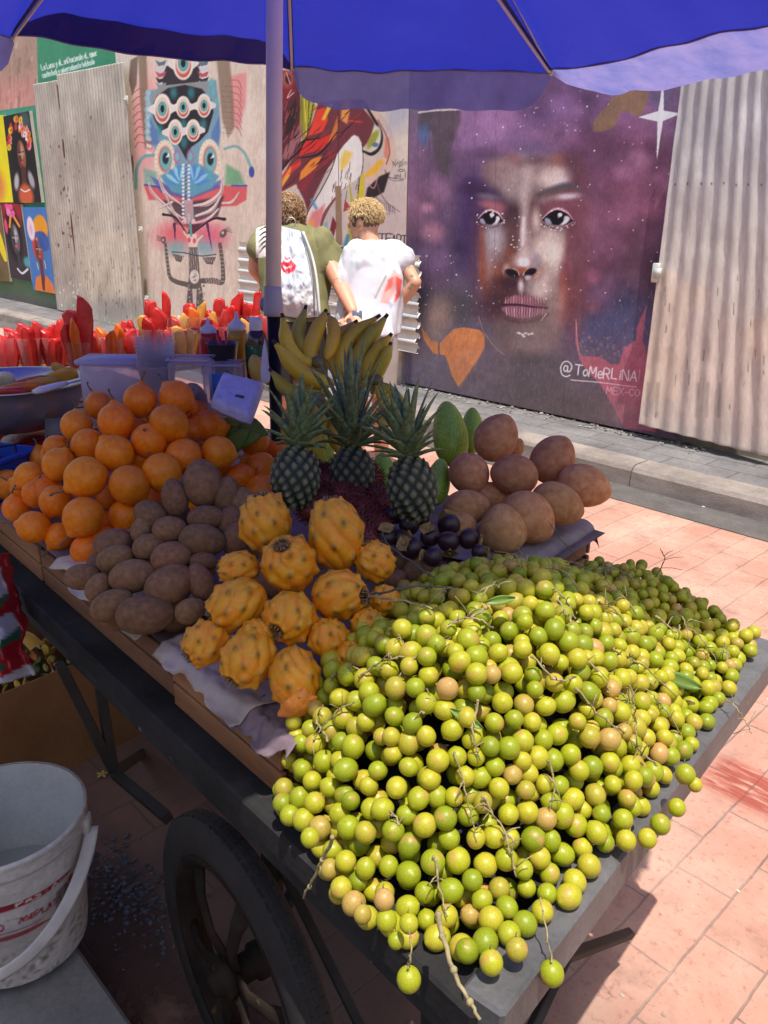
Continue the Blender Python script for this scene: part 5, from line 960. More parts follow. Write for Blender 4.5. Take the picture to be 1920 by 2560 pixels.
crate(1.88, 3.38, .33, 1.0, ZT + .002, .92, 'wooden crate under the cups of cut fruit')

# cloth and paper lining the crates
M_cloth = mat('purple_tissue', (.15, .10, .12), rough=.7, var=.3, vs=10, bump=.9, bs=18, col2=(.23, .16, .18), fine=.1)
M_film = mat('clear_plastic_lining', (.46, .37, .33), rough=.35, var=.3, vs=12, bump=.8, bs=22, spec=.6, alpha=.9)
M_paper = mat('dirty_white_paper', (.50, .41, .33), rough=.75, var=.3, vs=12, bump=.7, bs=25)
def drape(name, label, quad, n, m, z0, mat_, drop=None, amp=.006, seed=0, cat='paper', edge=.02, thick=.0008):
    """quad of (u,v) corners in cart coordinates, wrinkled sheet with an uneven rim"""
    q = [np.array(a, float) for a in quad]; g = np.random.default_rng(seed); P = np.zeros((n, m, 3)); U = np.linspace(0, 1, n); V = np.linspace(0, 1, m)
    pts = np.array([[a, b] for a in U for b in V]); nz = vnoise(pts * [3, 3] + seed, 3.0, seed, 4).reshape(n, m) - .5; e1 = vnoise(np.stack([U * 5, U * 0], 1) + seed, 1, seed + 1, 2) - .5; e2 = vnoise(np.stack([U * 5, U * 0 + 9], 1) + seed, 1, seed + 2, 2) - .5
    for i, a in enumerate(U):
        for j, b in enumerate(V):
            c = (1 - b) * ((1 - a) * q[0] + a * q[1]) + b * ((1 - a) * q[3] + a * q[2]); c = c.copy(); c[1] += (e1[i] * (1 - b) + e2[i] * b) * edge; z = (z0(c) if callable(z0) else z0) + amp * 2 * (nz[i, j] + .3)
            over = max(0, .018 - c[1]) ; z -= min(.016 + max(0, e1[i]) * .05, over * .9) if drop is None else drop(c); P[i, j] = cp(c[0], max(c[1], -.004 - over * .25), z)
    o = MB().grid(P).build(name, mat_); o.modifiers.new('s', 'SOLIDIFY').thickness = thick; return tag(o, label, cat)
drape('lining_sheet', 'dark purple tissue sheet lining the crates under the fruit', [(.36, .02), (1.95, .02), (1.95, 1.0), (.36, 1.0)], 90, 60, lambda c: ZC + .004 + (.034 if c[1] > .5 and c[0] < .70 else 0) * min(1, max(0, (c[1] - .48) / .03)) * min(1, max(0, (.72 - c[0]) / .03)), M_cloth, seed=3, cat='tissue sheet', amp=.004)
drape('paper_sheet', 'torn dirty white paper hanging over the crate edge below the brown fruit', [(.78, -.006), (1.16, -.004), (1.14, .16), (.72, .17)], 60, 26, ZC + .014, M_paper, seed=8, edge=.05, amp=.005)
drape('paper_sheet', 'purple and white plastic paper folded over the crate edge below the pitahayas', [(.47, -.012), (.72, -.008), (.70, .12), (.44, .12)], 50, 24, ZC + .015, M_film, seed=12, edge=.05, amp=.006)
drape('paper_sheet', 'purple tissue corner dangling over the crate beside the green fruit', [(.36, -.012), (.50, -.014), (.50, .1), (.34, .12)], 40, 24, ZC + .010, M_cloth, seed=15, edge=.07, amp=.008)
drape('paper_sheet', 'crumpled purple cloth showing at the right crate corner under the mameys', [(.375, .60), (.72, .60), (.72, 1.04), (.385, 1.03)], 44, 44, ZC + .052, mat('lilac_cloth', (.24, .19, .21), rough=.7, var=.3, vs=12, bump=1, bs=20, col2=(.38, .31, .33)), seed=18, edge=.03, amp=.007, drop=lambda c: max(0, c[1] - 1.0) * 1.6 + max(0, .395 - c[0]) * 1.2)
# ================================================================== fruit
def march(px, py, H, t0=.5, t1=3.2):
    r = ray(px, py); last = None; best = (1e9, None)
    for t in np.linspace(t0, t1, 540):
        P = EYE + r * t; h = H(P[0], P[1]); dz = P[2] - h
        if dz <= 0: return P, t
        if dz < best[0]: best = (dz, t)
    t = best[1]; return EYE + r * t, t
def cone(x0, y0, pk, sl, base, rnd=.04):
    def H(x, y): d = math.hypot(x - x0, y - y0); d = math.sqrt(d * d + rnd * rnd) - rnd; return max(base, pk - sl * d)
    return H
RT = _unit(RW @ np.array([1., 0, 0])); UPV = _unit(RW @ np.array([0, -1., 0])); FW = _unit(RW @ np.array([0, 0, 1.]))
def imgdir(ang, tow=0.0):
    """world direction for an image-plane angle in degrees (0 right, 90 up), tow>0 tips it towards the viewer"""
    a = R(ang); return _unit(RT * math.cos(a) + UPV * math.sin(a) - FW * tow)
def place(name, me, P, z, s, label, cat, group, spin=0.0, parts=()):
    """thing made of one mesh plus part meshes that share its frame; z = world direction of the local Z axis"""
    M_ = basis(z); c, n = math.cos(spin), math.sin(spin); M_ = M_ @ np.array([[c, -n, 0], [n, c, 0], [0, 0, 1]])
    sc = (s, s, s) if np.ndim(s) == 0 else tuple(float(q) for q in s)
    if parts:
        t = thing(name, label, cat, P, group); t.rotation_euler = eul(M_); t.scale = sc
        o = bpy.data.objects.new(parts[0], me); COL.objects.link(o); o.parent = t
        for pn, pm in zip(parts[1::2], parts[2::2]): o = bpy.data.objects.new(pn, pm); COL.objects.link(o); o.parent = t
        return t
    return obj(name, me, None, loc=P, rot=eul(M_), scale=sc, label=label, cat=cat, group=group)

# ---- granadillas
M_gran = mat('granadilla_skin', (.92, .19, .004), rough=.45, var=.12, vs=3.5, bump=.03, bs=50, col2=(.96, .28, .008), objvar=.10, hue=.006, spots=(34, .72, (.55, .12, .02)), sss=.05, ssc=(.02, .008, .002), spec=.4)
M_stem = mat('dry_stem', (.15, .11, .075), rough=.85, var=.35, vs=40)
M_dark = mat('dark_calyx', (.05, .032, .022), rough=.9)
def gran_mesh(seed):
    g = np.random.default_rng(seed); v, f = sph(32, 22); v = v.copy(); th = np.arccos(np.clip(v[:, 2], -1, 1)); r = 1 + .03 * np.sin(3 * np.arctan2(v[:, 1], v[:, 0]) + seed) * np.sin(th) * .6
    neck = np.exp(-(th / .20) ** 2) * .22; v = v * (r + neck)[:, None]; v[:, 2] *= 1.04; n = vnoise(v + 5, 2.2, seed, 2) - .5; v *= (1 + .035 * n)[:, None]
    me = MB().add(v, f).mesh('granadilla_body', M_gran); b = g.uniform(-.5, .5); p = [(0, 0, 1.22), (b * .15, .05, 1.42), (b * .5, .1, 1.62), (b * .9, .06, 1.80)]
    st = MB().tube(catmull(p, 4), np.interp(np.linspace(0, 1, 13), [0, .3, .75, .85, 1], [.085, .05, .045, .075, .06]), 7).mesh('stem', M_stem)
    fl = MB()
    for k in range(5): a = k * 1.257; fl.sphere((.09 * math.cos(a), .09 * math.sin(a), -1.045), (.08, .03, .015), 6, 4, np.array([[math.cos(a), -math.sin(a), 0], [math.sin(a), math.cos(a), 0], [0, 0, 1]]))
    return me, st, fl.mesh('blossom_end', M_dark)
GM = [gran_mesh(k) for k in range(4)]
Hg = cone(-1.74, .93, 1.20, .62, .925, .05)
GR = [ # zoom x, y, diameter, image angle of the stem, tip towards viewer, what sets it apart
 (830, 715, 195, 84, .1, 'at the very peak of the pile with its stem straight up'), (1045, 700, 205, 128, .0, 'at the top right beside the peak, stem leaning left'), (690, 840, 215, 96, .1, 'just below the left of the peak, stem pointing up'), (590, 745, 165, 118, .0, 'high on the left in front of the white tub, stem up left'),
 (455, 865, 185, 100, -.3, 'at the upper left edge beside the steel bowl'), (520, 975, 190, 40, -.6, 'with a reddish shoulder left of the pile centre'), (680, 1030, 222, 120, .5, 'glossy round one in the pile centre with stem up left'), (885, 955, 210, -90, -1.6, 'showing its dark star-shaped blossom end'),
 (1000, 850, 225, -38, .2, 'egg shaped below the top right one, stem to the lower right'), (1160, 775, 140, 60, -.4, 'half hidden behind the upper right of the pile'), (1270, 880, 155, 10, -.3, 'shaded one under the lilac tray of foam'), (1090, 1045, 210, 110, -.8, 'on the right shoulder above the upright brown fruit'),
 (1150, 890, 150, 5, .1, 'small one right of the pile with its stem sticking right'), (1295, 1025, 200, -10, .1, 'at the right flank with its stem pointing right to the pineapple'), (1425, 1170, 165, 30, -.5, 'lowest on the right behind the top pitahaya'), (340, 1000, 165, 150, -.6, 'on the left slope half behind two others'),
 (350, 1095, 195, 60, .2, 'on the left slope with dark freckles by its stem'), (175, 1165, 175, 222, .2, 'far left one above the blue crate edge, stem down left'), (215, 1265, 170, 70, .4, 'second row up at the left end with a pale scar on top'), (510, 1170, 245, 218, .5, 'large front one left of centre with its stem down left'),
 (770, 1215, 235, -50, -.2, 'large front one above the brown fruit, dull shaded spot'), (960, 1140, 230, 130, -.7, 'large one at the right of the front face'), (330, 1310, 190, 250, .2, 'left of centre low down with its stem hanging'), (95, 1355, 160, 95, .3, 'at the left corner over the crate edge'),
 (200, 1465, 190, 168, .2, 'lower left one whose stem points left'), (495, 1405, 235, 238, .3, 'big bright one low in front with a long pale stem'), (350, 1520, 165, 235, .2, 'hanging lowest at the left with its stem on the cloth'), (520, 1600, 195, 60, -.7, 'lowest front one touching the first brown fruit'),
 (645, 1290, 150, 140, -.6, 'tucked behind the two big front ones'), (740, 1400, 190, 250, .4, 'red flushed one above the brown fruit'), (925, 1300, 140, 90, -.7, 'small patch of one just above the brown fruit'), (1300, 1120, 150, 40, -.6, 'behind the tall upright brown fruit'),
 (1420, 1260, 95, 40, -.6, 'barely showing beside the top pitahaya'), (812, 1075, 110, 90, -.6, 'wedged between the centre and the star-ended one'), (620, 1440, 130, 90, -.6, 'deep in the gap at the foot of the pile'), (820, 870, 120, 90, -.6, 'peeping out under the peak one'), (1480, 1075, 120, 20, -.5, 'in deep shade left of the first pineapple')]
for i, (zx, zy, zd, an, tw, lb) in enumerate(GR):
    px, py, d = zx / 2.37, 700 + zy / 2.37, zd / 2.37; P, t = march(px, py, Hg); t2 = FPX * .0775 / d; tt = .82 * t + .18 * t2; P = EYE + ray(px, py) * tt
    if P[2] < .915: tt = (.915 - EYE[2]) / ray(px, py)[2]; P = EYE + ray(px, py) * tt
    rr = d * tt / FPX / 2; m3 = GM[i % 4]; place('granadilla', m3[0], P, imgdir(an, tw), rr, 'orange granadilla ' + lb, 'granadilla', 'granadillas piled on the cart', spin=i, parts=('skin', 'stem', m3[1], 'blossom_end', m3[2]))
gg = np.random.default_rng(9); hid = []
for i in range(200):   # the inside of the pile
    x, y = -1.74 + gg.uniform(-.36, .42), .93 + gg.uniform(-.34, .34); z = Hg(x, y) - .072
    if z < .916: continue
    if all(math.dist((x, y, z), q) > .073 for q in hid): hid.append((x, y, z))
for i, q in enumerate(hid[:26]): m3 = GM[i % 4]; place('granadilla', m3[0], q, (gg.normal(), gg.normal(), gg.normal()), .037, 'orange granadilla buried inside the pile, seen only through gaps', 'granadilla', 'granadillas buried in the pile', parts=('skin', 'stem', m3[1]))

# ---- brown oval sapodillas
M_sap = mat('brown_fruit_skin', (.20, .092, .042), rough=.85, var=.22, vs=3, bump=.2, bs=110, col2=(.29, .145, .07), objvar=.18, hue=.008, fine=.05, spots=(11, .72, (.08, .045, .03)))
def oval_mesh(nm, m, asp, seed, pointy=0.0, nu=32, nv=22, lump=.03):
    v, f = sph(nu, nv); v = v.copy(); zz = v[:, 2].copy(); v[:, :2] *= (1 - .06 * zz - pointy * np.clip(zz, 0, 1) ** 3)[:, None]; v[:, 2] *= asp; n = vnoise(v * .6 + 9, 1.6, seed, 2) - .5; v *= (1 + lump * 2 * n)[:, None]
    mb = MB().add(v, f); return mb.mesh(nm, m)
SM = [oval_mesh('sapodilla_body', M_sap, a, k) for k, a in enumerate((1.45, 1.3, 1.22, 1.5))]
SN = MB().lathe([(0, .03), (.05, .025), (.09, .01), (.10, -.02), (.0, -.03)], 10).mesh('stem_scar', M_dark)
Hs = cone(-1.24, .74, 1.115, .80, .913, .03)
SP = [(506, 1208, 88, 120, 100, 'standing upright on top of its heap'), (437, 1244, 60, 92, 100, 'upright in shade left of the top one'), (567, 1238, 60, 88, 80, 'upright behind the right of the top one'), (515, 1295, 58, 106, 4, 'lying level right under the top one'), (378, 1290, 68, 78, 140, 'small one at the left shoulder below the orange fruit'),
 (424, 1324, 62, 84, 5, 'lying level left of the middle of the heap'), (506, 1350, 76, 112, -8, 'large one lying level in the heap centre'), (371, 1367, 60, 68, 20, 'small rounded one left of the centre'), (284, 1362, 74, 98, 20, 'touching the lowest orange fruit'), (290, 1396, 64, 94, 15, 'long one second from the left'),
 (429, 1394, 74, 96, 12, 'with a faint ring mark in the centre front'), (207, 1442, 60, 96, 8, 'farthest left on the paper edge'), (333, 1440, 78, 110, 12, 'large one in the middle left'), (424, 1464, 94, 120, 32, 'large tilted one in the front right'), (246, 1469, 56, 74, 60, 'small tilted one at the front left'), (280, 1512, 70, 102, 25, 'second row front over the paper'),
 (364, 1536, 90, 140, 2, 'biggest reddish one nearest the crate edge'), (501, 1454, 60, 90, 110, 'standing beside the left pitahaya'), (475, 1527, 60, 74, 30, 'low one against the left pitahaya'), (510, 1404, 44, 66, 0, 'partly hidden beside the pitahaya stem'), (355, 1325, 50, 64, 80, 'dark one deep under the shoulder'), (590, 1346, 62, 80, 60, 'in shade behind the pitahayas'), (606, 1262, 66, 74, 90, 'between the top one and the tall pitahaya'), (575, 1303, 56, 76, 80, 'shaded one right of the level one')]
for i, (px, py, mn, mj, an, lb) in enumerate(SP):
    P, t = march(px, py, Hs)
    if P[2] < .908: t = (.908 - EYE[2]) / ray(px, py)[2]; P = EYE + ray(px, py) * t
    r = mn * t / FPX / 2 * 1.10; a = min(mj / mn, 1.6); ms = SM[int(np.argmin([abs(a - q) for q in (1.45, 1.3, 1.22, 1.5)]))]
    place('sapodilla', ms, P, imgdir(an, gg.uniform(-.25, .25)), r, 'brown oval sapodilla ' + lb, 'sapodilla', 'brown sapodillas heaped on the cart', spin=i, parts=('skin', 'stem_scar', SN))
for i, (px, py, mn, an, lb) in enumerate([(1008, 1404, 62, 60, 'golden brown sapodilla right of the pitahayas beside the dark twig'), (1052, 1427, 74, 20, 'tan sapodilla just left of the shaded green fruit'), (986, 1452, 52, 40, 'small dull sapodilla between the pitahayas and the twig')]):
    P, t = march(px, py, lambda x, y: .955); place('sapodilla', SM[1], P, imgdir(an, .2), mn * t / FPX / 2, lb, 'sapodilla', None, parts=('skin', 'stem_scar', SN))
hid = []
for i in range(300):
    x, y = -1.24 + gg.uniform(-.3, .3), .74 + gg.uniform(-.22, .3); z = Hs(x, y) - .06
    if z < .905: continue
    if all(math.dist((x, y, z), q) > .06 for q in hid): hid.append((x, y, z))
for i, q in enumerate(hid[:14]): place('sapodilla', SM[i % 4], q, (gg.normal(), gg.normal(), .3), .029, 'brown sapodilla buried inside the heap, seen only through gaps', 'sapodilla', 'sapodillas buried in the heap', parts=('skin', 'stem_scar', SN))

# ---- yellow pitahayas
M_pit = mat('pitahaya_skin', (1, 1, 1), attr=True, rough=.42, var=.12, vs=7, bump=.3, bs=45, sss=.05, ssc=(.02, .01, .003), fine=.06)
def pit_mesh(seed, asp=1.3):
    g = np.random.default_rng(seed); nu, nv = 84, 60; v, f = sph(nu, nv); v = v.copy(); ph = np.arctan2(v[:, 1], v[:, 0]); zz = v[:, 2].copy(); rr = np.hypot(v[:, 0], v[:, 1]); r = np.ones(len(v))
    r += (.03 + .075 * vnoise(v * 1.0 + 4, 1.6, seed + 7, 2)) * np.abs(np.sin((ph + zz * .9 + .7 * vnoise(v + 6, 1.2, seed + 3, 2)) * 4)) ** .7 * rr - .05; r *= 1 - .10 * zz; top = np.clip((zz - .86) / .14, 0, 1); r -= top * .16; r += .10 * np.exp(-((zz - .90) / .05) ** 2) * (.7 + .3 * np.sin(ph * 6))
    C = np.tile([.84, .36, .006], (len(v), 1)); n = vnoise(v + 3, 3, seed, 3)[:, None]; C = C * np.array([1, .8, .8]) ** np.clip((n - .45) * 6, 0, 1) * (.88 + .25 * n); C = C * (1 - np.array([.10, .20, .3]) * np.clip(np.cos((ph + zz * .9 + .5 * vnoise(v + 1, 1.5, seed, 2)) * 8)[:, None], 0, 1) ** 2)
    K = 26
    for k in range(K):
        z0 = -.86 + 1.66 * (k + .5) / K; p0 = k * 2.39996 + g.uniform(-.2, .2); d = np.array([math.sqrt(1 - z0 * z0) * math.cos(p0), math.sqrt(1 - z0 * z0) * math.sin(p0), z0]); q = v @ d / np.linalg.norm(v, axis=1); a = np.arccos(np.clip(q, -1, 1)); h = g.uniform(.07, .15)
        r += h * 1.15 * np.exp(-(a / .13) ** 2) + .03 * np.exp(-(a / .05) ** 2); w = np.clip(1.35 * np.exp(-(a / .080) ** 2), 0, 1)[:, None] * g.uniform(.7, 1); C = C * (1 - w) + np.array([.06, .035, .02]) * w; w = np.exp(-(a / .19) ** 2)[:, None] * .15; C = C * (1 - w) + np.array([.55, .38, .03]) * w
    v *= r[:, None]; v[:, 2] *= asp; n2 = vnoise(v + 8, 1.3, seed, 2) - .5; v *= (1 + .08 * n2)[:, None]; t = top[:, None]; C = C * (1 - t) + np.array([.03, .022, .015]) * t
    for _ in range(5):
        d = _unit(g.normal(size=3)); a = np.arccos(np.clip((v @ d) / np.linalg.norm(v, axis=1), -1, 1)); w = (np.clip(1 - a / .3, 0, 1) * (vnoise(v, 6, seed + 4, 2) > .54))[:, None] * .5; C = C * (1 - w) + np.array([.16, .08, .02]) * w
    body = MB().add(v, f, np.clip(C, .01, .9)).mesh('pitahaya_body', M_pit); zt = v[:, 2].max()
    cal = MB()
    for k in range(11): a = k * .571 + g.uniform(-.1, .1); b = np.array([math.cos(a), math.sin(a), 0]); z0 = asp * .78; cal.tube([b * .24 + (0, 0, z0 - .02), b * .27 + (0, 0, z0 + .10), b * .22 + (0, 0, z0 + .16 + g.uniform(0, .05))], [.06, .04, .012], 6, flat=.5)
    return body, cal.mesh('dry_calyx', M_cal)
M_cal = mat('dry_calyx', (.22, .15, .09), rough=.9, var=.4, vs=20)
PM = [pit_mesh(k, a) for k, a in enumerate((1.22, 1.4, 1.12, 1.3))]
Hp = cone(-.965, .765, 1.135, .78, .94, .04)
PT = [(662, 1300, 128, 1.25, 97, .15, 0, 'standing upright at the top left of the heap'), (839, 1325, 136, 1.42, 100, .0, 1, 'tallest, standing upright at the top right of the heap'), (721, 1406, 138, 1.12, 105, .9, 2, 'in the upper middle with its dark hollow end facing up'), (592, 1420, 84, 1.3, 180, .2, 0, 'small one lying with its hollow end to the left'),
 (586, 1515, 126, 1.28, 205, .3, 3, 'lying on its side in the middle left'), (721, 1547, 132, 1.05, 225, 1.1, 2, 'in the centre with its open dark hole facing the viewer'), (854, 1488, 126, 1.18, 0, .4, 0, 'in the middle right with its stem end to the right'), (934, 1400, 98, 1.15, 120, .1, 2, 'at the right shoulder under the tallest one'),
 (510, 1612, 112, 1.12, 215, .5, 2, 'at the lower left corner over the folded paper'), (617, 1652, 132, 1.2, 235, .5, 3, 'lowest middle one lying on the paper'), (738, 1704, 126, 1.32, 280, .3, 1, 'lowest right one with a torn orange patch'), (824, 1593, 100, 1.05, 60, -.4, 2, 'partly hidden right of the centre one'),
 (923, 1562, 88, 1.0, 40, -.4, 0, 'half covered at the right by green fruit'), (965, 1500, 78, 1.05, 40, -.3, 2, 'small shaded one at the far right of the heap'), (640, 1590, 90, 1.1, 90, -.6, 0, 'buried between the lower ones'), (880, 1640, 90, 1.1, 90, -.6, 1, 'deep in shade behind the green fruit')]
for i, (px, py, mn, asp, an, tw, k, lb) in enumerate(PT):
    P, t = march(px, py, Hp)
    if P[2] < .93: t = (.93 - EYE[2]) / ray(px, py)[2]; P = EYE + ray(px, py) * t
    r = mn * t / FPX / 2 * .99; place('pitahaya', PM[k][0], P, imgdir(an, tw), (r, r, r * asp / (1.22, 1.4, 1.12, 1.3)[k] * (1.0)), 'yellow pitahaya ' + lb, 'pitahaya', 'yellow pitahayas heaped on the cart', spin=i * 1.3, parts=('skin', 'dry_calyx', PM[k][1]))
    if i == 10: tor = P + imgdir(-75, .9) * r * 1.05
mbt = MB(); vt, ft = sph(20, 12); vt = vt * np.array([1, .7, .35]); n = vnoise(vt + 2, 3, 3, 3) - .5; vt = vt * (1 + .7 * n)[:, None]
o = mbt.add(vt * .028, ft).build('torn_flesh', mat('torn_orange_flesh', (.85, .26, .04), rough=.5, var=.3, vs=80, bump=.6, bs=120), None); o.location = Vector(tor); o.rotation_euler = eul(basis(imgdir(-60, 1.2))); tag(o, 'torn scrap of orange peel on the lowest pitahaya beside the green fruit', 'fruit peel')

# ---- mameys
M_mam = mat('mamey_skin', (.56, .215, .075), rough=.9, var=.2, vs=3, bump=.3, bs=140, col2=(.68, .33, .14), objvar=.14, hue=.008, fine=.07, spots=(18, .72, (.2, .09, .05)))
MM = [oval_mesh('mamey_body', M_mam, a, k + 20, pointy=.18, lump=.025, nu=40, nv=28) for k, a in enumerate((1.18, 1.3, 1.06))]
Hm = cone(-1.10, 1.46, 1.105, .42, .975, .05)
MP = [(1241, 1094, 101, 124, 62, 'balanced on top of the heap with a blunt point up right'), (1382, 1148, 103, 120, 58, 'second from the right in the upper row, point up right'), (1461, 1215, 100, 132, -20, 'farthest right, lying over the cloth corner'), (1285, 1188, 98, 112, 170, 'with a greyish bloom on top in the middle of the heap'), (1174, 1185, 96, 106, -50, 'with dark pits beside the right pineapple'),
 (1167, 1269, 86, 134, 10, 'reddish one lying level behind the black fruit'), (1394, 1260, 100, 130, -22, 'lying in front of the farthest right one'), (1320, 1294, 118, 138, -40, 'large one in the front middle'), (1258, 1321, 114, 120, 100, 'palest and nearest, above the shaded green fruit'), (1302, 1115, 40, 50, 60, 'sliver of one behind the top one'), (1150, 1312, 62, 80, 170, 'small greyish one behind the black mangosteens'), (1240, 1240, 70, 80, 0, 'dark one hidden in the centre gap')]
for i, (px, py, mn, mj, an, lb) in enumerate(MP):
    P, t = march(px, py, Hm)
    if P[2] < .965: t = (.965 - EYE[2]) / ray(px, py)[2]; P = EYE + ray(px, py) * t
    if i in (9, 11): P = P + FW * .07; t += .07
    r = mn * t / FPX / 2; r *= 1.06; a = mj / mn; ms = int(np.argmin([abs(a - q) for q in (1.18, 1.3, 1.06)])); place('mamey', MM[ms], P, imgdir(an, .1), r, 'brown sandpaper-skinned mamey ' + lb, 'mamey', 'mameys heaped at the right of the cart', spin=i, parts=('skin', 'stem_scar', SN))

# ---- mangosteens and rambutans
M_mgo = mat('mangosteen_rind', (.030, .012, .018), rough=.35, var=.4, vs=12, bump=.15, bs=60, col2=(.055, .022, .028), spec=.5, spots=(26, .68, (.10, .055, .03)))
M_mcx = mat('mangosteen_calyx', (.34, .17, .08), rough=.75, var=.4, vs=40, col2=(.5, .32, .10))
mgb = oval_mesh('mangosteen_body', M_mgo, .92, 31, lump=.02); cx = MB()
for k in range(4):
    a = k * math.pi / 2; B_ = np.array([[math.cos(a), -math.sin(a), 0], [math.sin(a), math.cos(a), 0], [0, 0, 1]]); P = np.zeros((7, 7, 3))
    for i in range(7):
        for j in range(7): u, w = i / 6, (j / 6 - .5) * 2; wd = .56 * math.sin(math.pi * min(1, .22 + u * .78)) ; q = np.array([.08 + .78 * u, wd * w, .93 + .12 * math.sin(u * 3) - .06 * u * u + .26 * abs(w) * u]); P[i, j] = B_ @ q
    cx.grid(P)
cx.tube([(0, 0, .85), (.03, 0, 1.25)], [.13, .10], 8); mgc = cx.mesh('calyx', M_mcx)
for i, (px, py, d, an, tw, lb) in enumerate([(1122, 1312, 58, 95, -1.2, 'smooth black one at the upper right by the pale mamey'), (1122, 1355, 56, -88, .5, 'whose brown leafy cap points down, middle right'), (1172, 1347, 54, -15, .3, 'with its cap to the right under the mamey'), (1082, 1393, 50, 180, -.8, 'glossy lowest one above the tan fruit'), (1028, 1369, 56, 150, .9, 'with its wide brown cap facing the viewer at the left'),
   (1075, 1341, 52, 110, .8, 'with a yellowish cap in the middle'), (1049, 1297, 50, 60, -.8, 'in shadow left of the pineapple foot'), (1023, 1312, 52, 80, 1.2, 'with a large open pink-brown cap'), (985, 1286, 52, 70, .2, 'far left in the shadow'), (966, 1342, 52, 90, .8, 'with a frayed cap beside the twig'), (1198, 1380, 40, 0, -.8, 'just showing below the pale mamey'), (1000, 1345, 46, 0, -.8, 'deep in shadow under the open-capped one')]):
    P, t = march(px, py, lambda x, y: 1.0 + .10 * max(0, y - 1.0) + .2 * max(0, -x - .95)); place('mangosteen', mgb, P, imgdir(an, tw), d * t / FPX / 2, 'dark purple mangosteen ' + lb, 'mangosteen', 'mangosteens between mameys and pitahayas', spin=i, parts=('rind', 'calyx', mgc))
M_ram = mat('rambutan_skin', (.09, .012, .012), rough=.6, var=.4, vs=14, col2=(.24, .04, .035), objvar=.3)
rb = MB(); rb.sphere((0, 0, 0), (.72, .72, .8), 20, 14); g = np.random.default_rng(4)
for k in range(110):
    z = 1 - 2 * (k + .5) / 110; a = k * 2.39996; d = np.array([math.sqrt(1 - z * z) * math.cos(a), math.sqrt(1 - z * z) * math.sin(a), z]); b = d * .70; side = _unit(np.cross(d, g.normal(size=3))); rb.tube([b, b + d * .22 + side * .03, b + d * .36 + side * .14], [.055, .035, .008], 5, cap=False)
ram = rb.mesh('rambutan', M_ram); k = 0
for px, py in [(815, 1202), (850, 1235), (905, 1210), (930, 1196), (940, 1240), (872, 1268), (908, 1275), (962, 1262), (985, 1240), (930, 1302), (888, 1312), (950, 1325), (800, 1245), (832, 1288), (790, 1185), (870, 1165), (910, 1175), (840, 1180), (770, 1230), (1000, 1262), (860, 1200), (918, 1345), (775, 1275), (885, 1240)]:
    P, t = march(px, py, lambda x, y: 1.0 + .25 * max(0, -x - 1.0)); k += 1
    place('rambutan', ram, P, (g.normal(), g.normal(), g.normal()), .031, 'dark red hairy rambutan in the shaded cluster behind the pitahayas', 'rambutan', 'rambutans in shade')

# ---- papayas
M_pap = mat('papaya_skin', (.15, .34, .015), rough=.4, var=.25, vs=5, bump=.08, bs=40, col2=(.46, .60, .05), stretch=(5, 5, .7), spec=.45, coat=.1)
def papaya(seed): v, f = sph(40, 30); v = v.copy(); ph = np.arctan2(v[:, 1], v[:, 0]); r = 1 + .045 * np.abs(np.sin(ph * 2.5)) * np.hypot(v[:, 0], v[:, 1]); v[:, :2] *= (r * (1 - .16 * v[:, 2]))[:, None]; v[:, 2] *= 2.0; return MB().add(v, f).mesh('papaya', M_pap)
PPM = papaya(1)
for px, py, w_, h_, an, dz, lb in [(1124, 1084, 76, 165, 96, 0, 'large green papaya standing between pineapple and mamey'), (1180, 1076, 50, 116, 88, .1, 'small green papaya behind the top mamey'), (1094, 1205, 54, 120, 80, .06, 'green papaya behind the right pineapple body'), (962, 1190, 56, 120, 100, .05, 'dark green papaya between the two right pineapples'), (800, 1120, 60, 130, 95, .1, 'green papaya in shade between the left and middle pineapples')]:
    P, t = march(px, py, lambda x, y: 1.03 + .22 * max(0, y - 1.2)); t += dz; P = EYE + ray(px, py) * t; r = w_ * t / FPX / 2 * 1.12; place('papaya', PPM, P, imgdir(an, -.25), (r, r, r * h_ / w_ / 2.15), lb, 'papaya', 'green papayas on the cart')

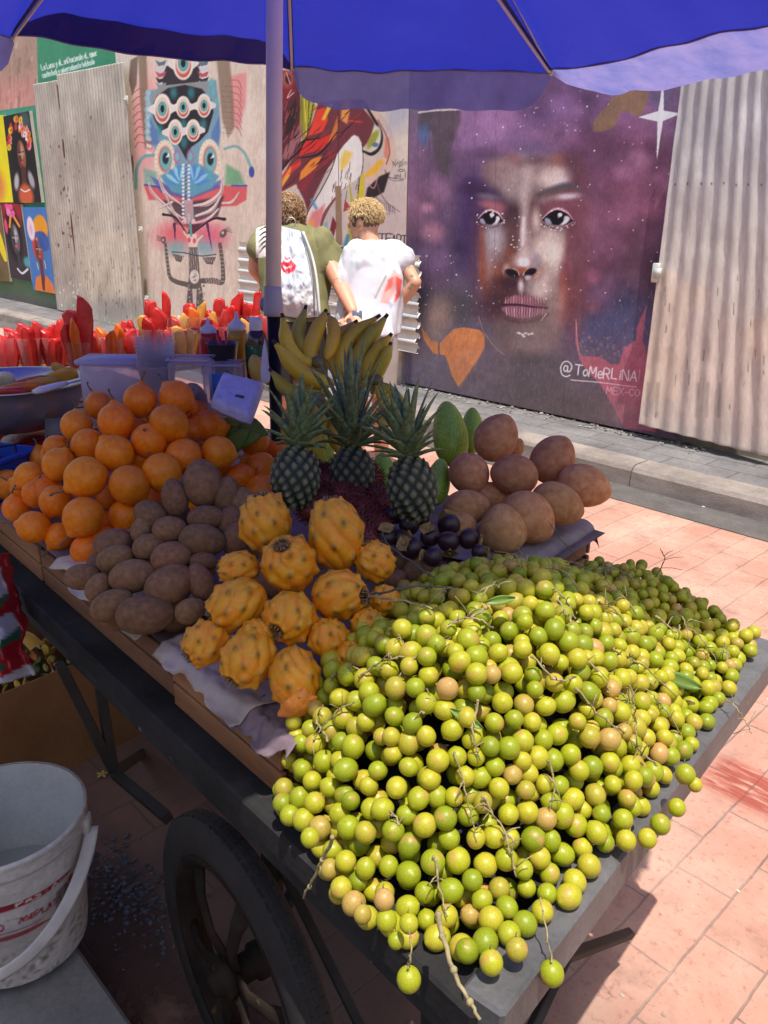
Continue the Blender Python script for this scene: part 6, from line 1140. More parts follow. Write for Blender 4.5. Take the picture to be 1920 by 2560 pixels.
# ---- pineapples
M_pine = mat('pineapple_rind', (1, 1, 1), attr=True, rough=.6, var=.12, vs=9, bump=.35, bs=60, fine=.1)
M_leaf = mat('pineapple_leaf', (.115, .17, .068), rough=.55, var=.22, vs=6, bump=.2, bs=70, col2=(.26, .32, .16), fine=.12, spec=.35)
def pine_body(seed, ripe=0.0):
    nu, nv = 144, 100; v, f = sph(nu, nv); v = v.copy(); ph = np.arctan2(v[:, 1], v[:, 0]); zz = v[:, 2]; th = np.arccos(np.clip(zz, -1, 1)); A_, B_ = 8, 11; s = th / math.pi * 13
    best = np.full(len(v), 9.0); cidx = np.zeros((len(v), 2)); K = []
    rows = 13
    for i in range(rows):
        t0 = (i + .5) / rows * math.pi; n = max(4, int(round(11 * math.sin(t0) + 1)));
        for j in range(n): p0 = (j + .5 * (i % 2)) / n * 2 * math.pi; K.append((math.sin(t0) * math.cos(p0), math.sin(t0) * math.sin(p0), math.cos(t0)))
    K = np.array(K); D = np.arccos(np.clip(v @ K.T, -1, 1)); srt = np.sort(D, 1); d1, d2 = srt[:, 0], srt[:, 1]; e = np.clip((d2 - d1) / .17 - .15, 0, 1); e = e * e * (3 - 2 * e); ctr = np.exp(-(d1 / .045) ** 2)
    r = .93 + .085 * e + .05 * ctr; v = v * r[:, None]; v[:, 2] *= 1.28; v[:, :2] *= (1 + .04 * np.cos(th * 2))[:, None]
    C = np.array([.010, .020, .010]) * (1 - e)[:, None] + np.array([.12, .15, .07]) * .45 * e[:, None]; n = vnoise(v + 2, 5, seed, 3)[:, None]; C = C * (.7 + .6 * n); w = (np.exp(-(d1 / .10) ** 2) * .55 * (.5 + vnoise(v + 7, 3, 2, 2)))[:, None]; C = C * (1 - w) + np.array([.50, .44, .25]) * w; w = ctr[:, None] * .55; C = C * (1 - w) + np.array([.10, .06, .035]) * w
    return MB().add(v, f, C).mesh('pineapple_body', M_pine)
PB = pine_body(1)
def crown(seed, n=46, L_=1.9, spread=1.0):
    g = np.random.default_rng(seed); mb = MB()
    for k in range(n):
        q = k / n; a = k * 2.39996 + g.uniform(-.25, .25); ln = L_ * (.42 + .62 * (1 - (1 - q) ** 1.5)) * g.uniform(.85, 1.12); el = R(12 + 70 * q ** .8 + g.uniform(-7, 7)); out = np.array([math.cos(a), math.sin(a), 0]); base = out * .20 * (1 - q) + (0, 0, 1.10 + .35 * q); m = 10; P = np.zeros((m, 5, 3)); side = np.array([-math.sin(a), math.cos(a), 0]); cur = base.copy(); ang = el; wd = .36 * (1 - .25 * q) * g.uniform(.85, 1.1)
        for i in range(m):
            t = i / (m - 1); T_ = out * math.cos(ang) + np.array([0, 0, math.sin(ang)]); N_ = -out * math.sin(ang) + np.array([0, 0, math.cos(ang)]); w_ = wd * (1 - t) ** .62 * (1 - .25 * (1 - t) ** 6) + .003
            for j, s_ in enumerate((-1, -.5, 0, .5, 1)): P[i, j] = cur + side * s_ * w_ + N_ * (.45 * w_ * (abs(s_) ** 1.6))
            cur = cur + T_ * ln / (m - 1); ang += (R(-30) * (1 - q) * spread + R(g.uniform(-4, 10))) / (m - 1) * (1 if t > .2 else .2) * 1.6
        mb.grid(P)
    o = mb.mesh('crown', M_leaf); return o
def pineapple(px, py, w_, t, axis, tw, seed, label, L_=1.9, n=46, leafs=1.0):
    P = at_depth(px, py, t); r = w_ * t / FPX / 2; z = imgdir(axis, tw); th = thing('pineapple', label, 'pineapple', P, 'pineapples on the cart'); th.rotation_euler = eul(basis(z)); th.scale = (r, r, r)
    o = bpy.data.objects.new('rind', PB); COL.objects.link(o); o.parent = th; o = bpy.data.objects.new('crown', crown(seed, n, L_)); COL.objects.link(o); o.parent = th; o.modifiers.new('s', 'SOLIDIFY').thickness = .018
pineapple(1030, 1222, 132, 1.46, 97, -.05, 3, 'pineapple nearest the mameys, its whole checked rind in view', 2.75, 46)
pineapple(880, 1188, 118, 1.63, 91, -.10, 5, 'tall middle pineapple in deepest shade with the highest crown', 4.1, 44)
pineapple(738, 1192, 128, 1.50, 86, -.10, 8, 'left pineapple beside the foot of the black pole', 2.5, 40)

# ---- bananas
M_ban = mat('banana_peel', (.70, .43, .03), rough=.45, var=.22, vs=9, bump=.08, bs=50, col2=(.80, .54, .05), objvar=.10, hue=.012, spots=(26, .66, (.20, .11, .02)), spec=.35)
M_bang = mat('banana_peel_green', (.44, .38, .04), rough=.5, var=.25, vs=9, bump=.08, bs=50, col2=(.62, .47, .05), objvar=.10, spots=(40, .69, (.12, .08, .02)), spec=.35)
M_btip = mat('banana_tip', (.05, .035, .02), rough=.9)
def hand(label, bans, t0, hub):
    Hh = at_depth(*hub, t0); th = thing('banana_hand', label, 'bananas', Hh, 'hands of bananas behind the pineapples')
    for i, (pts, w_, dt) in enumerate(bans):
        P = catmull([at_depth(x, y, t0 + d) for (x, y), d in zip(pts, np.linspace(0, dt, len(pts)))], 7); n = len(P); s = np.linspace(0, 1, n); r = w_ * .9 * t0 / FPX / 2 * np.interp(s, [0, .04, .16, .45, .8, .93, 1], [.30, .34, .80, 1.0, .88, .45, .28])
        mb = MB(); mb.tube(P, r, 10); vv = mb.v[0].reshape(n, 10, 3); ctr = vv.mean(1, keepdims=True); k_ = np.where(np.arange(10) % 2 == 0, 1.05, .95)[None, :, None]; mb.v[0] = (ctr + (vv - ctr) * k_).reshape(-1, 3)
        b = part(mb, 'banana', M_bang if i % 3 == 1 else M_ban, th); tip = MB().tube([P[-2], P[-1] + (P[-1] - P[-2]) * 1.2], [r[-1] * 1.1, r[-1] * .8], 8); part(tip, 'tip', M_btip, b)
    part(MB().sphere(Hh, (.02, .014, .014), 12, 8), 'stalk', mat('banana_stalk', (.20, .15, .05)) if 'banana_stalk' not in bpy.data.materials else bpy.data.materials['banana_stalk'], th)
hand('hand of bananas hanging right beside the black pole', [([(790, 905), (750, 900), (720, 860), (707, 795)], 44, .0), ([(785, 900), (770, 880), (745, 840), (762, 775)], 44, .05), ([(790, 905), (775, 880), (790, 830), (812, 782)], 46, .03), ([(838, 958), (790, 950), (740, 920), (690, 860)], 50, -.03), ([(820, 985), (770, 985), (720, 975), (680, 930)], 44, .02), ([(815, 900), (830, 860), (835, 820), (822, 790)], 40, .06)], 1.85, (792, 905))
hand('upright hand of bananas reaching over the middle pineapple crown', [([(880, 960), (850, 900), (880, 840), (940, 795)], 46, .02), ([(900, 960), (895, 900), (920, 850), (962, 795)], 48, 0), ([(920, 970), (920, 920), (940, 880), (974, 840)], 44, -.02), ([(860, 960), (830, 900), (840, 850), (885, 808)], 44, .04), ([(930, 985), (940, 940), (960, 900), (975, 862)], 38, -.04), ([(905, 970), (880, 910), (900, 870), (950, 850)], 42, .06)], 1.9, (890, 975))
hand('lower hand of bananas half hidden between the left pineapple crowns', [([(790, 1000), (770, 1040), (762, 1090), (790, 1150)], 44, 0), ([(800, 1000), (800, 1050), (790, 1100), (812, 1160)], 44, -.03), ([(780, 1000), (740, 1020), (720, 1060), (722, 1120)], 42, .03), ([(810, 1000), (830, 1040), (835, 1090), (850, 1140)], 42, .02)], 1.82, (795, 995))
hand('small hand of bananas low at the right behind the crowns', [([(940, 960), (960, 1000), (965, 1040), (950, 1090)], 40, 0), ([(945, 955), (985, 990), (1000, 1030), (1000, 1080)], 40, .03)], 1.86, (940, 950))
# ================================================================== the heap of mamoncillos (green limes on twigs)
SUNC = None
HP = np.array([(-.455, .53, .845), (-.37, .60, .80), (-.36, .70, .80), (-.63, .93, 1.045), (-.60, .78, 1.07), (-.58, .69, 1.055), (-.70, .58, .955), (-.62, .55, .93), (-.76, .54, .86), (-.80, .50, .80), (-.66, .47, .82), (-.52, .47, .80), (-.43, .76, .93), (-.50, .66, .99), (-.50, .85, 1.01), (-.64, 1.36, .885), (-.47, 1.30, .835), (-.395, .95, .825), (-.41, 1.13, .82), (-.53, 1.10, .93), (-.62, 1.16, .95), (-.70, 1.12, .97), (-.78, 1.0, 1.0), (-.78, .85, 1.0), (-.80, .70, .97), (-.56, 1.30, .90), (-.46, .50, .80), (-.40, .86, .87), (-.72, 1.30, .93), (-.50, 1.38, .84), (-.66, 1.05, 1.02)])
_K = np.exp(-((HP[:, None, :2] - HP[None, :, :2]) ** 2).sum(2) / (2 * .13 ** 2)) + np.eye(len(HP)) * .05; _W = np.linalg.solve(_K, HP[:, 2] - .88)
def Hb(x, y): d = (HP[:, 0] - x) ** 2 + (HP[:, 1] - y) ** 2; return .88 + float(np.exp(-d / (2 * .13 ** 2)) @ _W)
PG = np.array([(-.74, .50), (-.70, .475), (-.60, .462), (-.52, .475), (-.465, .475), (-.405, .50), (-.375, .545), (-.365, .62), (-.372, .72), (-.38, .80), (-.395, .90), (-.402, 1.0), (-.420, 1.10), (-.435, 1.20), (-.455, 1.31), (-.47, 1.385), (-.56, 1.405), (-.65, 1.40), (-.735, 1.34), (-.80, 1.18), (-.86, 1.03), (-.885, .90), (-.84, .76), (-.765, .66), (-.75, .57)])
def inpoly(x, y, P):
    c = False
    for i in range(len(P)):
        a, b = P[i], P[(i + 1) % len(P)]
        if (a[1] > y) != (b[1] > y) and x < (b[0] - a[0]) * (y - a[1]) / (b[1] - a[1]) + a[0]: c = not c
    return c
def floor_z(x, y): return (ZC + .014 if x < -.745 else ZT + .018 if (x > -.445 - .11 * (y - .505) / .925 + .045) else ZT if (y < .535) else ZT - .04)
gm = np.random.default_rng(12); B = []; D0 = .0268
def try_add(P, r, k=.87, Bl=None):
    q = proj(P)[0]
    if q[0] < 703 + .35 * max(0, 1750 - q[1]) or q[1] > np.interp(q[0], [700, 780, 850, 940, 1010, 1110, 1210, 1320], [2030, 2070, 2270, 2335, 2350, 2360, 2425, 2420]): return False
    if P[1] > 1.10 and P[0] < -.57: r = r * .86
    for q, rq in Bl if Bl is not None else B:
        if (q[0] - P[0]) ** 2 + (q[1] - P[1]) ** 2 + (q[2] - P[2]) ** 2 < (k * (r + rq)) ** 2: return False
    B.append((P, r)); return True
for i in range(20000):
    x, y = gm.uniform(-.90, -.36), gm.uniform(.455, 1.41)
    if not inpoly(x, y, PG): continue
    n = vnoise(np.array([[x, y]]), 11, 5, 2)[0] - .5; z = Hb(x, y) + .055 * n + gm.uniform(-.016, .008)
    if z < floor_z(x, y) + .010: z = floor_z(x, y) + .012
    r = gm.uniform(.0108, .0144) * (.92 if y > 1.15 else 1); try_add(np.array([x, y, z]), r)
n_top = len(B)
for i in range(16000):
    x, y = gm.uniform(-.88, -.37), gm.uniform(.47, 1.39)
    if not inpoly(x, y, PG): continue
    z = Hb(x, y) - gm.uniform(.015, .055)
    if z < floor_z(x, y) + .010: continue
    try_add(np.array([x, y, z]), gm.uniform(.0120, .0142), .88)
# clusters that spill over the long side of the tray
for i in range(2600):
    x = gm.uniform(-.72, -.50); y = gm.uniform(.425, .475); lim = .725 + .10 * abs(x + .60) / .12 + .03 * gm.random(); z = gm.uniform(.70, .84)
    if z < lim: continue
    try_add(np.array([x, y, z]), gm.uniform(.0122, .0145), .92)
# loose and hanging ones placed one by one: px, py, px diameter, height plane y or z
HANG = [(775, 2093, 48, 'y', .43, 'pale one hanging alone over the side rail beside the short twig'), (1022, 2447, 62, 'y', .44, 'hanging on a thin stalk below the cart rail at the bottom'), (1379, 2432, 62, 'z', .81, 'hanging off the near corner rail by itself'), (1618, 2095, 48, 'z', .845, 'dangling past the end rail, left of two'), (1651, 2060, 50, 'z', .845, 'dangling past the end rail in part shadow, right of two'), (1565, 2100, 50, 'z', .845, 'resting on the end rail above the shadow'), (1692, 2018, 44, 'z', .86, 'yellowish one leaning over the end rail'), (1737, 1961, 36, 'z', .87, 'farthest out over the end rail on the right'), (1713, 1935, 50, 'z', .88, 'big one beside the farthest out on the end rail'), (990, 2350, 42, 'y', .455, 'lowest of the small group over the side rail'), (966, 2300, 54, 'y', .455, 'round one in the small group over the side rail'), (1022, 2308, 48, 'y', .46, 'brownish one in the small group over the side rail'), (906, 2285, 46, 'y', .455, 'left one with orange blush over the side rail'), (960, 2248, 52, 'y', .46, 'topmost of the small group over the side rail'), (1228, 2405, 60, 'z', .84, 'lowest one lying in the near corner of the tray'), (1292, 2372, 56, 'z', .845, 'right one of the pair in the near corner of the tray')]
free = []
for px, py, d, m_, val, lb in HANG:
    P = on_y(px, py, val) if m_ == 'y' else on_z(px, py, val); r = d * depth(P) / FPX / 2
    B = [b for b in B if np.linalg.norm(b[0] - P) > .95 * (r + b[1])]; free.append((P, r, lb))
def mam_mat(nm, island=False):
    m = bpy.data.materials.new(nm); m.use_nodes = True; N = m.node_tree.nodes; L = m.node_tree.links; p = N['Principled BSDF']
    rnd = (N.new('ShaderNodeNewGeometry').outputs['Random Per Island'] if island else N.new('ShaderNodeObjectInfo').outputs['Random'])
    cr = N.new('ShaderNodeValToRGB'); e = cr.color_ramp.elements; e[0].position = 0; e[0].color = (.22, .27, .010, 1); e[1].position = 1; e[1].color = (.50, .29, .09, 1)
    for q, c in ((.3, (.31, .345, .012, 1)), (.55, (.42, .40, .018, 1)), (.80, (.46, .40, .025, 1)), (.90, (.36, .30, .03, 1))): x = e.new(q); x.color = c
    L.new(rnd, cr.inputs[0]); tc = N.new('ShaderNodeTexCoord'); n = N.new('ShaderNodeTexNoise'); n.noise_dimensions = '4D'; n.inputs['Scale'].default_value = .85 if not island else 62; n.inputs['Detail'].default_value = 2; L.new(tc.outputs['Object'], n.inputs['Vector'])
    w = N.new('ShaderNodeMath'); w.operation = 'MULTIPLY'; w.inputs[1].default_value = 40; L.new(rnd, w.inputs[0]); L.new(w.outputs[0], n.inputs['W'])
    mr = N.new('ShaderNodeMapRange'); mr.inputs[1].default_value = .55; mr.inputs[2].default_value = .74; L.new(n.outputs[0], mr.inputs[0]); mx = N.new('ShaderNodeMix'); mx.data_type = 'RGBA'; mx.inputs[7].default_value = (.52, .25, .085, 1); L.new(cr.outputs[0], mx.inputs[6])
    ml = N.new('ShaderNodeMath'); ml.operation = 'MULTIPLY'; ml.inputs[1].default_value = .8; L.new(mr.outputs[0], ml.inputs[0]); L.new(ml.outputs[0], mx.inputs[0])
    n2 = N.new('ShaderNodeTexNoise'); n2.inputs['Scale'].default_value = 9 if not island else 600; n2.inputs['Detail'].default_value = 4; L.new(tc.outputs['Object'], n2.inputs['Vector']); m2 = N.new('ShaderNodeMapRange'); m2.inputs[1].default_value = .3; m2.inputs[2].default_value = .7; m2.inputs[3].default_value = .82; m2.inputs[4].default_value = 1.12; L.new(n2.outputs[0], m2.inputs[0])
    mm = N.new('ShaderNodeMix'); mm.data_type = 'RGBA'; mm.blend_type = 'MULTIPLY'; mm.inputs[0].default_value = 1; L.new(mx.outputs[2], mm.inputs[6]); L.new(m2.outputs[0], mm.inputs[7]); L.new(mm.outputs[2], p.inputs['Base Color'])
    p.inputs['Roughness'].default_value = .38; p.inputs['Specular IOR Level'].default_value = .4; p.inputs['Subsurface Weight'].default_value = .12; p.inputs['Subsurface Radius'].default_value = (.5, .4, .1); p.inputs['Subsurface Scale'].default_value = .4 if not island else .006
    bn = N.new('ShaderNodeBump'); bn.inputs['Strength'].default_value = .08; bn.inputs['Distance'].default_value = .03 if not island else .0005; L.new(n2.outputs[0], bn.inputs['Height']); L.new(bn.outputs[0], p.inputs['Normal']); return m
M_mb1 = mam_mat('mamoncillo_skin'); M_mb2 = mam_mat('mamoncillo_skin_heap', True)
def bmesh_(seed): v, f = sph(22, 14); v = v.copy(); z = v[:, 2]; r = 1 - .04 * z; r = r + .10 * np.exp(-((1 - z) / .012) ** 1) ; v = v * r[:, None]; v[:, 2] *= (1.06, 1.0, 1.12)[seed]; return MB().add(v, f).mesh('mamoncillo', M_mb1)
BMs = [bmesh_(k) for k in range(3)]
nub = MB().tube([(0, 0, 1.0), (.03, 0, 1.25), (.1, .05, 1.5)], [.09, .06, .05], 6).mesh('stalk', M_stem)
Bv = sorted(B, key=lambda b: -b[1] / max(.2, depth(b[0])))
# exposed ones first: the surface layer that the photograph shows, nearest first
def exposed(b):
    P, r = b; h = Hb(P[0], P[1]); return P[2] > h - .022 or P[1] < .476
E1 = [b for b in Bv if exposed(b)]; E2 = [b for b in Bv if not exposed(b)]; IND = E1[:300 - len(free)]; REST = E1[300 - len(free):] + E2
for i, (P, r) in enumerate(IND):
    nrm = _unit(np.array([gm.normal() * .8, gm.normal() * .8, gm.normal()]))
    shade = P[0] < -.66
    obj('mamoncillo', BMs[i % 3], None, loc=P, rot=eul(basis(nrm)), scale=(r, r, r), label='green mamoncillo in the near part of the big heap, one of many alike', cat='mamoncillo', group='mamoncillos heaped on the near end')
for P, r, lb in free:
    t = thing('mamoncillo', 'green mamoncillo ' + lb, 'mamoncillo', P); t.rotation_euler = eul(basis(imgdir(95, 0))); t.scale = (r, r, r)
    for nm, me in (('skin', BMs[0]), ('stalk', nub)): o = bpy.data.objects.new(nm, me); COL.objects.link(o); o.parent = t
mb = MB(); vv, ff = sph(14, 9)
for P, r in REST: M_ = basis(gm.normal(size=3)); mb.add((vv * (r, r, r * gm.uniform(1, 1.12))) @ M_.T + P, ff)
tag(mb.build('mamoncillo_heap', M_mb2), 'rest of the green mamoncillo heap behind and beneath the nearest ones', 'mamoncillos', kind='stuff')
# twigs
M_twig = mat('twig_bark', (.27, .21, .085), rough=.8, var=.35, vs=60, col2=(.42, .34, .17), bump=.4, bs=160)
def twig(label, pts, r0=.0022, forks=(), mat_=None, name='fruit_twig'):
    P = catmull(pts, 6); P = P + np.random.default_rng(len(P)).normal(size=P.shape) * .0008; mb = MB().tube(P, np.linspace(r0, r0 * .55, len(P)), 7)
    for k, d in forks: q = P[int(k * (len(P) - 1))]; mb.tube([q, q + np.array(d) * .5 + (0, 0, .002), q + np.array(d)], [r0 * .6, r0 * .5, r0 * .4], 5)
    for k in range(0, len(P), 5): mb.sphere(P[k], (r0 * 1.35,) * 3, 6, 4)
    return tag(mb.build(name, mat_ or M_twig), label, 'twig')
def tz(px, py, z): return on_z(px, py, z)
twig('long bare straw-coloured twig hanging past the bottom rail', [on_y(1095, 2290, .47), on_y(1110, 2350, .452), on_y(1150, 2460, .440), on_y(1200, 2552, .43)], .0030)
twig('short pale twig hanging over the dark side rail above the wheel', [on_y(833, 2090, .432), on_y(800, 2160, .43), on_y(758, 2243, .43)], .0022, [(.5, (.004, -.004, -.012))])
twig('thin stalk holding the lowest hanging green fruit', [on_y(1022, 2415, .44), on_y(1026, 2380, .444), on_y(1023, 2320, .455)], .0012)
twig('dark stalk from the tray corner to the corner fruit', [tz(1379, 2400, .825), tz(1366, 2340, .845), tz(1350, 2240, .87)], .0012)
twig('grey twig arching over the shaded tan fruit', [tz(955, 1352, 1.05), tz(1020, 1400, 1.045), tz(1100, 1455, 1.03)], .0022, [(.1, (-.012, .0, .014)), (.05, (.004, 0, .018))], mat('grey_twig', (.12, .10, .08), rough=.9))
twig('grey double twig lying across to the first green fruit', [tz(905, 1492, 1.03), tz(960, 1480, 1.06), tz(1030, 1466, 1.07), tz(1130, 1470, 1.06)], .0022, [(.4, (.02, .01, .008))], bpy.data.materials['grey_twig'])
twig('green-brown twig reaching left from the heap over a pitahaya', [tz(925, 1490, 1.05), tz(1000, 1502, 1.07), tz(1080, 1520, 1.08)], .0020)
twig('forked twig sticking up at the far edge of the heap', [tz(1640, 1440, .93), tz(1660, 1400, .96), tz(1650, 1370, .99)], .0011, [(.5, (.03, .01, .012)), (.7, (.02, -.01, .02)), (.3, (.035, .012, .004))], bpy.data.materials['grey_twig'])
twig('dark wire-like twig standing before the mamey at the cloth', [tz(1440, 1390, .95), tz(1395, 1340, .99), tz(1370, 1300, 1.03)], .0010, (), bpy.data.materials['grey_twig'])
TW = [[(1215, 1520), (1170, 1545), (1120, 1560)], [(1395, 1500), (1420, 1540), (1428, 1560)], [(1520, 1620), (1600, 1660), (1690, 1740)], [(1640, 1540), (1690, 1580), (1700, 1560)], [(1370, 1900), (1385, 1960), (1375, 2020)], [(1208, 1990), (1240, 2050), (1290, 2110)], [(1260, 2080), (1275, 2130), (1290, 2190)], [(1060, 1780), (1075, 1760), (1085, 1745)], [(1440, 1720), (1500, 1790), (1560, 1830)], [(820, 1850), (790, 1800), (800, 1780)], [(955, 2010), (985, 2040), (1000, 2070)], [(1330, 1640), (1390, 1700), (1440, 1690)], [(1085, 2140), (1100, 2230), (1118, 2290)], [(1195, 1750), (1180, 1830), (1200, 1900)], [(1640, 1910), (1600, 1880), (1580, 1850)], [(900, 1690), (950, 1655), (1010, 1640)]]
wd = ['upper left crest', 'crest below the single high fruit', 'right middle', 'far right', 'centre right', 'lower centre', 'lower centre right', 'centre above the green leaf', 'right centre', 'left edge', 'lower left', 'upper middle', 'lower front', 'middle', 'right front', 'left shoulder']
for i, pts in enumerate(TW):
    P = [];
    for px, py in pts: q, t = march(px, py, lambda x, y: (Hb(x, y) + .021)); P.append(q)
    g = np.random.default_rng(i); fk = [(k, g.normal(size=3) * .010) for k in g.uniform(.15, .9, 5)]; twig('thin dry fruit stalk among green fruit, %s of the heap' % wd[i], P, .0016, fk)
gt = np.random.default_rng(99)
for i in range(26):
    x, y = gt.uniform(-.75, -.42), gt.uniform(.52, 1.3); a = gt.uniform(0, 6.28); P = [np.array([x + math.cos(a) * t, y + math.sin(a) * t, Hb(x + math.cos(a) * t, y + math.sin(a) * t) + .012 + .010 * math.sin(t * 60)]) for t in (0, .02, .04, .06)]
    fk = [(k, gt.normal(size=3) * .012) for k in gt.uniform(.1, .95, 5)]; o = twig('short dry fruit stalk among the green fruit, one of many alike', P, .0013, fk); o['group'] = 'short stalks in the green heap'
M_lf = mat('small_leaf', (.14, .22, .03), rough=.5, var=.2)
for (px, py, an, l, lb) in [(1165, 1795, -30, .022, 'small grey-green leaf in the middle of the heap'), (1700, 1700, -20, .034, 'green leaf among the fruit at the right'), (1250, 1500, 10, .02, 'narrow green leaf near the crest')]:
    q, t = march(px, py, lambda x, y: Hb(x, y) + .018); U = np.linspace(0, 1, 10); d = imgdir(an, .1); s = _unit(np.cross(d, FW)); P = np.array([[q + d * l * 2 * (u - .5) + s * w * l * .32 * math.sin(math.pi * (u * .9 + .05)) + FW * (-abs(w) * .003) for w in (-1, -.5, 0, .5, 1)] for u in U]); o = MB().grid(P).build('leaf', M_lf); o.modifiers.new('s', 'SOLIDIFY').thickness = .0005; tag(o, lb, 'leaf')
# ================================================================== cups of cut fruit, tubs, bottles
def clearmat(nm, col, alpha, rough=.15, trn=.5):
    m = bpy.data.materials.new(nm); m.use_nodes = True; N = m.node_tree.nodes; L = m.node_tree.links; p = N['Principled BSDF']; p.inputs['Base Color'].default_value = (*col, 1); p.inputs['Roughness'].default_value = rough
    tr = N.new('ShaderNodeBsdfTransparent'); tr.inputs[0].default_value = (*[min(1, c + .2) for c in col], 1); lw = N.new('ShaderNodeLayerWeight'); lw.inputs[0].default_value = .35; mr = N.new('ShaderNodeMapRange'); mr.inputs[3].default_value = alpha; mr.inputs[4].default_value = min(1, alpha + .5); L.new(lw.outputs['Facing'], mr.inputs[0])
    tl = N.new('ShaderNodeBsdfTranslucent'); tl.inputs[0].default_value = (*col, 1); m1 = N.new('ShaderNodeMixShader'); m1.inputs[0].default_value = trn; L.new(p.outputs[0], m1.inputs[1]); L.new(tl.outputs[0], m1.inputs[2])
    m2 = N.new('ShaderNodeMixShader'); L.new(mr.outputs[0], m2.inputs[0]); L.new(tr.outputs[0], m2.inputs[1]); L.new(m1.outputs[0], m2.inputs[2]); L.new(m2.outputs[0], N['Material Output'].inputs[0]); return m
M_cup = clearmat('clear_cup_plastic', (.75, .74, .78), .08); M_milky = clearmat('milky_plastic', (.72, .68, .80), .62, .4); M_clear2 = clearmat('clear_tub_plastic', (.70, .68, .74), .26)
SL = {'R': mat('watermelon_flesh', (.66, .016, .018), rough=.32, var=.25, vs=30, bump=.25, bs=120, col2=(.80, .05, .04), sss=.15, ssc=(.03, .006, .004), spec=.6, objvar=.15, translucent=(.80, .015, .015, .22)), 'O': mat('papaya_flesh', (.80, .20, .025), rough=.35, var=.2, vs=25, bump=.2, bs=110, sss=.2, ssc=(.03, .01, .004), spec=.6, objvar=.12, translucent=(.95, .28, .03, .35)),
      'Y': mat('mango_flesh', (.80, .46, .085), rough=.4, var=.15, vs=25, bump=.2, bs=110, sss=.2, ssc=(.03, .015, .004), spec=.5, objvar=.12, translucent=(.95, .6, .12, .35)), 'W': mat('pale_melon_flesh', (.72, .62, .40), rough=.4, var=.15, vs=25, bump=.2, bs=110, sss=.2, spec=.5)}
def cup_prof(h, r1, r0): return [(0, .002), (r0, 0), (r0 + .001, .004), (r1, h - .004), (r1 + .003, h - .002), (r1 + .003, h), (r1 - .001, h)]
cupm = MB().lathe(cup_prof(.125, .047, .032), 32).mesh('cup', M_cup)
def slice_mesh(c, seed, w, l, th_, kind):
    g = np.random.default_rng(seed); tops = {0: [(-.5, .93), (.0, 1.0), (.5, .95)], 1: [(-.5, .80), (.3, 1.0), (.5, .97)], 2: [(-.5, 1.0), (-.1, .97), (.5, .84)], 3: [(-.5, .70), (-.1, 1.0), (.35, .86), (.5, .75)]}[kind]
    pr = [(-.38, 0), (.38, 0)] + [(x, y) for x, y in tops[::-1]]; pr = np.array([(x * w, y * l) for x, y in pr]); q = [];
    for i in range(len(pr)): a, b = pr[i], pr[(i + 1) % len(pr)]; q += [a * (1 - t) + b * t for t in (0.12, .5, .88)]
    q = np.array(q); n = len(q); V = []
    for y, k in ((-.5, .93), (-.42, 1.0), (.42, 1.0), (.5, .93)):
        c0 = q.mean(0)
        for p_ in q: pp = c0 + (p_ - c0) * k; V.append((pp[0], y * th_ + g.normal() * .0005, pp[1]))
    V = np.array(V); V[:, 0] += .08 * w * np.sin(V[:, 2] / l * 3 + seed); V += (vnoise(V * 40 + 5, 1.2, seed, 2)[:, None] - .5) * .006
    F = [tuple(range(n))] + [tuple(3 * n + i for i in range(n))[::-1]] + [(j * n + i, (j + 1) * n + i, (j + 1) * n + (i + 1) % n, j * n + (i + 1) % n) for j in range(3) for i in range(n)]
    return MB().add(V, F).mesh('slice', SL[c])
CUPS = [(54, 905, .925, 812, 'RRRR', 'tucked behind between the first and second'), (113, 905, .925, 806, 'RRRR', 'tucked behind between the second and third'), (172, 908, .925, 790, 'RRRR', 'just left of the cup with the tallest slice'), (246, 910, .925, 815, 'OORR', 'with low orange slices right of the tallest slice'), (318, 902, .925, 796, 'RRRR', 'between the papaya cup and the one behind the tub'), (22, 925, .925, 826, 'RRRR', 'leftmost, mostly cut off by the frame'), (84, 925, .925, 802, 'RRRRR', 'second from the left'), (142, 922, .925, 795, 'RRRRR', 'third from the left, with blunt slices'), (205, 938, .925, 742, 'RRRRO', 'with the tallest pointed slice, over the bowl rim'), (288, 925, .925, 806, 'ORRO', 'with orange papaya left of the white tub'), (345, 915, .925, 797, 'RRRR', 'behind the white tub'),
 (388, 900, .95, 768, 'RRRYR', 'behind the stack of clear cups'), (430, 900, .95, 812, 'YRYR', 'with yellow and red slices right of the clear cup stack'), (468, 905, .95, 820, 'YRY', 'with a broad curved yellow slice'), (500, 900, .95, 794, 'RRR', 'with a smooth red slice beside the ketchup bottle'), (550, 890, .95, 770, 'RRYR', 'behind the dark grey cup'), (602, 885, .95, 795, 'YRY', 'behind the mustard bottle'),
 (405, 866, .95, 730, 'RRRR', 'at the back with a big square red slice'), (450, 864, .95, 780, 'YWYR', 'at the back with pale yellow pieces'), (492, 862, .95, 752, 'YYRO', 'at the back centre with yellow and orange tips'), (535, 860, .95, 745, 'RORR', 'at the back with slim red and orange tips'), (578, 858, .95, 730, 'RORR', 'at the back with a tall orange-red blade'), (625, 856, .95, 728, 'RRRR', 'at the back beside the pole with the tallest upright piece'), (655, 860, .95, 792, 'RRO', 'half behind the lilac and black pole')]
tt = thing('side_table', 'low table beyond the cart carrying the rear cups of cut fruit', 'table', (-3.34, 2.0, 0))
part(MB().box((-3.34, 2.01, .935), (.63, .84, .02), bev=.003), 'table_top', M_wood2, tt, False)
for sx in (-1, 1):
    for sy in (-1, 1): part(MB().box((-3.34 + sx * .26, 2.01 + sy * .36, .462), (.04, .04, .92)), 'leg', M_wood2, tt, False)
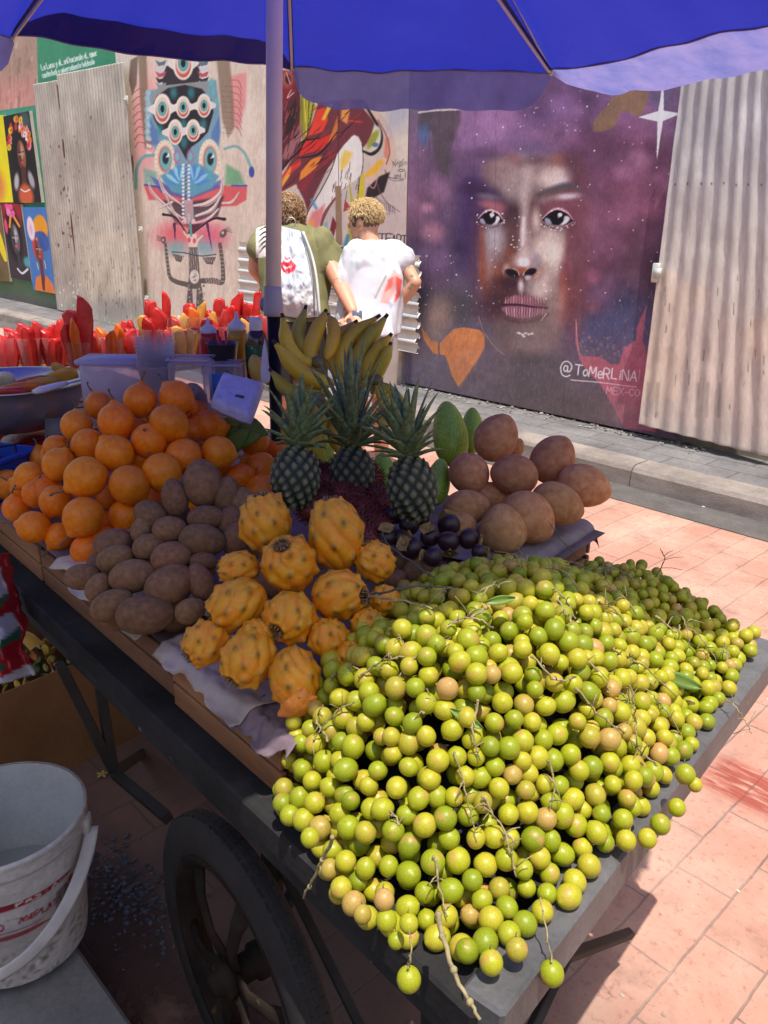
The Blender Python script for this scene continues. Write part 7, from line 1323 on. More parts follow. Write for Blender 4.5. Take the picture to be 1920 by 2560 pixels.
for i, (px, by, bz, ty, cs, lb) in enumerate(CUPS):
    P = on_z(px, by, bz); dp = depth(P); t = thing('fruit_cup', 'clear cup of cut fruit ' + lb, 'fruit cup', P, 'cups of cut fruit')
    o = bpy.data.objects.new('cup', cupm); COL.objects.link(o); o.parent = t; o.scale = (1.05, 1.05, 1.05); tot = (by - ty) * dp / FPX / math.cos(R(12)); g = np.random.default_rng(i + 50)
    for k, c in enumerate(cs):
        a = 2 * math.pi * k / len(cs) + g.uniform(-.3, .3) + .6; l = (tot - .02) * (1.0 if k == 0 else g.uniform(.62, .96)); l = max(l, .125); w = g.uniform(.038, .064) if c == 'R' else g.uniform(.034, .05)
        o = bpy.data.objects.new('fruit_slice', slice_mesh(c, i * 10 + k, w, l, g.uniform(.022, .034), int(g.integers(4)))); COL.objects.link(o); o.parent = t; rr = .017; o.location = (rr * math.cos(a), rr * math.sin(a), .012)
        yaw = math.atan2(RT[1], RT[0]) + g.uniform(-.6, .6); o.rotation_euler = Euler((g.uniform(-.05, .05) - .12 * math.sin(a - yaw), .13 * math.cos(a - yaw) + g.uniform(-.04, .04), yaw), 'XYZ')
# steel bowl with cut fruit, knife
M_bowl = mat('steel_bowl', (.62, .58, .54), rough=.33, var=.08, vs=6, metal=.8, bump=.02)
bc = on_z(22, 952, 1.115); BR = .205
bt = thing('steel_bowl', 'wide stainless steel bowl of cut fruit at the left edge', 'bowl', bc - (0, 0, .13))
pr = [(0, 0), (.07, 0), (.12, .012), (.165, .05), (.19, .10), (.197, .128), (.206, .130), (.206, .133), (.196, .132), (.187, .10), (.160, .054), (.118, .018), (.07, .006), (0, .006)]
part(MB().lathe(pr, 56, bc - (0, 0, .13)), 'bowl', M_bowl, bt)
g = np.random.default_rng(2)
for i, (px, py, c, w, l, an, lb) in enumerate([(140, 950, 'Y', .05, .13, 20, 'large flat yellow slab'), (165, 935, 'Y', .035, .10, -35, 'yellow wedge sticking up'), (200, 935, 'Y', .03, .07, 35, 'yellow strip against the rim'), (105, 962, 'Y', .04, .10, 8, 'yellow piece in front'), (12, 950, 'W', .05, .06, 0, 'pale lump at the left'), (60, 975, 'O', .04, .13, 5, 'orange slab at the rim'), (20, 985, 'R', .035, .10, 5, 'pink slab at the left rim'), (80, 960, 'R', .04, .10, 10, 'pink slab in the middle')]):
    P = on_z(px, py, 1.105); v, f = sph(12, 8); n = vnoise(v + i, 1.5, i, 2) - .5; M_ = np.stack([imgdir(an), imgdir(an + 90, .9), _unit(np.cross(imgdir(an), imgdir(an + 90, .9)))], 1); v = np.sign(v) * np.abs(v) ** .6 * (l / 2, w / 2, .011) * (1 + .25 * n)[:, None]
    tag(MB().add(v @ M_.T + P, f).build('fruit_piece', SL[c]), lb + ' in the steel bowl', 'cut fruit', 'cut fruit in the bowl')
kn = thing('kitchen_knife', 'white-handled kitchen knife lying across the bowl rim', 'knife', on_z(85, 983, 1.122)); a, b = on_z(85, 980, 1.124), on_z(165, 958, 1.128); c = on_z(224, 942, 1.132)
part(MB().tube([a, a * .8 + b * .2, b * .7 + a * .3, b], [.008, .013, .011, .009], 12, flat=.7), 'handle', mat('white_handle', (.72, .70, .74), rough=.4), kn); part(MB().beam(b, c, .028, .002, up=(0, 0, 1)), 'blade', M_bowl, kn)
# basket under the bowl, blue crate
bk = thing('wire_basket', 'black wire basket holding red packets under the steel bowl', 'basket', on_z(50, 1140, .90)); mb = MB(); W0 = on_z(118, 1085, .995)
x1, y1 = -2.10, .98; x0, y0 = -2.62, .50
for zz in (.905, .95, .985): mb.tube([(x0, y0, zz), (x1, y0, zz), (x1, y1, zz), (x0, y1, zz), (x0, y0, zz)], .0035, 6)
for k in range(10): yy = y0 + (y1 - y0) * k / 9; mb.tube([(x1, yy, .90), (x1, yy, .985)], .003, 6); xx = x0 + (x1 - x0) * k / 9; mb.tube([(xx, y0, .90), (xx, y0, .985)], .003, 6)
part(mb, 'wire_frame', M_black, bk)
M_redp = mat('red_packet', (.42, .012, .03), rough=.35, var=.4, vs=14, bump=.6, bs=30)
for i, (x, y) in enumerate([(-2.22, .62), (-2.24, .82), (-2.45, .62), (-2.45, .85)]): P = np.array([x, y, .935]); v, f = sph(14, 9); n = vnoise(v + i, 1.6, i, 2) - .5; tag(MB().add(np.sign(v) * np.abs(v) ** .7 * (.10, .085, .035) * (1 + .3 * n)[:, None] + P, f).build('red_packet', M_redp), 'glossy red packet in the wire basket, ' + ['nearest corner', 'behind the nearest', 'outer left', 'back left'][i], 'packet', 'red packets in the basket')
bl = thing('blue_crate', 'blue plastic crate beside the lowest orange fruit at the left edge', 'crate', (-2.2, .6, .80)); M_blue = mat('blue_plastic', (.012, .07, .42), rough=.35, var=.15, spec=.5)
q1, q2 = on_z(104, 1118, .985), on_z(-60, 1178, .985); bx = _unit(q1 - q2); by_ = np.array([bx[1], -bx[0], 0]); by_ = by_ if by_[0] < 0 else -by_; L0 = .34
for nm, a, b, h0, h1 in (('wall', q2, q1, .87, .985), ('wall', q1, q1 + by_ * .25, .87, .985), ('wall', q2, q2 + by_ * .25, .87, .985)): A_, B_ = np.array(a), np.array(b); A_[2] = B_[2] = (h0 + h1) / 2; part(MB().beam(A_, B_, .006, h1 - h0, bev=.002), nm, M_blue, bl, False)
A_, B_ = np.array(q2), np.array(q1); A_[2] = B_[2] = .985; part(MB().beam(A_, B_, .016, .012, bev=.003), 'rim', M_blue, bl, False); P = (q1 + q2) / 2 + by_ * .125; P[2] = .872; part(MB().beam(P - bx * .1, P + bx * .1, .24, .004), 'floor', M_blue, bl, False)
P = at_depth(137, 1077, 2.12); tag(MB().box(P, (.05, .004, .065), np.stack([RT, FW, UPV], 1)).build('grey_card', mat('grey_card', (.22, .22, .22), rough=.7)), 'small grey card standing between the bowl and the orange fruit', 'card')

def upright(name, label, cat, px, py_base, t): return thing(name, label, cat, at_depth(px, py_base, t))
def vert(px, py0, py1, t): a = at_depth(px, py0, t); return a, abs(py0 - py1) * t / FPX / .94
# white tub
P, h = vert(297, 1055, 905, 2.12); tb = thing('white_tub', 'milky rectangular plastic tub behind the topmost orange fruit', 'tub', P); Mx = basis((0, 0, 1), RT)
part(MB().box(P + (0, 0, h / 2), (.150, .10, h), Mx, bev=.018), 'tub', M_milky, tb); part(MB().box(P + (0, 0, h - .004), (.158, .108, .012), Mx, bev=.005), 'lid', M_milky, tb)
v, f = sph(12, 8); part(MB().add(v * (.05, .03, .045) + P + (0, 0, h * .45), f), 'contents', mat('pinkish_ice', (.6, .42, .46), rough=.5, var=.3, vs=30, bump=.5), tb)
# stack of clear cups
P, h = vert(400, 1018, 850, 2.02); cs = thing('cup_stack', 'stack of empty clear cups standing mouth up beside the white tub', 'cups', P); r1 = 46 * 2.02 / FPX
for k in range(9): part(MB().lathe([(r1 * .70, k * .009), (r1 * .98, h - .075 + k * .009), (r1 + .002, h - .073 + k * .009), (r1 + .002, h - .071 + k * .009)], 36, P), 'cup', M_cup if k % 2 else M_milky if k == 0 else M_cup, cs)
# clear square tubs
for px, py0, py1, t, w, lb, col in [(488, 1060, 905, 2.02, .10, 'clear square tub of twigs beside the cup stack', 0), (566, 1040, 915, 2.05, .095, 'clear tub with a blue label behind the foam tray', 1)]:
    P, h = vert(px, py0, py1, t); tb = thing('clear_tub', lb, 'tub', P); part(MB().box(P + (0, 0, h / 2), (w, w * .8, h), Mx, bev=.012), 'tub', M_clear2, tb)
    rmP = [P + Mx @ np.array([sx * w / 2, sy * w * .4, h]) for sx, sy in ((-1, -1), (1, -1), (1, 1), (-1, 1), (-1, -1))]; part(MB().tube(rmP, .0022, 6), 'rim', M_milky, tb)
    if col: part(MB().box(P + Mx @ np.array([0, -w * .4 - .0015, h * .6]), (w * .62, .001, h * .5), Mx), 'label', mat('blue_label', (.03, .17, .52), rough=.4), tb)
    else: v, f = sph(14, 9); part(MB().add(v * (w * .42, w * .3, h * .3) + P + (0, 0, h * .33), f), 'contents', mat('tub_contents', (.16, .10, .08), rough=.7, var=.5, vs=60, bump=.8), tb)
# foam tray packet
c = [at_depth(x, y, t) for x, y, t in ((556, 936, 1.90), (664, 962, 1.88), (629, 1064, 1.80), (521, 1018, 1.82))]; c0 = sum(c) / 4; nrm = _unit(np.cross(c[1] - c[0], c[3] - c[0])); nrm = -nrm if nrm @ FW > 0 else nrm
ft = thing('foam_tray', 'lilac-white foam tray wrapped in film leaning by the pole', 'tray', c0); U, V = np.meshgrid(np.linspace(0, 1, 26), np.linspace(0, 1, 26), indexing='ij'); Pg = (1 - V)[..., None] * ((1 - U)[..., None] * c[0] + U[..., None] * c[1]) + V[..., None] * ((1 - U)[..., None] * c[3] + U[..., None] * c[2])
ed = np.minimum(np.minimum(U, 1 - U), np.minimum(V, 1 - V)); hh = .020 * np.sqrt(np.clip(ed / .12, 0, 1)); nz = (vnoise(np.stack([U.ravel(), V.ravel()], 1) * 9, 1.3, 5, 3).reshape(26, 26) - .5) * .006
corner = c0 + (Pg - c0) * (1 - .05 * (np.hypot(U - .5, V - .5) / .7) ** 6)[..., None]; part(MB().grid(corner + nrm * (hh + nz)[..., None]).grid((corner - nrm * (hh)[..., None])[::-1]), 'tray', mat('foam_lilac', (.50, .46, .68), rough=.5, var=.12, vs=60, bump=.9, bs=260, spec=.5, coat=.5), ft)
Pl = (1 - .62) * (.38 * c[0] + .62 * c[1]) + .62 * (.38 * c[3] + .62 * c[2]); part(MB().box(Pl + nrm * .0215, (.020, .009, .0008), np.stack([_unit(c[1] - c[0]), np.cross(nrm, _unit(c[1] - c[0])), nrm], 1)), 'label', mat('dark_label', (.08, .07, .10), rough=.6), ft)
# bottles
def lathe_at(px, py0, py1, t, prof, m, name, par, nn=28): P, h = vert(px, py0, py1, t); return part(MB().lathe([(r, z * h) for r, z in prof], nn, P), name, m, par), P, h
def bottle(nm, label, px, py0, py1, t, body, cap, mb_, mc_, extra=None):
    P, h = vert(px, py0, py1, t); b = thing(nm, label, 'bottle', P); part(MB().lathe([(r, z * h) for r, z in body], 28, P), 'bottle_body', mb_, b); part(MB().lathe([(r, z * h) for r, z in cap], 24, P), 'cap', mc_, b)
    if extra: extra(b, P, h)
M_wcap = mat('white_cap', (.66, .64, .68), rough=.4)
bottle('squeeze_bottle', 'red squeeze bottle with a white nozzle behind the dark cup', 527, 935, 806, 2.18, [(0, 0), (.023, 0), (.0245, .03), (.0245, .62), (.022, .74), (.0, .75)], [(.020, .74), (.0215, .76), (.0215, .82), (.012, .86), (.005, .90), (.003, 1.0), (0, 1.0)], mat('ketchup_red', (.42, .012, .02), rough=.3, spec=.5), M_wcap)
bottle('squeeze_bottle', 'yellow squeeze bottle with a white nozzle beside the pole', 598, 940, 792, 2.18, [(0, 0), (.025, 0), (.027, .03), (.027, .60), (.024, .72), (0, .73)], [(.022, .72), (.0235, .74), (.0235, .80), (.013, .85), (.006, .90), (.003, 1.0), (0, 1.0)], mat('mustard_yellow', (.55, .26, .015), rough=.3, spec=.5), M_wcap)
def ext(b, P, h): part(MB().lathe([(.0288, h * .22), (.0290, h * .23), (.0290, h * .58), (.0288, h * .59)], 28, P), 'label', mat('green_label', (.02, .10, .045), rough=.5, var=.5, vs=60, spots=(60, .6, (.5, .5, .45))), b); part(MB().tube([P + (0, 0, h * .96), P + (0, 0, h * .98) - RT * .022], [.004, .003], 8), 'spout', M_wcap, b)
bottle('sauce_bottle', 'dark brown sauce bottle with a green label touching the pole', 645, 950, 806, 2.08, [(0, 0), (.026, 0), (.028, .03), (.028, .62), (.022, .74), (.014, .82), (.0, .83)], [(.015, .80), (.0165, .82), (.0165, .97), (.012, 1.0), (0, 1.0)], mat('brown_glass', (.055, .022, .018), rough=.15, spec=.6), M_wcap, ext)
P, h = vert(560, 935, 862, 2.08); dc = thing('dark_cup', 'dark grey plastic cup with red straws between the squeeze bottles', 'cup', P); part(MB().lathe([(0, .002), (.028, 0), (.040, h), (.042, h), (.0385, h - .001), (.027, .006)], 32, P), 'cup', mat('dark_grey_plastic', (.055, .060, .085), rough=.35), dc)
g = np.random.default_rng(8)
for k in range(5): a = P + RT * g.uniform(-.02, .02) + (0, 0, .02); part(MB().tube([a, a + (0, 0, h + g.uniform(-.01, .012)) + RT * g.uniform(-.01, .01)], .003, 8), 'straw', M_redp, dc)
# mango, white spatula at the pole
P = at_depth(640, 922, 2.02); v, f = sph(18, 12); tag(MB().add((v * (.019, .019, .036)) @ basis(imgdir(100)).T + P, f).build('mango', mat('mango_skin', (.62, .42, .06), rough=.4, var=.2)), 'small yellow mango between the sauce bottle and the foam tray', 'mango')
a, b, c_ = at_depth(664, 958, 1.99), at_depth(662, 905, 1.99), at_depth(662, 846, 1.99); tag(MB().tube(catmull([a, (a + b) / 2, b, (b + c_) / 2, c_], 6), [.006, .010, .011, .0115, .012, .0122, .012, .011, .011, .0105, .010, .009, .009, .008, .008, .007, .007, .006, .006, .005, .004, .003, .002, .001, .0005][:25], 10, flat=.22, up=FW).build('plastic_spatula', M_wcap), 'white plastic blade standing upright against the black pole', 'spatula')
g = np.random.default_rng(4)   # leaves lying in shade behind the orange fruit
for k, (px, py) in enumerate([(560, 1075), (600, 1095), (580, 1110), (620, 1065)]):
    q = at_depth(px, py, 1.95); d = imgdir(g.uniform(-30, 40), .2); s = _unit(np.cross(d, FW)); U_ = np.linspace(0, 1, 9); Pq = np.array([[q + d * .11 * (u - .5) + s * w * .025 * math.sin(math.pi * (u * .92 + .04)) for w in (-1, -.5, 0, .5, 1)] for u in U_]); o = MB().grid(Pq).build('leaf', M_lf); o.modifiers.new('s', 'SOLIDIFY').thickness = .0006; tag(o, 'dark green leaf in shade behind the orange fruit, ' + ['left', 'middle', 'lowest', 'right'][k] + ' one', 'leaf', 'shaded leaves')

# ================================================================== bucket on the near step
BC = np.array([-1.412, .352, .16]); BH_ = .335
M_bk = mat('bucket_plastic', (1, 1, 1), attr=True, rough=.45, var=.15, vs=8, bump=.3, bs=40, fine=.08, stretch=(1, 1, 1))
bu = thing('paint_bucket', 'dirty white plastic bucket with red lettering standing on the step', 'bucket', BC)
prof = [(.118, 0), (.122, .004), (.126, .04), (.1315, .12), (.137, .20), (.1385, .232), (.1425, .236), (.1440, .262), (.1430, .290), (.1475, .294), (.1495, .300), (.1495, .322), (.1510, .326), (.1510, .333), (.1480, .335), (.1450, .333)]
fz = np.linspace(0, .335, 150); pr_r = np.interp(fz, [q[1] for q in prof], [q[0] for q in prof]) * 1.04; nn = 260; A0 = math.atan2(-BC[1], -BC[0])
ang = A0 + np.linspace(-math.pi, math.pi, nn, endpoint=False); Pg = np.zeros((nn, 150, 3)); 
for j in range(150): Pg[:, j] = np.stack([BC[0] + pr_r[j] * np.cos(ang), BC[1] + pr_r[j] * np.sin(ang), np.full(nn, BC[2] + fz[j] * .92)], 1)
uu, zz = np.meshgrid((ang - A0) * 140, (.335 - fz) * 1000, indexing='ij')      # millimetres round and down
pt = Paint(np.stack([uu.ravel(), zz.ravel()], 1), (196, 190, 186)); g = np.random.default_rng(6)
pt.mottle(.06, .02, 2); pt.poly([(-210, 98), (95, 98), (110, 110), (60, 114), (-60, 118), (-210, 118)], (150, 32, 44), soft=2); pt.line([(-200, 116), (-90, 132)], 6, (206, 196, 190))
pt.text('PASTA', 0, 113, 9, (226, 214, 208), w=3.0, gap=.45, sx=1.35); pt.text('LISTA', 68, 110, 8, (206, 180, 176), w=2.4, gap=.45, sx=1.2, a=.7)
pt.text('ANIPLAST', 0, 158, 10, (150, 40, 50), w=3.2, gap=.38, sx=.95); pt.text('MP', 92, 150, 15, (140, 34, 46), w=4.4, gap=.25); pt.text('O', -40, 166, 14, (150, 40, 50), w=4)
pt.line([(-90, 176), (40, 172)], 2, (150, 60, 66)); pt.poly([(-90, 184), (30, 180), (60, 186), (10, 192), (-90, 196)], (160, 52, 60), soft=2, a=.85); pt.poly([(98, 120), (112, 118), (114, 150), (104, 150)], (140, 40, 50), soft=2, a=.8); pt.poly([(70, 130), (96, 124), (104, 160), (84, 190), (66, 170)], (90, 88, 92), soft=5, a=.6)
for k in range(260): x, y = g.uniform(-230, 230), 236 + abs(g.normal(0, 26)) if k % 3 == 0 else 335 - abs(g.normal(0, 50)); pt.ell(x, y, g.uniform(2, 12), g.uniform(1, 6), [(150, 130, 118), (222, 214, 204), (120, 104, 96), (176, 160, 150)][g.integers(4)], rot=g.uniform(0, 180), soft=.6, a=.6)
for k in range(120): x, y = g.uniform(-230, 230), g.uniform(60, 240); pt.ell(x, y, g.uniform(.8, 5), g.uniform(.6, 2.5), (140, 128, 118), rot=g.uniform(0, 180), soft=.6, a=.5)
pt.mottle(.10, .12, 9)
F = [(i * 150 + j, ((i + 1) % nn) * 150 + j, ((i + 1) % nn) * 150 + j + 1, i * 150 + j + 1) for i in range(nn) for j in range(149)]
part(MB().add(Pg.reshape(-1, 3), F, albedo(pt.C, .95)), 'bucket_body', M_bk, bu)
inn = [(.1450, .333), (.1430, .30), (.1400, .28), (.132, .13), (.122, .01), (0, .008)]
part(MB().lathe([(r * 1.04, z * .92) for r, z in inn], 72, BC, None, (.52, .52, .50)), 'inside', M_bk, bu)
part(MB().lathe([(0, .108), (.133, .108)], 60, BC), 'water', mat('murky_water', (.26, .28, .27), rough=.08, var=.05, spec=.6, bump=.03, bs=8), bu)
ax = _unit(np.array([RT[0], RT[1], 0]) + .12 * np.array([-RT[1], RT[0], 0])); fr = np.array([ax[1], -ax[0], 0]); fr = fr if fr @ FW < 0 else -fr; dn = _unit(fr * .48 + np.array([0, 0, -1.0])); cH = BC + (0, 0, .262); T_ = np.linspace(0, math.pi, 60)
hp = np.array([cH + ax * .166 * math.cos(t) + fr * .035 * math.sin(t) + dn * (.150 * math.sin(t)) * (1 if True else 1) + fr * .115 * math.sin(t) for t in T_]); Pg = []
for i, q in enumerate(hp):
    T2 = _unit(hp[min(i + 1, 59)] - hp[max(i - 1, 0)]); w_ = _unit(np.cross(T2, fr)); hw = .0125 + (.0012 * math.sin(i * 1.6) if 22 < i < 40 else 0); Pg.append([q - w_ * hw, q - w_ * .008 + fr * .002, q + w_ * .008 + fr * .002, q + w_ * .0125])
o = part(MB().grid(np.array(Pg)), 'handle', mat('handle_plastic', (.50, .47, .45), rough=.5, var=.25, vs=12), bu); o.modifiers.new('s', 'SOLIDIFY').thickness = .004
for s_ in (1, -1): part(MB().box(cH + ax * .156 * s_ + (0, 0, .008), (.016, .03, .034), basis((0, 0, 1), ax), bev=.003), 'handle_lug', M_bk if False else bpy.data.materials['handle_plastic'], bu)
# crushed ice on the wet pavers
mb = MB(); g = np.random.default_rng(15); n_ = 0
for i in range(300):
    c0 = on_z(285, 2250, 0); x, y = c0[0] + g.normal(0, .10), c0[1] + .03 + g.normal(0, .045); r = g.uniform(.002, .0062); v, f = sph(5, 4); mb.add(np.round(v * 1.4, 0) * .4 * r + v * r * .7 * g.uniform(.6, 1.3, 3) + (x, y, r * .5), f)
M_ice = mat('crushed_ice', (.16, .16, .19), rough=.08, var=.6, spec=.9, bump=0, alpha=.6, vs=60); tag(mb.build('crushed_ice', M_ice, smooth=False), 'melting crushed ice spilled on the pavers beside the bucket', 'ice', kind='stuff')
# ================================================================== cardboard box of peelings, bags, scraps
M_card = mat('cardboard', (.24, .115, .045), rough=.85, var=.15, vs=6, bump=.15, bs=90, fine=.08)
cb = thing('cardboard_box', 'open brown cardboard box of fruit peelings under the cart', 'box', (-2.3, .75, 0)); T1, T2, B1, B2 = on_z(160, 1670, .33), on_z(-80, 1768, .33), None, None
e = _unit(T1 - T2); T1 = T2 + e * .62; back = np.array([e[1], -e[0], 0]); back = back if back[0] < 0 else -back; W_ = .36
def panel(a, b, h0, h1, nm, m=M_card): A_, B_ = np.array(a), np.array(b); A_[2] = B_[2] = (h0 + h1) / 2; return part(MB().beam(A_, B_, .005, h1 - h0), nm, m, cb, False)
panel(T2, T1, 0, .33, 'side_panel'); panel(T2 + back * W_, T1 + back * W_, 0, .33, 'side_panel'); panel(T1 - e * .003, T1 - e * .003 + back * W_, 0, .33, 'end_panel'); panel(T2, T2 + back * W_, 0, .33, 'end_panel')
q = (T1 + T2) / 2 + back * W_ / 2; q[2] = .004; part(MB().beam(q - e * .30, q + e * .30, W_ - .01, .004), 'floor_panel', M_card, cb, False)
fl = MB().grid(np.array([[T1 + back * .01 - e * .02, T1 + back * W_ - e * .02], [T1 + back * .01 + e * .10 - (0, 0, .05), T1 + back * W_ + e * .10 - (0, 0, .05)]])); part(fl, 'flap', M_card, cb, False).modifiers.new('s', 'SOLIDIFY').thickness = .004
pf = [T1 + back * .04 - e * .06, T1 + back * .04 - e * .24]; o = part(MB().grid(np.array([[p_ + (0, 0, -.02), p_ + back * .10 + (0, 0, .05)] for p_ in pf])), 'printed_flap', mat('printed_flap', (.55, .53, .52), rough=.6, var=.1, spots=(5, .55, (.03, .12, .25))), cb, False); o.modifiers.new('s', 'SOLIDIFY').thickness = .003
g = np.random.default_rng(31); mb = MB()
for k in range(150):
    q = T2 + e * g.uniform(.06, .56) + back * g.uniform(.04, .30); q[2] = .24 + g.uniform(-.03, .05) ; v, f = sph(7, 5); M_ = basis(g.normal(size=3)); c = [(.62, .40, .06), (.62, .16, .04), (.10, .16, .04), (.34, .30, .10), (.22, .05, .04), (.5, .46, .36)][g.integers(6)]; mb.add((v * (g.uniform(.012, .032), g.uniform(.008, .02), .004)) @ M_.T + q, f, c)
tag(mb.build('fruit_peelings', mat('peelings', (1, 1, 1), attr=True, rough=.6)), 'mixed fruit peelings filling the cardboard box', 'peelings', kind='stuff')
q = on_z(70, 1605, .36); U_ = np.linspace(0, 1, 12); d = _unit(on_z(100, 1625, .36) - on_z(42, 1580, .36)); s = np.array([-d[1], d[0], 0]); tag(MB().grid(np.array([[q + d * .13 * (u - .5) + s * w * .022 + (0, 0, .012 * math.cos(w * 1.2) + .01 * math.sin(3 * u)) for w in (-1, -.5, 0, .5, 1)] for u in U_])).build('mango_peel', SL['Y']), 'curved yellow peel on top of the peelings in the box', 'peel')
# striped plastic bag hanging at the left edge
n, m = 40, 60; Pg = np.zeros((n, m, 3)); Cc = np.zeros((n, m, 3)); a0, a1 = at_depth(-60, 1395, 1.62), at_depth(22, 1380, 1.72); b0, b1 = at_depth(-60, 1700, 1.60), at_depth(84, 1690, 1.66); g = np.random.default_rng(3)
uv = np.array([[i / (n - 1), j / (m - 1)] for i in range(n) for j in range(m)]); nz = vnoise(uv * [9, 5], 1, 4, 4).reshape(n, m) - .5; cn = vnoise(uv * [5, 9] + 3, 1, 9, 2).reshape(n, m)
for i in range(n):
    for j in range(m):
        u, v_ = i / (n - 1), j / (m - 1); w_ = v_ ** .8; Pg[i, j] = (1 - v_) * ((1 - u) * a0 + u * a1) + v_ * ((1 - u) * b0 + u * b1) + FW * (nz[i, j] * .09 - .05 * math.sin(math.pi * u)) + RT * nz[j % n, i] * .01
        b_ = (v_ * 4.2 + u * .9 + cn[i, j] * 1.1) % 1.5; Cc[i, j] = (.42, .012, .02) if b_ < .5 or (u > .88 and v_ < .9) else (.60, .60, .62) if b_ < 1.15 else (.03, .16, .07)
o = MB().grid(Pg, Cc).build('plastic_bag', mat('striped_bag_film', (1, 1, 1), attr=True, rough=.3, var=.1, bump=.3, bs=20, translucent=(.4, .3, .3, .2), spec=.5)); o.modifiers.new('s', 'SOLIDIFY').thickness = .001; tag(o, 'crumpled red, white and green plastic bag hanging at the left edge', 'plastic bag')
q = on_z(20, 1918, .04); n = 18; uv = np.array([[i / 17, j / 17] for i in range(n) for j in range(n)]); nz = vnoise(uv * 5, 1, 6, 3).reshape(n, n); Pg = np.array([[q + RT * (i / 17 - .5) * .12 + np.array([-FW[0], -FW[1], 0]) * (j / 17 - .5) * -.10 + (0, 0, nz[i, j] * .07) for j in range(n)] for i in range(n)]); tag(MB().grid(Pg).build('plastic_wrapper', mat('blue_film', (.16, .42, .62), rough=.25, var=.4, vs=20, spec=.6)), 'light blue plastic wrapper behind the bucket rim', 'wrapper')
for px, py, an, l, w, lb in [(165, 1836, 12, .075, .012, 'yellow strip of peel on the ground by the cardboard box')]: q = on_z(px, py, .006); d = np.array([RT[0], RT[1], 0]); d = _unit(d); s = np.array([-d[1], d[0], 0]); d2 = d * .93 + s * .36; s2 = np.array([-d2[1], d2[0], 0]); tag(MB().grid(np.array([[q + d2 * l * (u - .5) * 2 + s2 * w * v_ * math.sin(math.pi * (u * .94 + .03)) + (0, 0, .004 * (1 - abs(v_))) for v_ in (-1, 0, 1)] for u in np.linspace(0, 1, 10)])).build('peel_strip', SL['Y']), lb, 'peel')
q = on_z(256, 1937, .005); mb = MB()
for k in range(5): a = k * 1.257; d = np.array([math.cos(a), math.sin(a), 0]); mb.grid(np.array([[q, q + (0, 0, .001)], [q + d * .012 + np.array([-d[1], d[0], 0]) * .005 + (0, 0, .004), q + d * .012 - np.array([-d[1], d[0], 0]) * .005 + (0, 0, .004)], [q + d * .019 + (0, 0, .002), q + d * .0191 + (0, 0, .002)]]))
tag(mb.build('fallen_flower', mat('flower_yellow', (.66, .48, .12), rough=.6)), 'tiny yellow fallen flower on the pavers under the cart', 'flower')
tag(MB().box(on_z(1768, 1266, .004), (.06, .02, .004), basis((0, 0, 1), RT), bev=.001).build('paper_scrap', mat('scrap_white', (.6, .6, .58))), 'small white paper scrap lying in the gutter', 'paper scrap')
# ================================================================== the two people
def voxel(mb, name, mat_, size=.008, smooth=3, parent=None, decim=None):
    me = mb.mesh(name + '_src', None); o = bpy.data.objects.new(name + '_src', me); COL.objects.link(o)
    r = o.modifiers.new('r', 'REMESH'); r.mode = 'VOXEL'; r.voxel_size = size; s = o.modifiers.new('s', 'SMOOTH'); s.factor = .5; s.iterations = smooth
    dg = bpy.context.evaluated_depsgraph_get(); dg.update(); ev = o.evaluated_get(dg); nm = bpy.data.meshes.new_from_object(ev); bpy.data.objects.remove(o); bpy.data.meshes.remove(me)
    nm.name = name; nm.materials.clear(); nm.materials.append(mat_); nm.polygons.foreach_set('use_smooth', [True] * len(nm.polygons))
    o = bpy.data.objects.new(name, nm); COL.objects.link(o)
    if parent: o.parent = parent; o.matrix_parent_inverse = Matrix.Translation(-parent.location)
    return o
def verts(o): a = np.zeros(len(o.data.vertices) * 3); o.data.vertices.foreach_get('co', a); return a.reshape(-1, 3)
def colour(o, base, painter=None, front=True):
    V = verts(o); p = Paint(proj(V), base); 
    if painter: painter(p, V)
    at = o.data.color_attributes.new("Col", 'FLOAT_COLOR', 'POINT'); at.data.foreach_set('color', np.c_[albedo(p.C, 1.0), np.ones(len(V))].astype(np.float32).ravel())
def folds(o, amp, sx, seed, d):
    V = verts(o); n = vnoise(V * np.array([sx, sx, sx * .35]) + seed, 1, seed, 3) - .5; N_ = np.zeros(len(V) * 3); o.data.vertices.foreach_get('normal', N_); N_ = N_.reshape(-1, 3); V = V + N_ * np.clip(n * amp + .004, -.004, .03)[:, None]; o.data.vertices.foreach_set('co', V.ravel()); o.data.update()
def loft(mb, secs, lat, n=28):
    """secs: centre, half width (along lat), half depth"""
    lat = _unit(np.array([lat[0], lat[1], 0])); dep = np.array([-lat[1], lat[0], 0]); P = []
    secs = [(np.array(c, float), a, b) for c, a, b in secs]
    for c, a, b in secs: P.append([c + lat * a * math.cos(t) * (abs(math.cos(t)) ** -.12 if abs(math.cos(t)) > 1e-3 else 1) + dep * b * math.sin(t) for t in np.linspace(0, 2 * math.pi, n, endpoint=False)])
    P = np.array(P); m = len(P); v = P.reshape(-1, 3); f = [(i * n + k, i * n + (k + 1) % n, (i + 1) * n + (k + 1) % n, (i + 1) * n + k) for i in range(m - 1) for k in range(n)] + [tuple(range(n))[::-1], tuple((m - 1) * n + k for k in range(n))]
    return mb.add(v, f)
def limb(mb, pts, rad, n=14): C_ = catmull(pts, 5); mb.tube(C_, np.interp(np.linspace(0, 1, len(C_)), np.linspace(0, 1, len(rad)), rad), n); mb.sphere(pts[0], (rad[0],) * 3, 12, 8); mb.sphere(pts[-1], (rad[-1],) * 3, 12, 8)
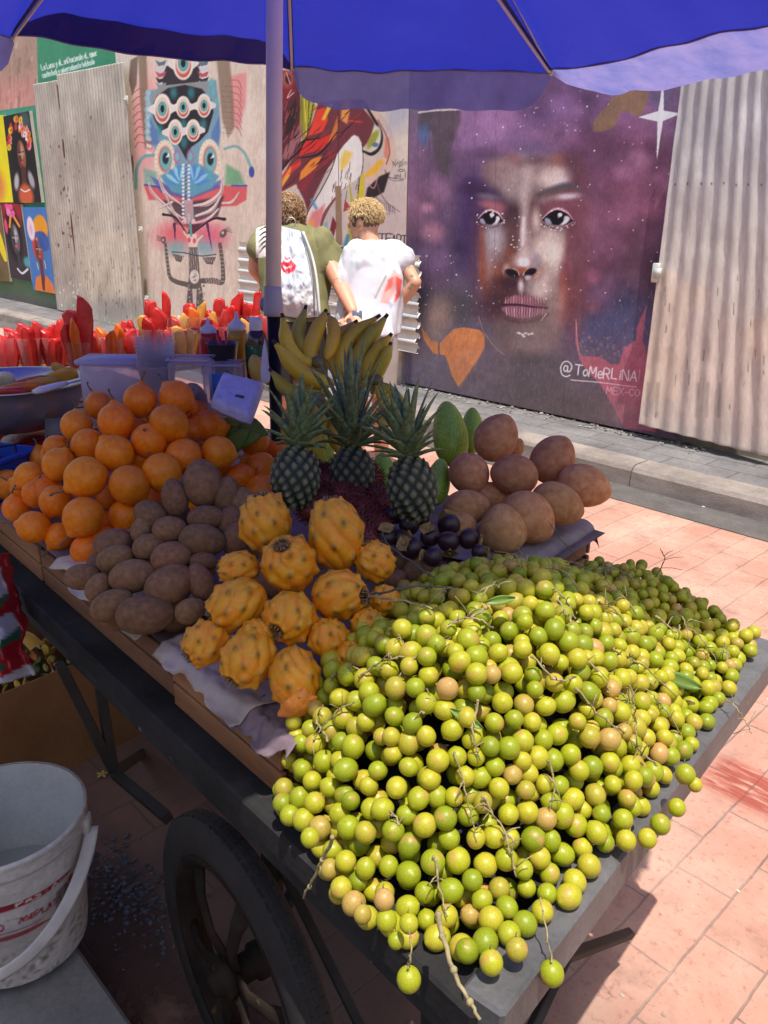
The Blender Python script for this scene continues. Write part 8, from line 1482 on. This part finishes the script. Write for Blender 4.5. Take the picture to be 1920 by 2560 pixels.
M_skin = mat('skin_light', (1, 1, 1), attr=True, rough=.5, var=.08, vs=14, bump=.08, sss=.1, ssc=(.02, .008, .004)); M_fab = mat('shirt_cotton', (1, 1, 1), attr=True, rough=.85, var=.06, vs=9, bump=1.0, bs=13, stretch=(1.4, 1.4, .6))
def fingers(mb, wrist, d, side, s=1.0, curl=.5):
    d = _unit(d); side = _unit(side - d * (side @ d)); nrm = np.cross(d, side); M_ = np.stack([side, d, nrm], 1); mb.sphere(wrist + d * .045 * s, (.037 * s, .050 * s, .016 * s), 14, 10, M_)
    for k, (o_, l) in enumerate(((-.028, .062), (-.010, .074), (.009, .070), (.027, .056))): b = wrist + d * .085 * s + side * o_ * s; m1 = b + d * l * .5 * s + nrm * curl * .012 * s; mb.tube([b - d * .01, b, m1, m1 + _unit(d * (1 - curl) + nrm * curl) * l * .5 * s], [.0085 * s, .0085 * s, .0078 * s, .006 * s], 8); mb.sphere(m1 + _unit(d * (1 - curl) + nrm * curl) * l * .5 * s, (.006 * s,) * 3, 6, 5)
    b = wrist + d * .025 * s - side * .03 * s; mb.tube([b, b + (d * .5 - side * .7) * .03 * s, b + (d * .9 - side * .9) * .045 * s + nrm * .01], [.011 * s, .010 * s, .007 * s], 8)
def Q(px, py, dd=0.0): return at_depth(px, py, 4.75 + dd)
def ground(p, dx=0, dy=0): q = np.array(p); q[2] = 0; return q + (dx, dy, 0)
FWH = _unit([FW[0], FW[1], 0]); RTH = _unit([RT[0], RT[1], 0])
# ---- person on the right: white T-shirt, bleached hair, right hand on the hip
pr = thing('person', 'person in a white printed T-shirt with bleached short hair, hand on hip', 'person', ground(Q(925, 840)), 'people walking past the murals'); lat = _unit(RTH * .86 + FWH * .5)
SZ = 4.75 / FPX
mb = MB(); hips = Q(925, 838); chest = Q(935, 665); neck = Q(928, 600); headc = Q(912, 556)
loft(mb, [(hips - (0, 0, .10), .155, .11), (hips, .165, .12), (Q(930, 780), .135, .10), (Q(934, 720), .145, .105), (chest, .165, .11), (Q(932, 625), .16, .085), (Q(930, 612), .08, .07)], lat)
limb(mb, [Q(930, 628), Q(926, 605), Q(920, 585)], [.062, .056, .058]); hd = _unit(-RTH * .9 + FWH * .45)   # looks left and away
side = np.cross(hd, (0, 0, 1.)); MH = np.stack([side, hd, np.array([0, 0, 1.])], 1)
mb.sphere(headc + (0, 0, .012), (.073, .092, .098), 22, 16, MH); mb.sphere(headc - (0, 0, .050) + hd * .028, (.054, .062, .062), 18, 12, MH); mb.sphere(headc - (0, 0, .088) + hd * .058, (.026, .024, .022), 12, 8)
mb.sphere(headc + hd * .098 - (0, 0, .014), (.013, .019, .024), 10, 8, MH); mb.sphere(headc + hd * .090 - (0, 0, .052), (.022, .012, .011), 10, 8, MH); mb.sphere(headc + hd * .082 + (0, 0, .024), (.05, .014, .012), 10, 8, MH)
for s_ in (-1, 1): mb.sphere(headc + side * .073 * s_ - hd * .005 - (0, 0, .008), (.010, .019, .031), 10, 8, MH)
legs = [(.085, -1), (.085, 1)]
for w, s_ in legs: h_ = hips + lat * w * s_ - (0, 0, .08); kn_ = h_ + FWH * .03 * s_ - (0, 0, .40) ; an_ = ground(kn_, 0, 0) + (0, 0, .08) + FWH * .05 * s_; limb(mb, [h_, (h_ + kn_) / 2, kn_, (kn_ + an_) / 2 + (0, 0, .05), an_], [.088, .078, .056, .056, .038]); mb.sphere(an_ - (0, 0, .045) + hd * .05, (.042, .11, .035), 12, 8, MH)
eL, wL = Q(873, 722, -.02), Q(868, 792, -.10); limb(mb, [Q(886, 632), Q(878, 672), eL], [.052, .046, .040]); limb(mb, [eL, (eL + wL) / 2, wL], [.040, .036, .026]); fingers(mb, wL, wL - eL, RTH)
eR, wR = Q(1038, 706, -.02), Q(1000, 762, .06); limb(mb, [Q(990, 632), Q(1014, 668), eR], [.050, .044, .036]); limb(mb, [eR, (eR + wR) / 2, wR], [.038, .036, .026]); fingers(mb, wR, Q(975, 790, .05) - wR, RTH)
body = voxel(mb, 'body', M_skin, .0065, 3, pr)
def sk(p, V):
    p.mottle(.04, .05, 3); g = np.random.default_rng(1)
    for k in range(60): p.ell(g.uniform(862, 895), g.uniform(712, 800), g.uniform(1, 3), g.uniform(1, 4), (92, 66, 54), rot=g.uniform(0, 180), soft=.5, a=.6)
    for x, y in ((1012, 650), (1022, 668), (1030, 690), (1024, 720), (1030, 712)): p.ell(x, y, 4, 3, (80, 84, 74), soft=.6, a=.6)
    p.ell(898, 566, 3.4, 5.5, (190, 108, 84), soft=.5, a=.6); p.line([(874, 590), (866, 596)], 2, (150, 70, 66), a=.6); p.ell(878, 552, 3, 2, (60, 40, 34), soft=.4, a=.8)
colour(body, (214, 160, 128), sk)
mb = MB(); loft(mb, [(Q(922, 836), .185, .14), (Q(925, 800), .180, .138), (Q(928, 740), .172, .132), (Q(934, 690), .178, .135), (Q(937, 650), .190, .130), (Q(936, 622), .185, .10), (Q(934, 606), .115, .085)], lat)
limb(mb, [Q(893, 628), Q(884, 662), Q(876, 702)], [.075, .082, .092]); limb(mb, [Q(988, 630), Q(1006, 650)], [.075, .078]); sh = voxel(mb, 'shirt', M_fab, .008, 3, pr); folds(sh, .10, 9, 3, None)
def tee(p, V):
    for (x, y, r) in ((905, 690, 16), (940, 640, 10), (880, 690, 8)): p.ell(x, y, r, r * 2, (206, 202, 212), rot=30, soft=.8, a=.4)
    p.text('ST', 925, 650, 20, (196, 206, 200), w=4, a=.8); p.text('LA', 968, 646, 18, (196, 206, 200), w=4, a=.8); p.text('RE', 880, 668, 12, (200, 206, 206), w=2.6, a=.7); p.text('BA', 928, 674, 12, (200, 206, 206), w=3, a=.6)
    p.poly([(985, 672), (1000, 690), (990, 720), (972, 760), (950, 756), (962, 720), (975, 690)], (236, 160, 150), soft=4, a=.85); p.poly([(990, 690), (1006, 700), (1000, 740), (985, 760), (992, 720)], (226, 74, 66), soft=2, a=.9); p.poly([(970, 700), (985, 690), (978, 720), (962, 730)], (228, 96, 84), soft=3, a=.8); p.poly([(970, 752), (984, 762), (976, 776)], (150, 160, 196), soft=3, a=.7)
    p.line([(958, 600), (970, 660), (960, 700), (942, 738)], 8, (226, 222, 210), a=.7, soft=3); p.line([(965, 690), (950, 720), (938, 745)], 4, (90, 84, 92), a=.6, soft=3)
colour(sh, (208, 206, 212), tee)
mb = MB(); loft(mb, [(hips - (0, 0, .34), .17, .12), (hips - (0, 0, .15), .178, .13), (hips + (0, 0, .01), .170, .125)], lat); so = voxel(mb, 'shorts', M_fab, .010, 2, pr); colour(so, (176, 168, 160))
# hair: dark faded sides and a bleached rough top
def tufts(mb, c, M_, rad, n, seed, keep, L_=.022, thick=.004, wav=.5, down=.3, flow=None):
    g = np.random.default_rng(seed); k = 0; tries = 0
    while k < n and tries < n * 20:
        tries += 1; d = _unit(g.normal(size=3)); 
        if not keep(d): continue
        k += 1; b = c + M_ @ (d * np.array(rad)); o = M_ @ d; t = _unit(o * .55 + (flow if flow is not None else 0) + g.normal(size=3) * wav); t2 = _unit(t + g.normal(size=3) * wav - np.array([0, 0, down])); mb.tube([b - o * .004, b + t * L_ * .5, b + (t + t2) * L_ * .5], [thick, thick * .9, thick * .3], 5, cap=False)
mb = MB(); c0 = headc + (0, 0, .018); mb.sphere(c0, (.0755, .094, .098), 20, 14, MH); v = mb.v[0]; rel = (v - c0) @ MH; bad = (rel[:, 2] < -.052) | ((rel[:, 1] > .055) & (rel[:, 2] < .062)); mb.v[0] = np.where(bad[:, None], c0 + (v - c0) * .86, v); part(mb, 'hair_sides', mat('dark_fade_hair', (.14, .085, .05), rough=.8, bump=.5, bs=300), pr)
mb = MB(); mb.sphere(c0 + (0, 0, .030) - hd * .004, (.076, .098, .080), 22, 14, MH); v = mb.v[0]; rel = (v - c0) @ MH; mb.v[0] = np.where((rel[:, 2] < .022)[:, None], c0 + (v - c0) * .80, v)
tufts(mb, c0 + (0, 0, .030) - hd * .004, MH, (.076, .098, .080), 3200, 5, lambda d: d[2] > -.10 or (d[1] < -.2 and d[2] > -.5), .030, .0013, .30, .9, flow=-hd * .9 - (0, 0, .2)); part(mb, 'hair_top', mat('bleached_hair', (.74, .48, .20), rough=.65, var=.35, vs=60, col2=(.90, .70, .38)), pr)
# ---- person on the left: olive T-shirt with a white drawstring backpack
pl = thing('person', 'curly-haired person in an olive T-shirt with a white drawstring backpack', 'person', ground(Q(735, 800)), 'people walking past the murals'); lat = _unit(RTH * .93 + FWH * .32)
mb = MB(); hips = Q(738, 805); headc = Q(718, 535)
loft(mb, [(hips - (0, 0, .12), .165, .115), (hips, .17, .12), (Q(738, 740), .155, .11), (Q(736, 680), .17, .115), (Q(734, 620), .19, .12), (Q(732, 585), .185, .09), (Q(728, 570), .085, .075)], lat)
limb(mb, [Q(728, 590), Q(724, 566), Q(720, 548)], [.07, .062, .062]); hd2 = _unit(-RTH * .75 + FWH * .65); side2 = np.cross(hd2, (0, 0, 1.)); MH2 = np.stack([side2, hd2, np.array([0, 0, 1.])], 1)
mb.sphere(headc + (0, 0, .012), (.075, .093, .10), 22, 16, MH2); mb.sphere(headc - (0, 0, .05) + hd2 * .028, (.056, .062, .062), 18, 12, MH2); mb.sphere(headc + hd2 * .098 - (0, 0, .014), (.013, .019, .024), 10, 8, MH2); mb.sphere(headc + hd2 * .090 - (0, 0, .052), (.022, .012, .011), 10, 8, MH2)
for s_ in (-1, 1): mb.sphere(headc + side2 * .075 * s_ - (0, 0, .008), (.010, .019, .031), 10, 8, MH2)
for w, s_ in legs: h_ = hips + lat * w * s_ - (0, 0, .10); kn_ = h_ - FWH * .04 * s_ - (0, 0, .38); an_ = ground(kn_) + (0, 0, .08) - FWH * .05 * s_; limb(mb, [h_, (h_ + kn_) / 2, kn_, (kn_ + an_) / 2 + (0, 0, .05), an_], [.094, .082, .058, .058, .040]); mb.sphere(an_ - (0, 0, .045) + hd2 * .05, (.044, .115, .035), 12, 8, MH2)
eR, wR = Q(852, 715, -.06), Q(882, 778, -.17); limb(mb, [Q(806, 610), Q(826, 662, -.02), eR], [.060, .054, .044]); limb(mb, [eR, (eR + wR) / 2, wR], [.046, .042, .030]); fingers(mb, wR, wR - eR + (0, 0, -.02), RTH)
eL, wL = Q(640, 672, .05), Q(664, 712, .20); limb(mb, [Q(662, 606), Q(646, 640, .02), eL], [.060, .055, .046]); limb(mb, [eL, (eL + wL) / 2, wL], [.048, .040, .030]); fingers(mb, wL, wL - eL, RTH)
body = voxel(mb, 'body', M_skin, .0065, 3, pl)
def sk2(p, V): p.mottle(.05, .05, 3); p.line([(835, 700), (846, 696), (858, 704), (850, 712)], 1.6, (150, 96, 76), a=.8)
colour(body, (226, 158, 126), sk2)
mb = MB(); loft(mb, [(Q(738, 800), .200, .150), (Q(738, 760), .196, .145), (Q(738, 700), .195, .14), (Q(737, 645), .205, .14), (Q(735, 600), .215, .125), (Q(733, 578), .195, .10), (Q(729, 562), .105, .085)], lat)
limb(mb, [Q(800, 606), Q(816, 635), Q(826, 668)], [.078, .080, .078]); limb(mb, [Q(668, 602), Q(658, 625)], [.080, .082]); sh = voxel(mb, 'shirt', M_fab, .008, 3, pl); folds(sh, .085, 9, 7, None)
def olive(p, V):
    p.poly([(640, 570), (676, 560), (680, 640), (640, 645)], (226, 216, 206), soft=2)
    for k in range(5): p.line([(648, 632 - k * 14), (662, 616 - k * 12), (682, 612 - k * 12)], [2, 4.5, 1.5], (30, 28, 28))
    p.mottle(.05, .06, 5); p.line([(810, 660), (838, 668)], 3, (92, 88, 56), a=.7)
colour(sh, (124, 120, 78), olive)
mb = MB(); loft(mb, [(hips - (0, 0, .36), .19, .13), (hips - (0, 0, .15), .19, .14), (hips + (0, 0, .02), .182, .135)], lat); so = voxel(mb, 'shorts', M_fab, .010, 2, pl); colour(so, (44, 44, 40))
mb = MB(); c0 = headc + (0, 0, .014); mb.sphere(c0, (.083, .100, .104), 20, 14, MH2); v = mb.v[0]; rel = (v - c0) @ MH2; mb.v[0] = np.where((((rel[:, 1] > .03) & (rel[:, 2] < .055)) | (rel[:, 2] < -.085))[:, None], c0 + (v - c0) * .80, v)
g = np.random.default_rng(77)
for k in range(1300):
    d = _unit(g.normal(size=3)); 
    if (d[1] > .35 and d[2] < .45) or d[2] < -.85: continue
    b = c0 + MH2 @ (d * np.array((.084, .102, .106))) ; u_ = _unit(np.cross(d, g.normal(size=3))); w_ = np.cross(d, u_); T_ = np.linspace(0, g.uniform(4, 8), 9); rr = g.uniform(.005, .012); mb.tube([b + MH2 @ (u_ * rr * math.cos(t) + w_ * rr * math.sin(t) + d * .003 * t) - np.array([0, 0, .0025 * t]) for t in T_], .0017, 4, cap=False)
part(mb, 'curly_hair', mat('curly_brown_hair', (.24, .11, .045), rough=.5, var=.5, vs=50, col2=(.66, .40, .20)), pl)
# watch and phone at the meeting hands
part(MB().box(Q(893, 790, -.20), (.055, .012, .06), np.stack([RT, FW, UPV], 1), bev=.004), 'phone', mat('phone_glass', (.10, .12, .18), rough=.15), pl)
# drawstring backpack
bp = thing('drawstring_backpack', 'white drawstring backpack with red lips print on the olive-shirted back', 'backpack', Q(742, 790, -.15)); n, m = 60, 76; U, V = np.meshgrid(np.linspace(0, 1, n), np.linspace(0, 1, m), indexing='ij')
tl, tr_, bl_, br = (690, 562), (762, 580), (676, 778), (800, 790); X = (1 - V) * ((1 - U) * tl[0] + U * tr_[0]) + V * ((1 - U) * bl_[0] + U * br[0]); Y = (1 - V) * ((1 - U) * tl[1] + U * tr_[1]) + V * ((1 - U) * bl_[1] + U * br[1]) + 10 * np.sin(math.pi * U) * V
bul = np.sqrt(np.clip(np.sin(math.pi * np.clip(U, 0, 1)), 0, 1)) * np.sqrt(np.clip(np.sin(math.pi * np.clip(V * .97 + .02, 0, 1)), 0, 1)); nz = vnoise(np.stack([U.ravel() * 6, V.ravel() * 7], 1), 1.2, 4, 4).reshape(n, m) - .5; fold_ = .012 * np.sin(U * 40 + 3 * V) * np.exp(-((V - .05) / .12) ** 2) + .010 * np.sin(U * 26 + 5) * np.exp(-((V - .75) / .2) ** 2)
Pg = np.array([[Q(X[i, j], Y[i, j], -.125 - .115 * bul[i, j] * (.6 + .5 * V[i, j]) + nz[i, j] * .045 + fold_[i, j]) for j in range(m)] for i in range(n)]); Bk = np.array([[Q(X[i, j], Y[i, j], -.110) for j in range(m)] for i in range(n)])
p = Paint(np.stack([X.ravel(), Y.ravel()], 1), (212, 216, 222)); p.line([(722, 575), (728, 640), (735, 700), (738, 735)], 9, (168, 170, 178), a=.8, soft=4); p.line([(690, 612), (730, 618), (755, 628)], 2, (170, 172, 180), a=.8); p.line([(700, 722), (740, 722), (780, 712)], 3, (196, 198, 204), a=.9); p.poly([(682, 735), (800, 720), (800, 800), (676, 800)], (206, 198, 194), soft=8, a=.6)
p.poly([(700, 662), (709, 652), (718, 657), (728, 650), (742, 664), (734, 678), (720, 686), (708, 680)], (206, 26, 52), soft=1.6); p.poly([(694, 662), (704, 655), (706, 672)], (206, 26, 52)); p.line([(712, 642), (716, 648), (724, 645)], 4, (216, 40, 64)); p.line([(709, 663), (713, 670), (728, 666)], [2, 4, 1.5], (240, 236, 238))
mb = MB(); f = [(i * m + j, i * m + j + 1, (i + 1) * m + j + 1, (i + 1) * m + j) for i in range(n - 1) for j in range(m - 1)]; mb.add(Pg.reshape(-1, 3), f, albedo(p.C)); mb.add(Bk.reshape(-1, 3), [q[::-1] for q in f], (.6, .6, .62)); M_bpk = mat('backpack_nylon', (1, 1, 1), attr=True, rough=.5, var=.05, bump=.4, bs=20); part(mb, 'bag', M_bpk, bp)
M_cord = mat('pack_cord', (.60, .62, .62), rough=.7); part(MB().tube(catmull([Q(758, 580, -.16), Q(780, 640, -.16), Q(792, 700, -.18), Q(800, 790, -.16)], 6), .007, 8), 'cord', M_cord, bp); part(MB().tube(catmull([Q(752, 578, -.17), Q(772, 640, -.19), Q(784, 710, -.21), Q(786, 790, -.18)], 6), .004, 8), 'cord', mat('dark_cord', (.12, .13, .14)), bp)
part(MB().tube(catmull([Q(716, 556, -.12), Q(724, 544, -.16), Q(736, 548, -.16), Q(738, 562, -.14), Q(728, 568, -.13)], 6), .003, 8), 'loop', M_cord, bp)
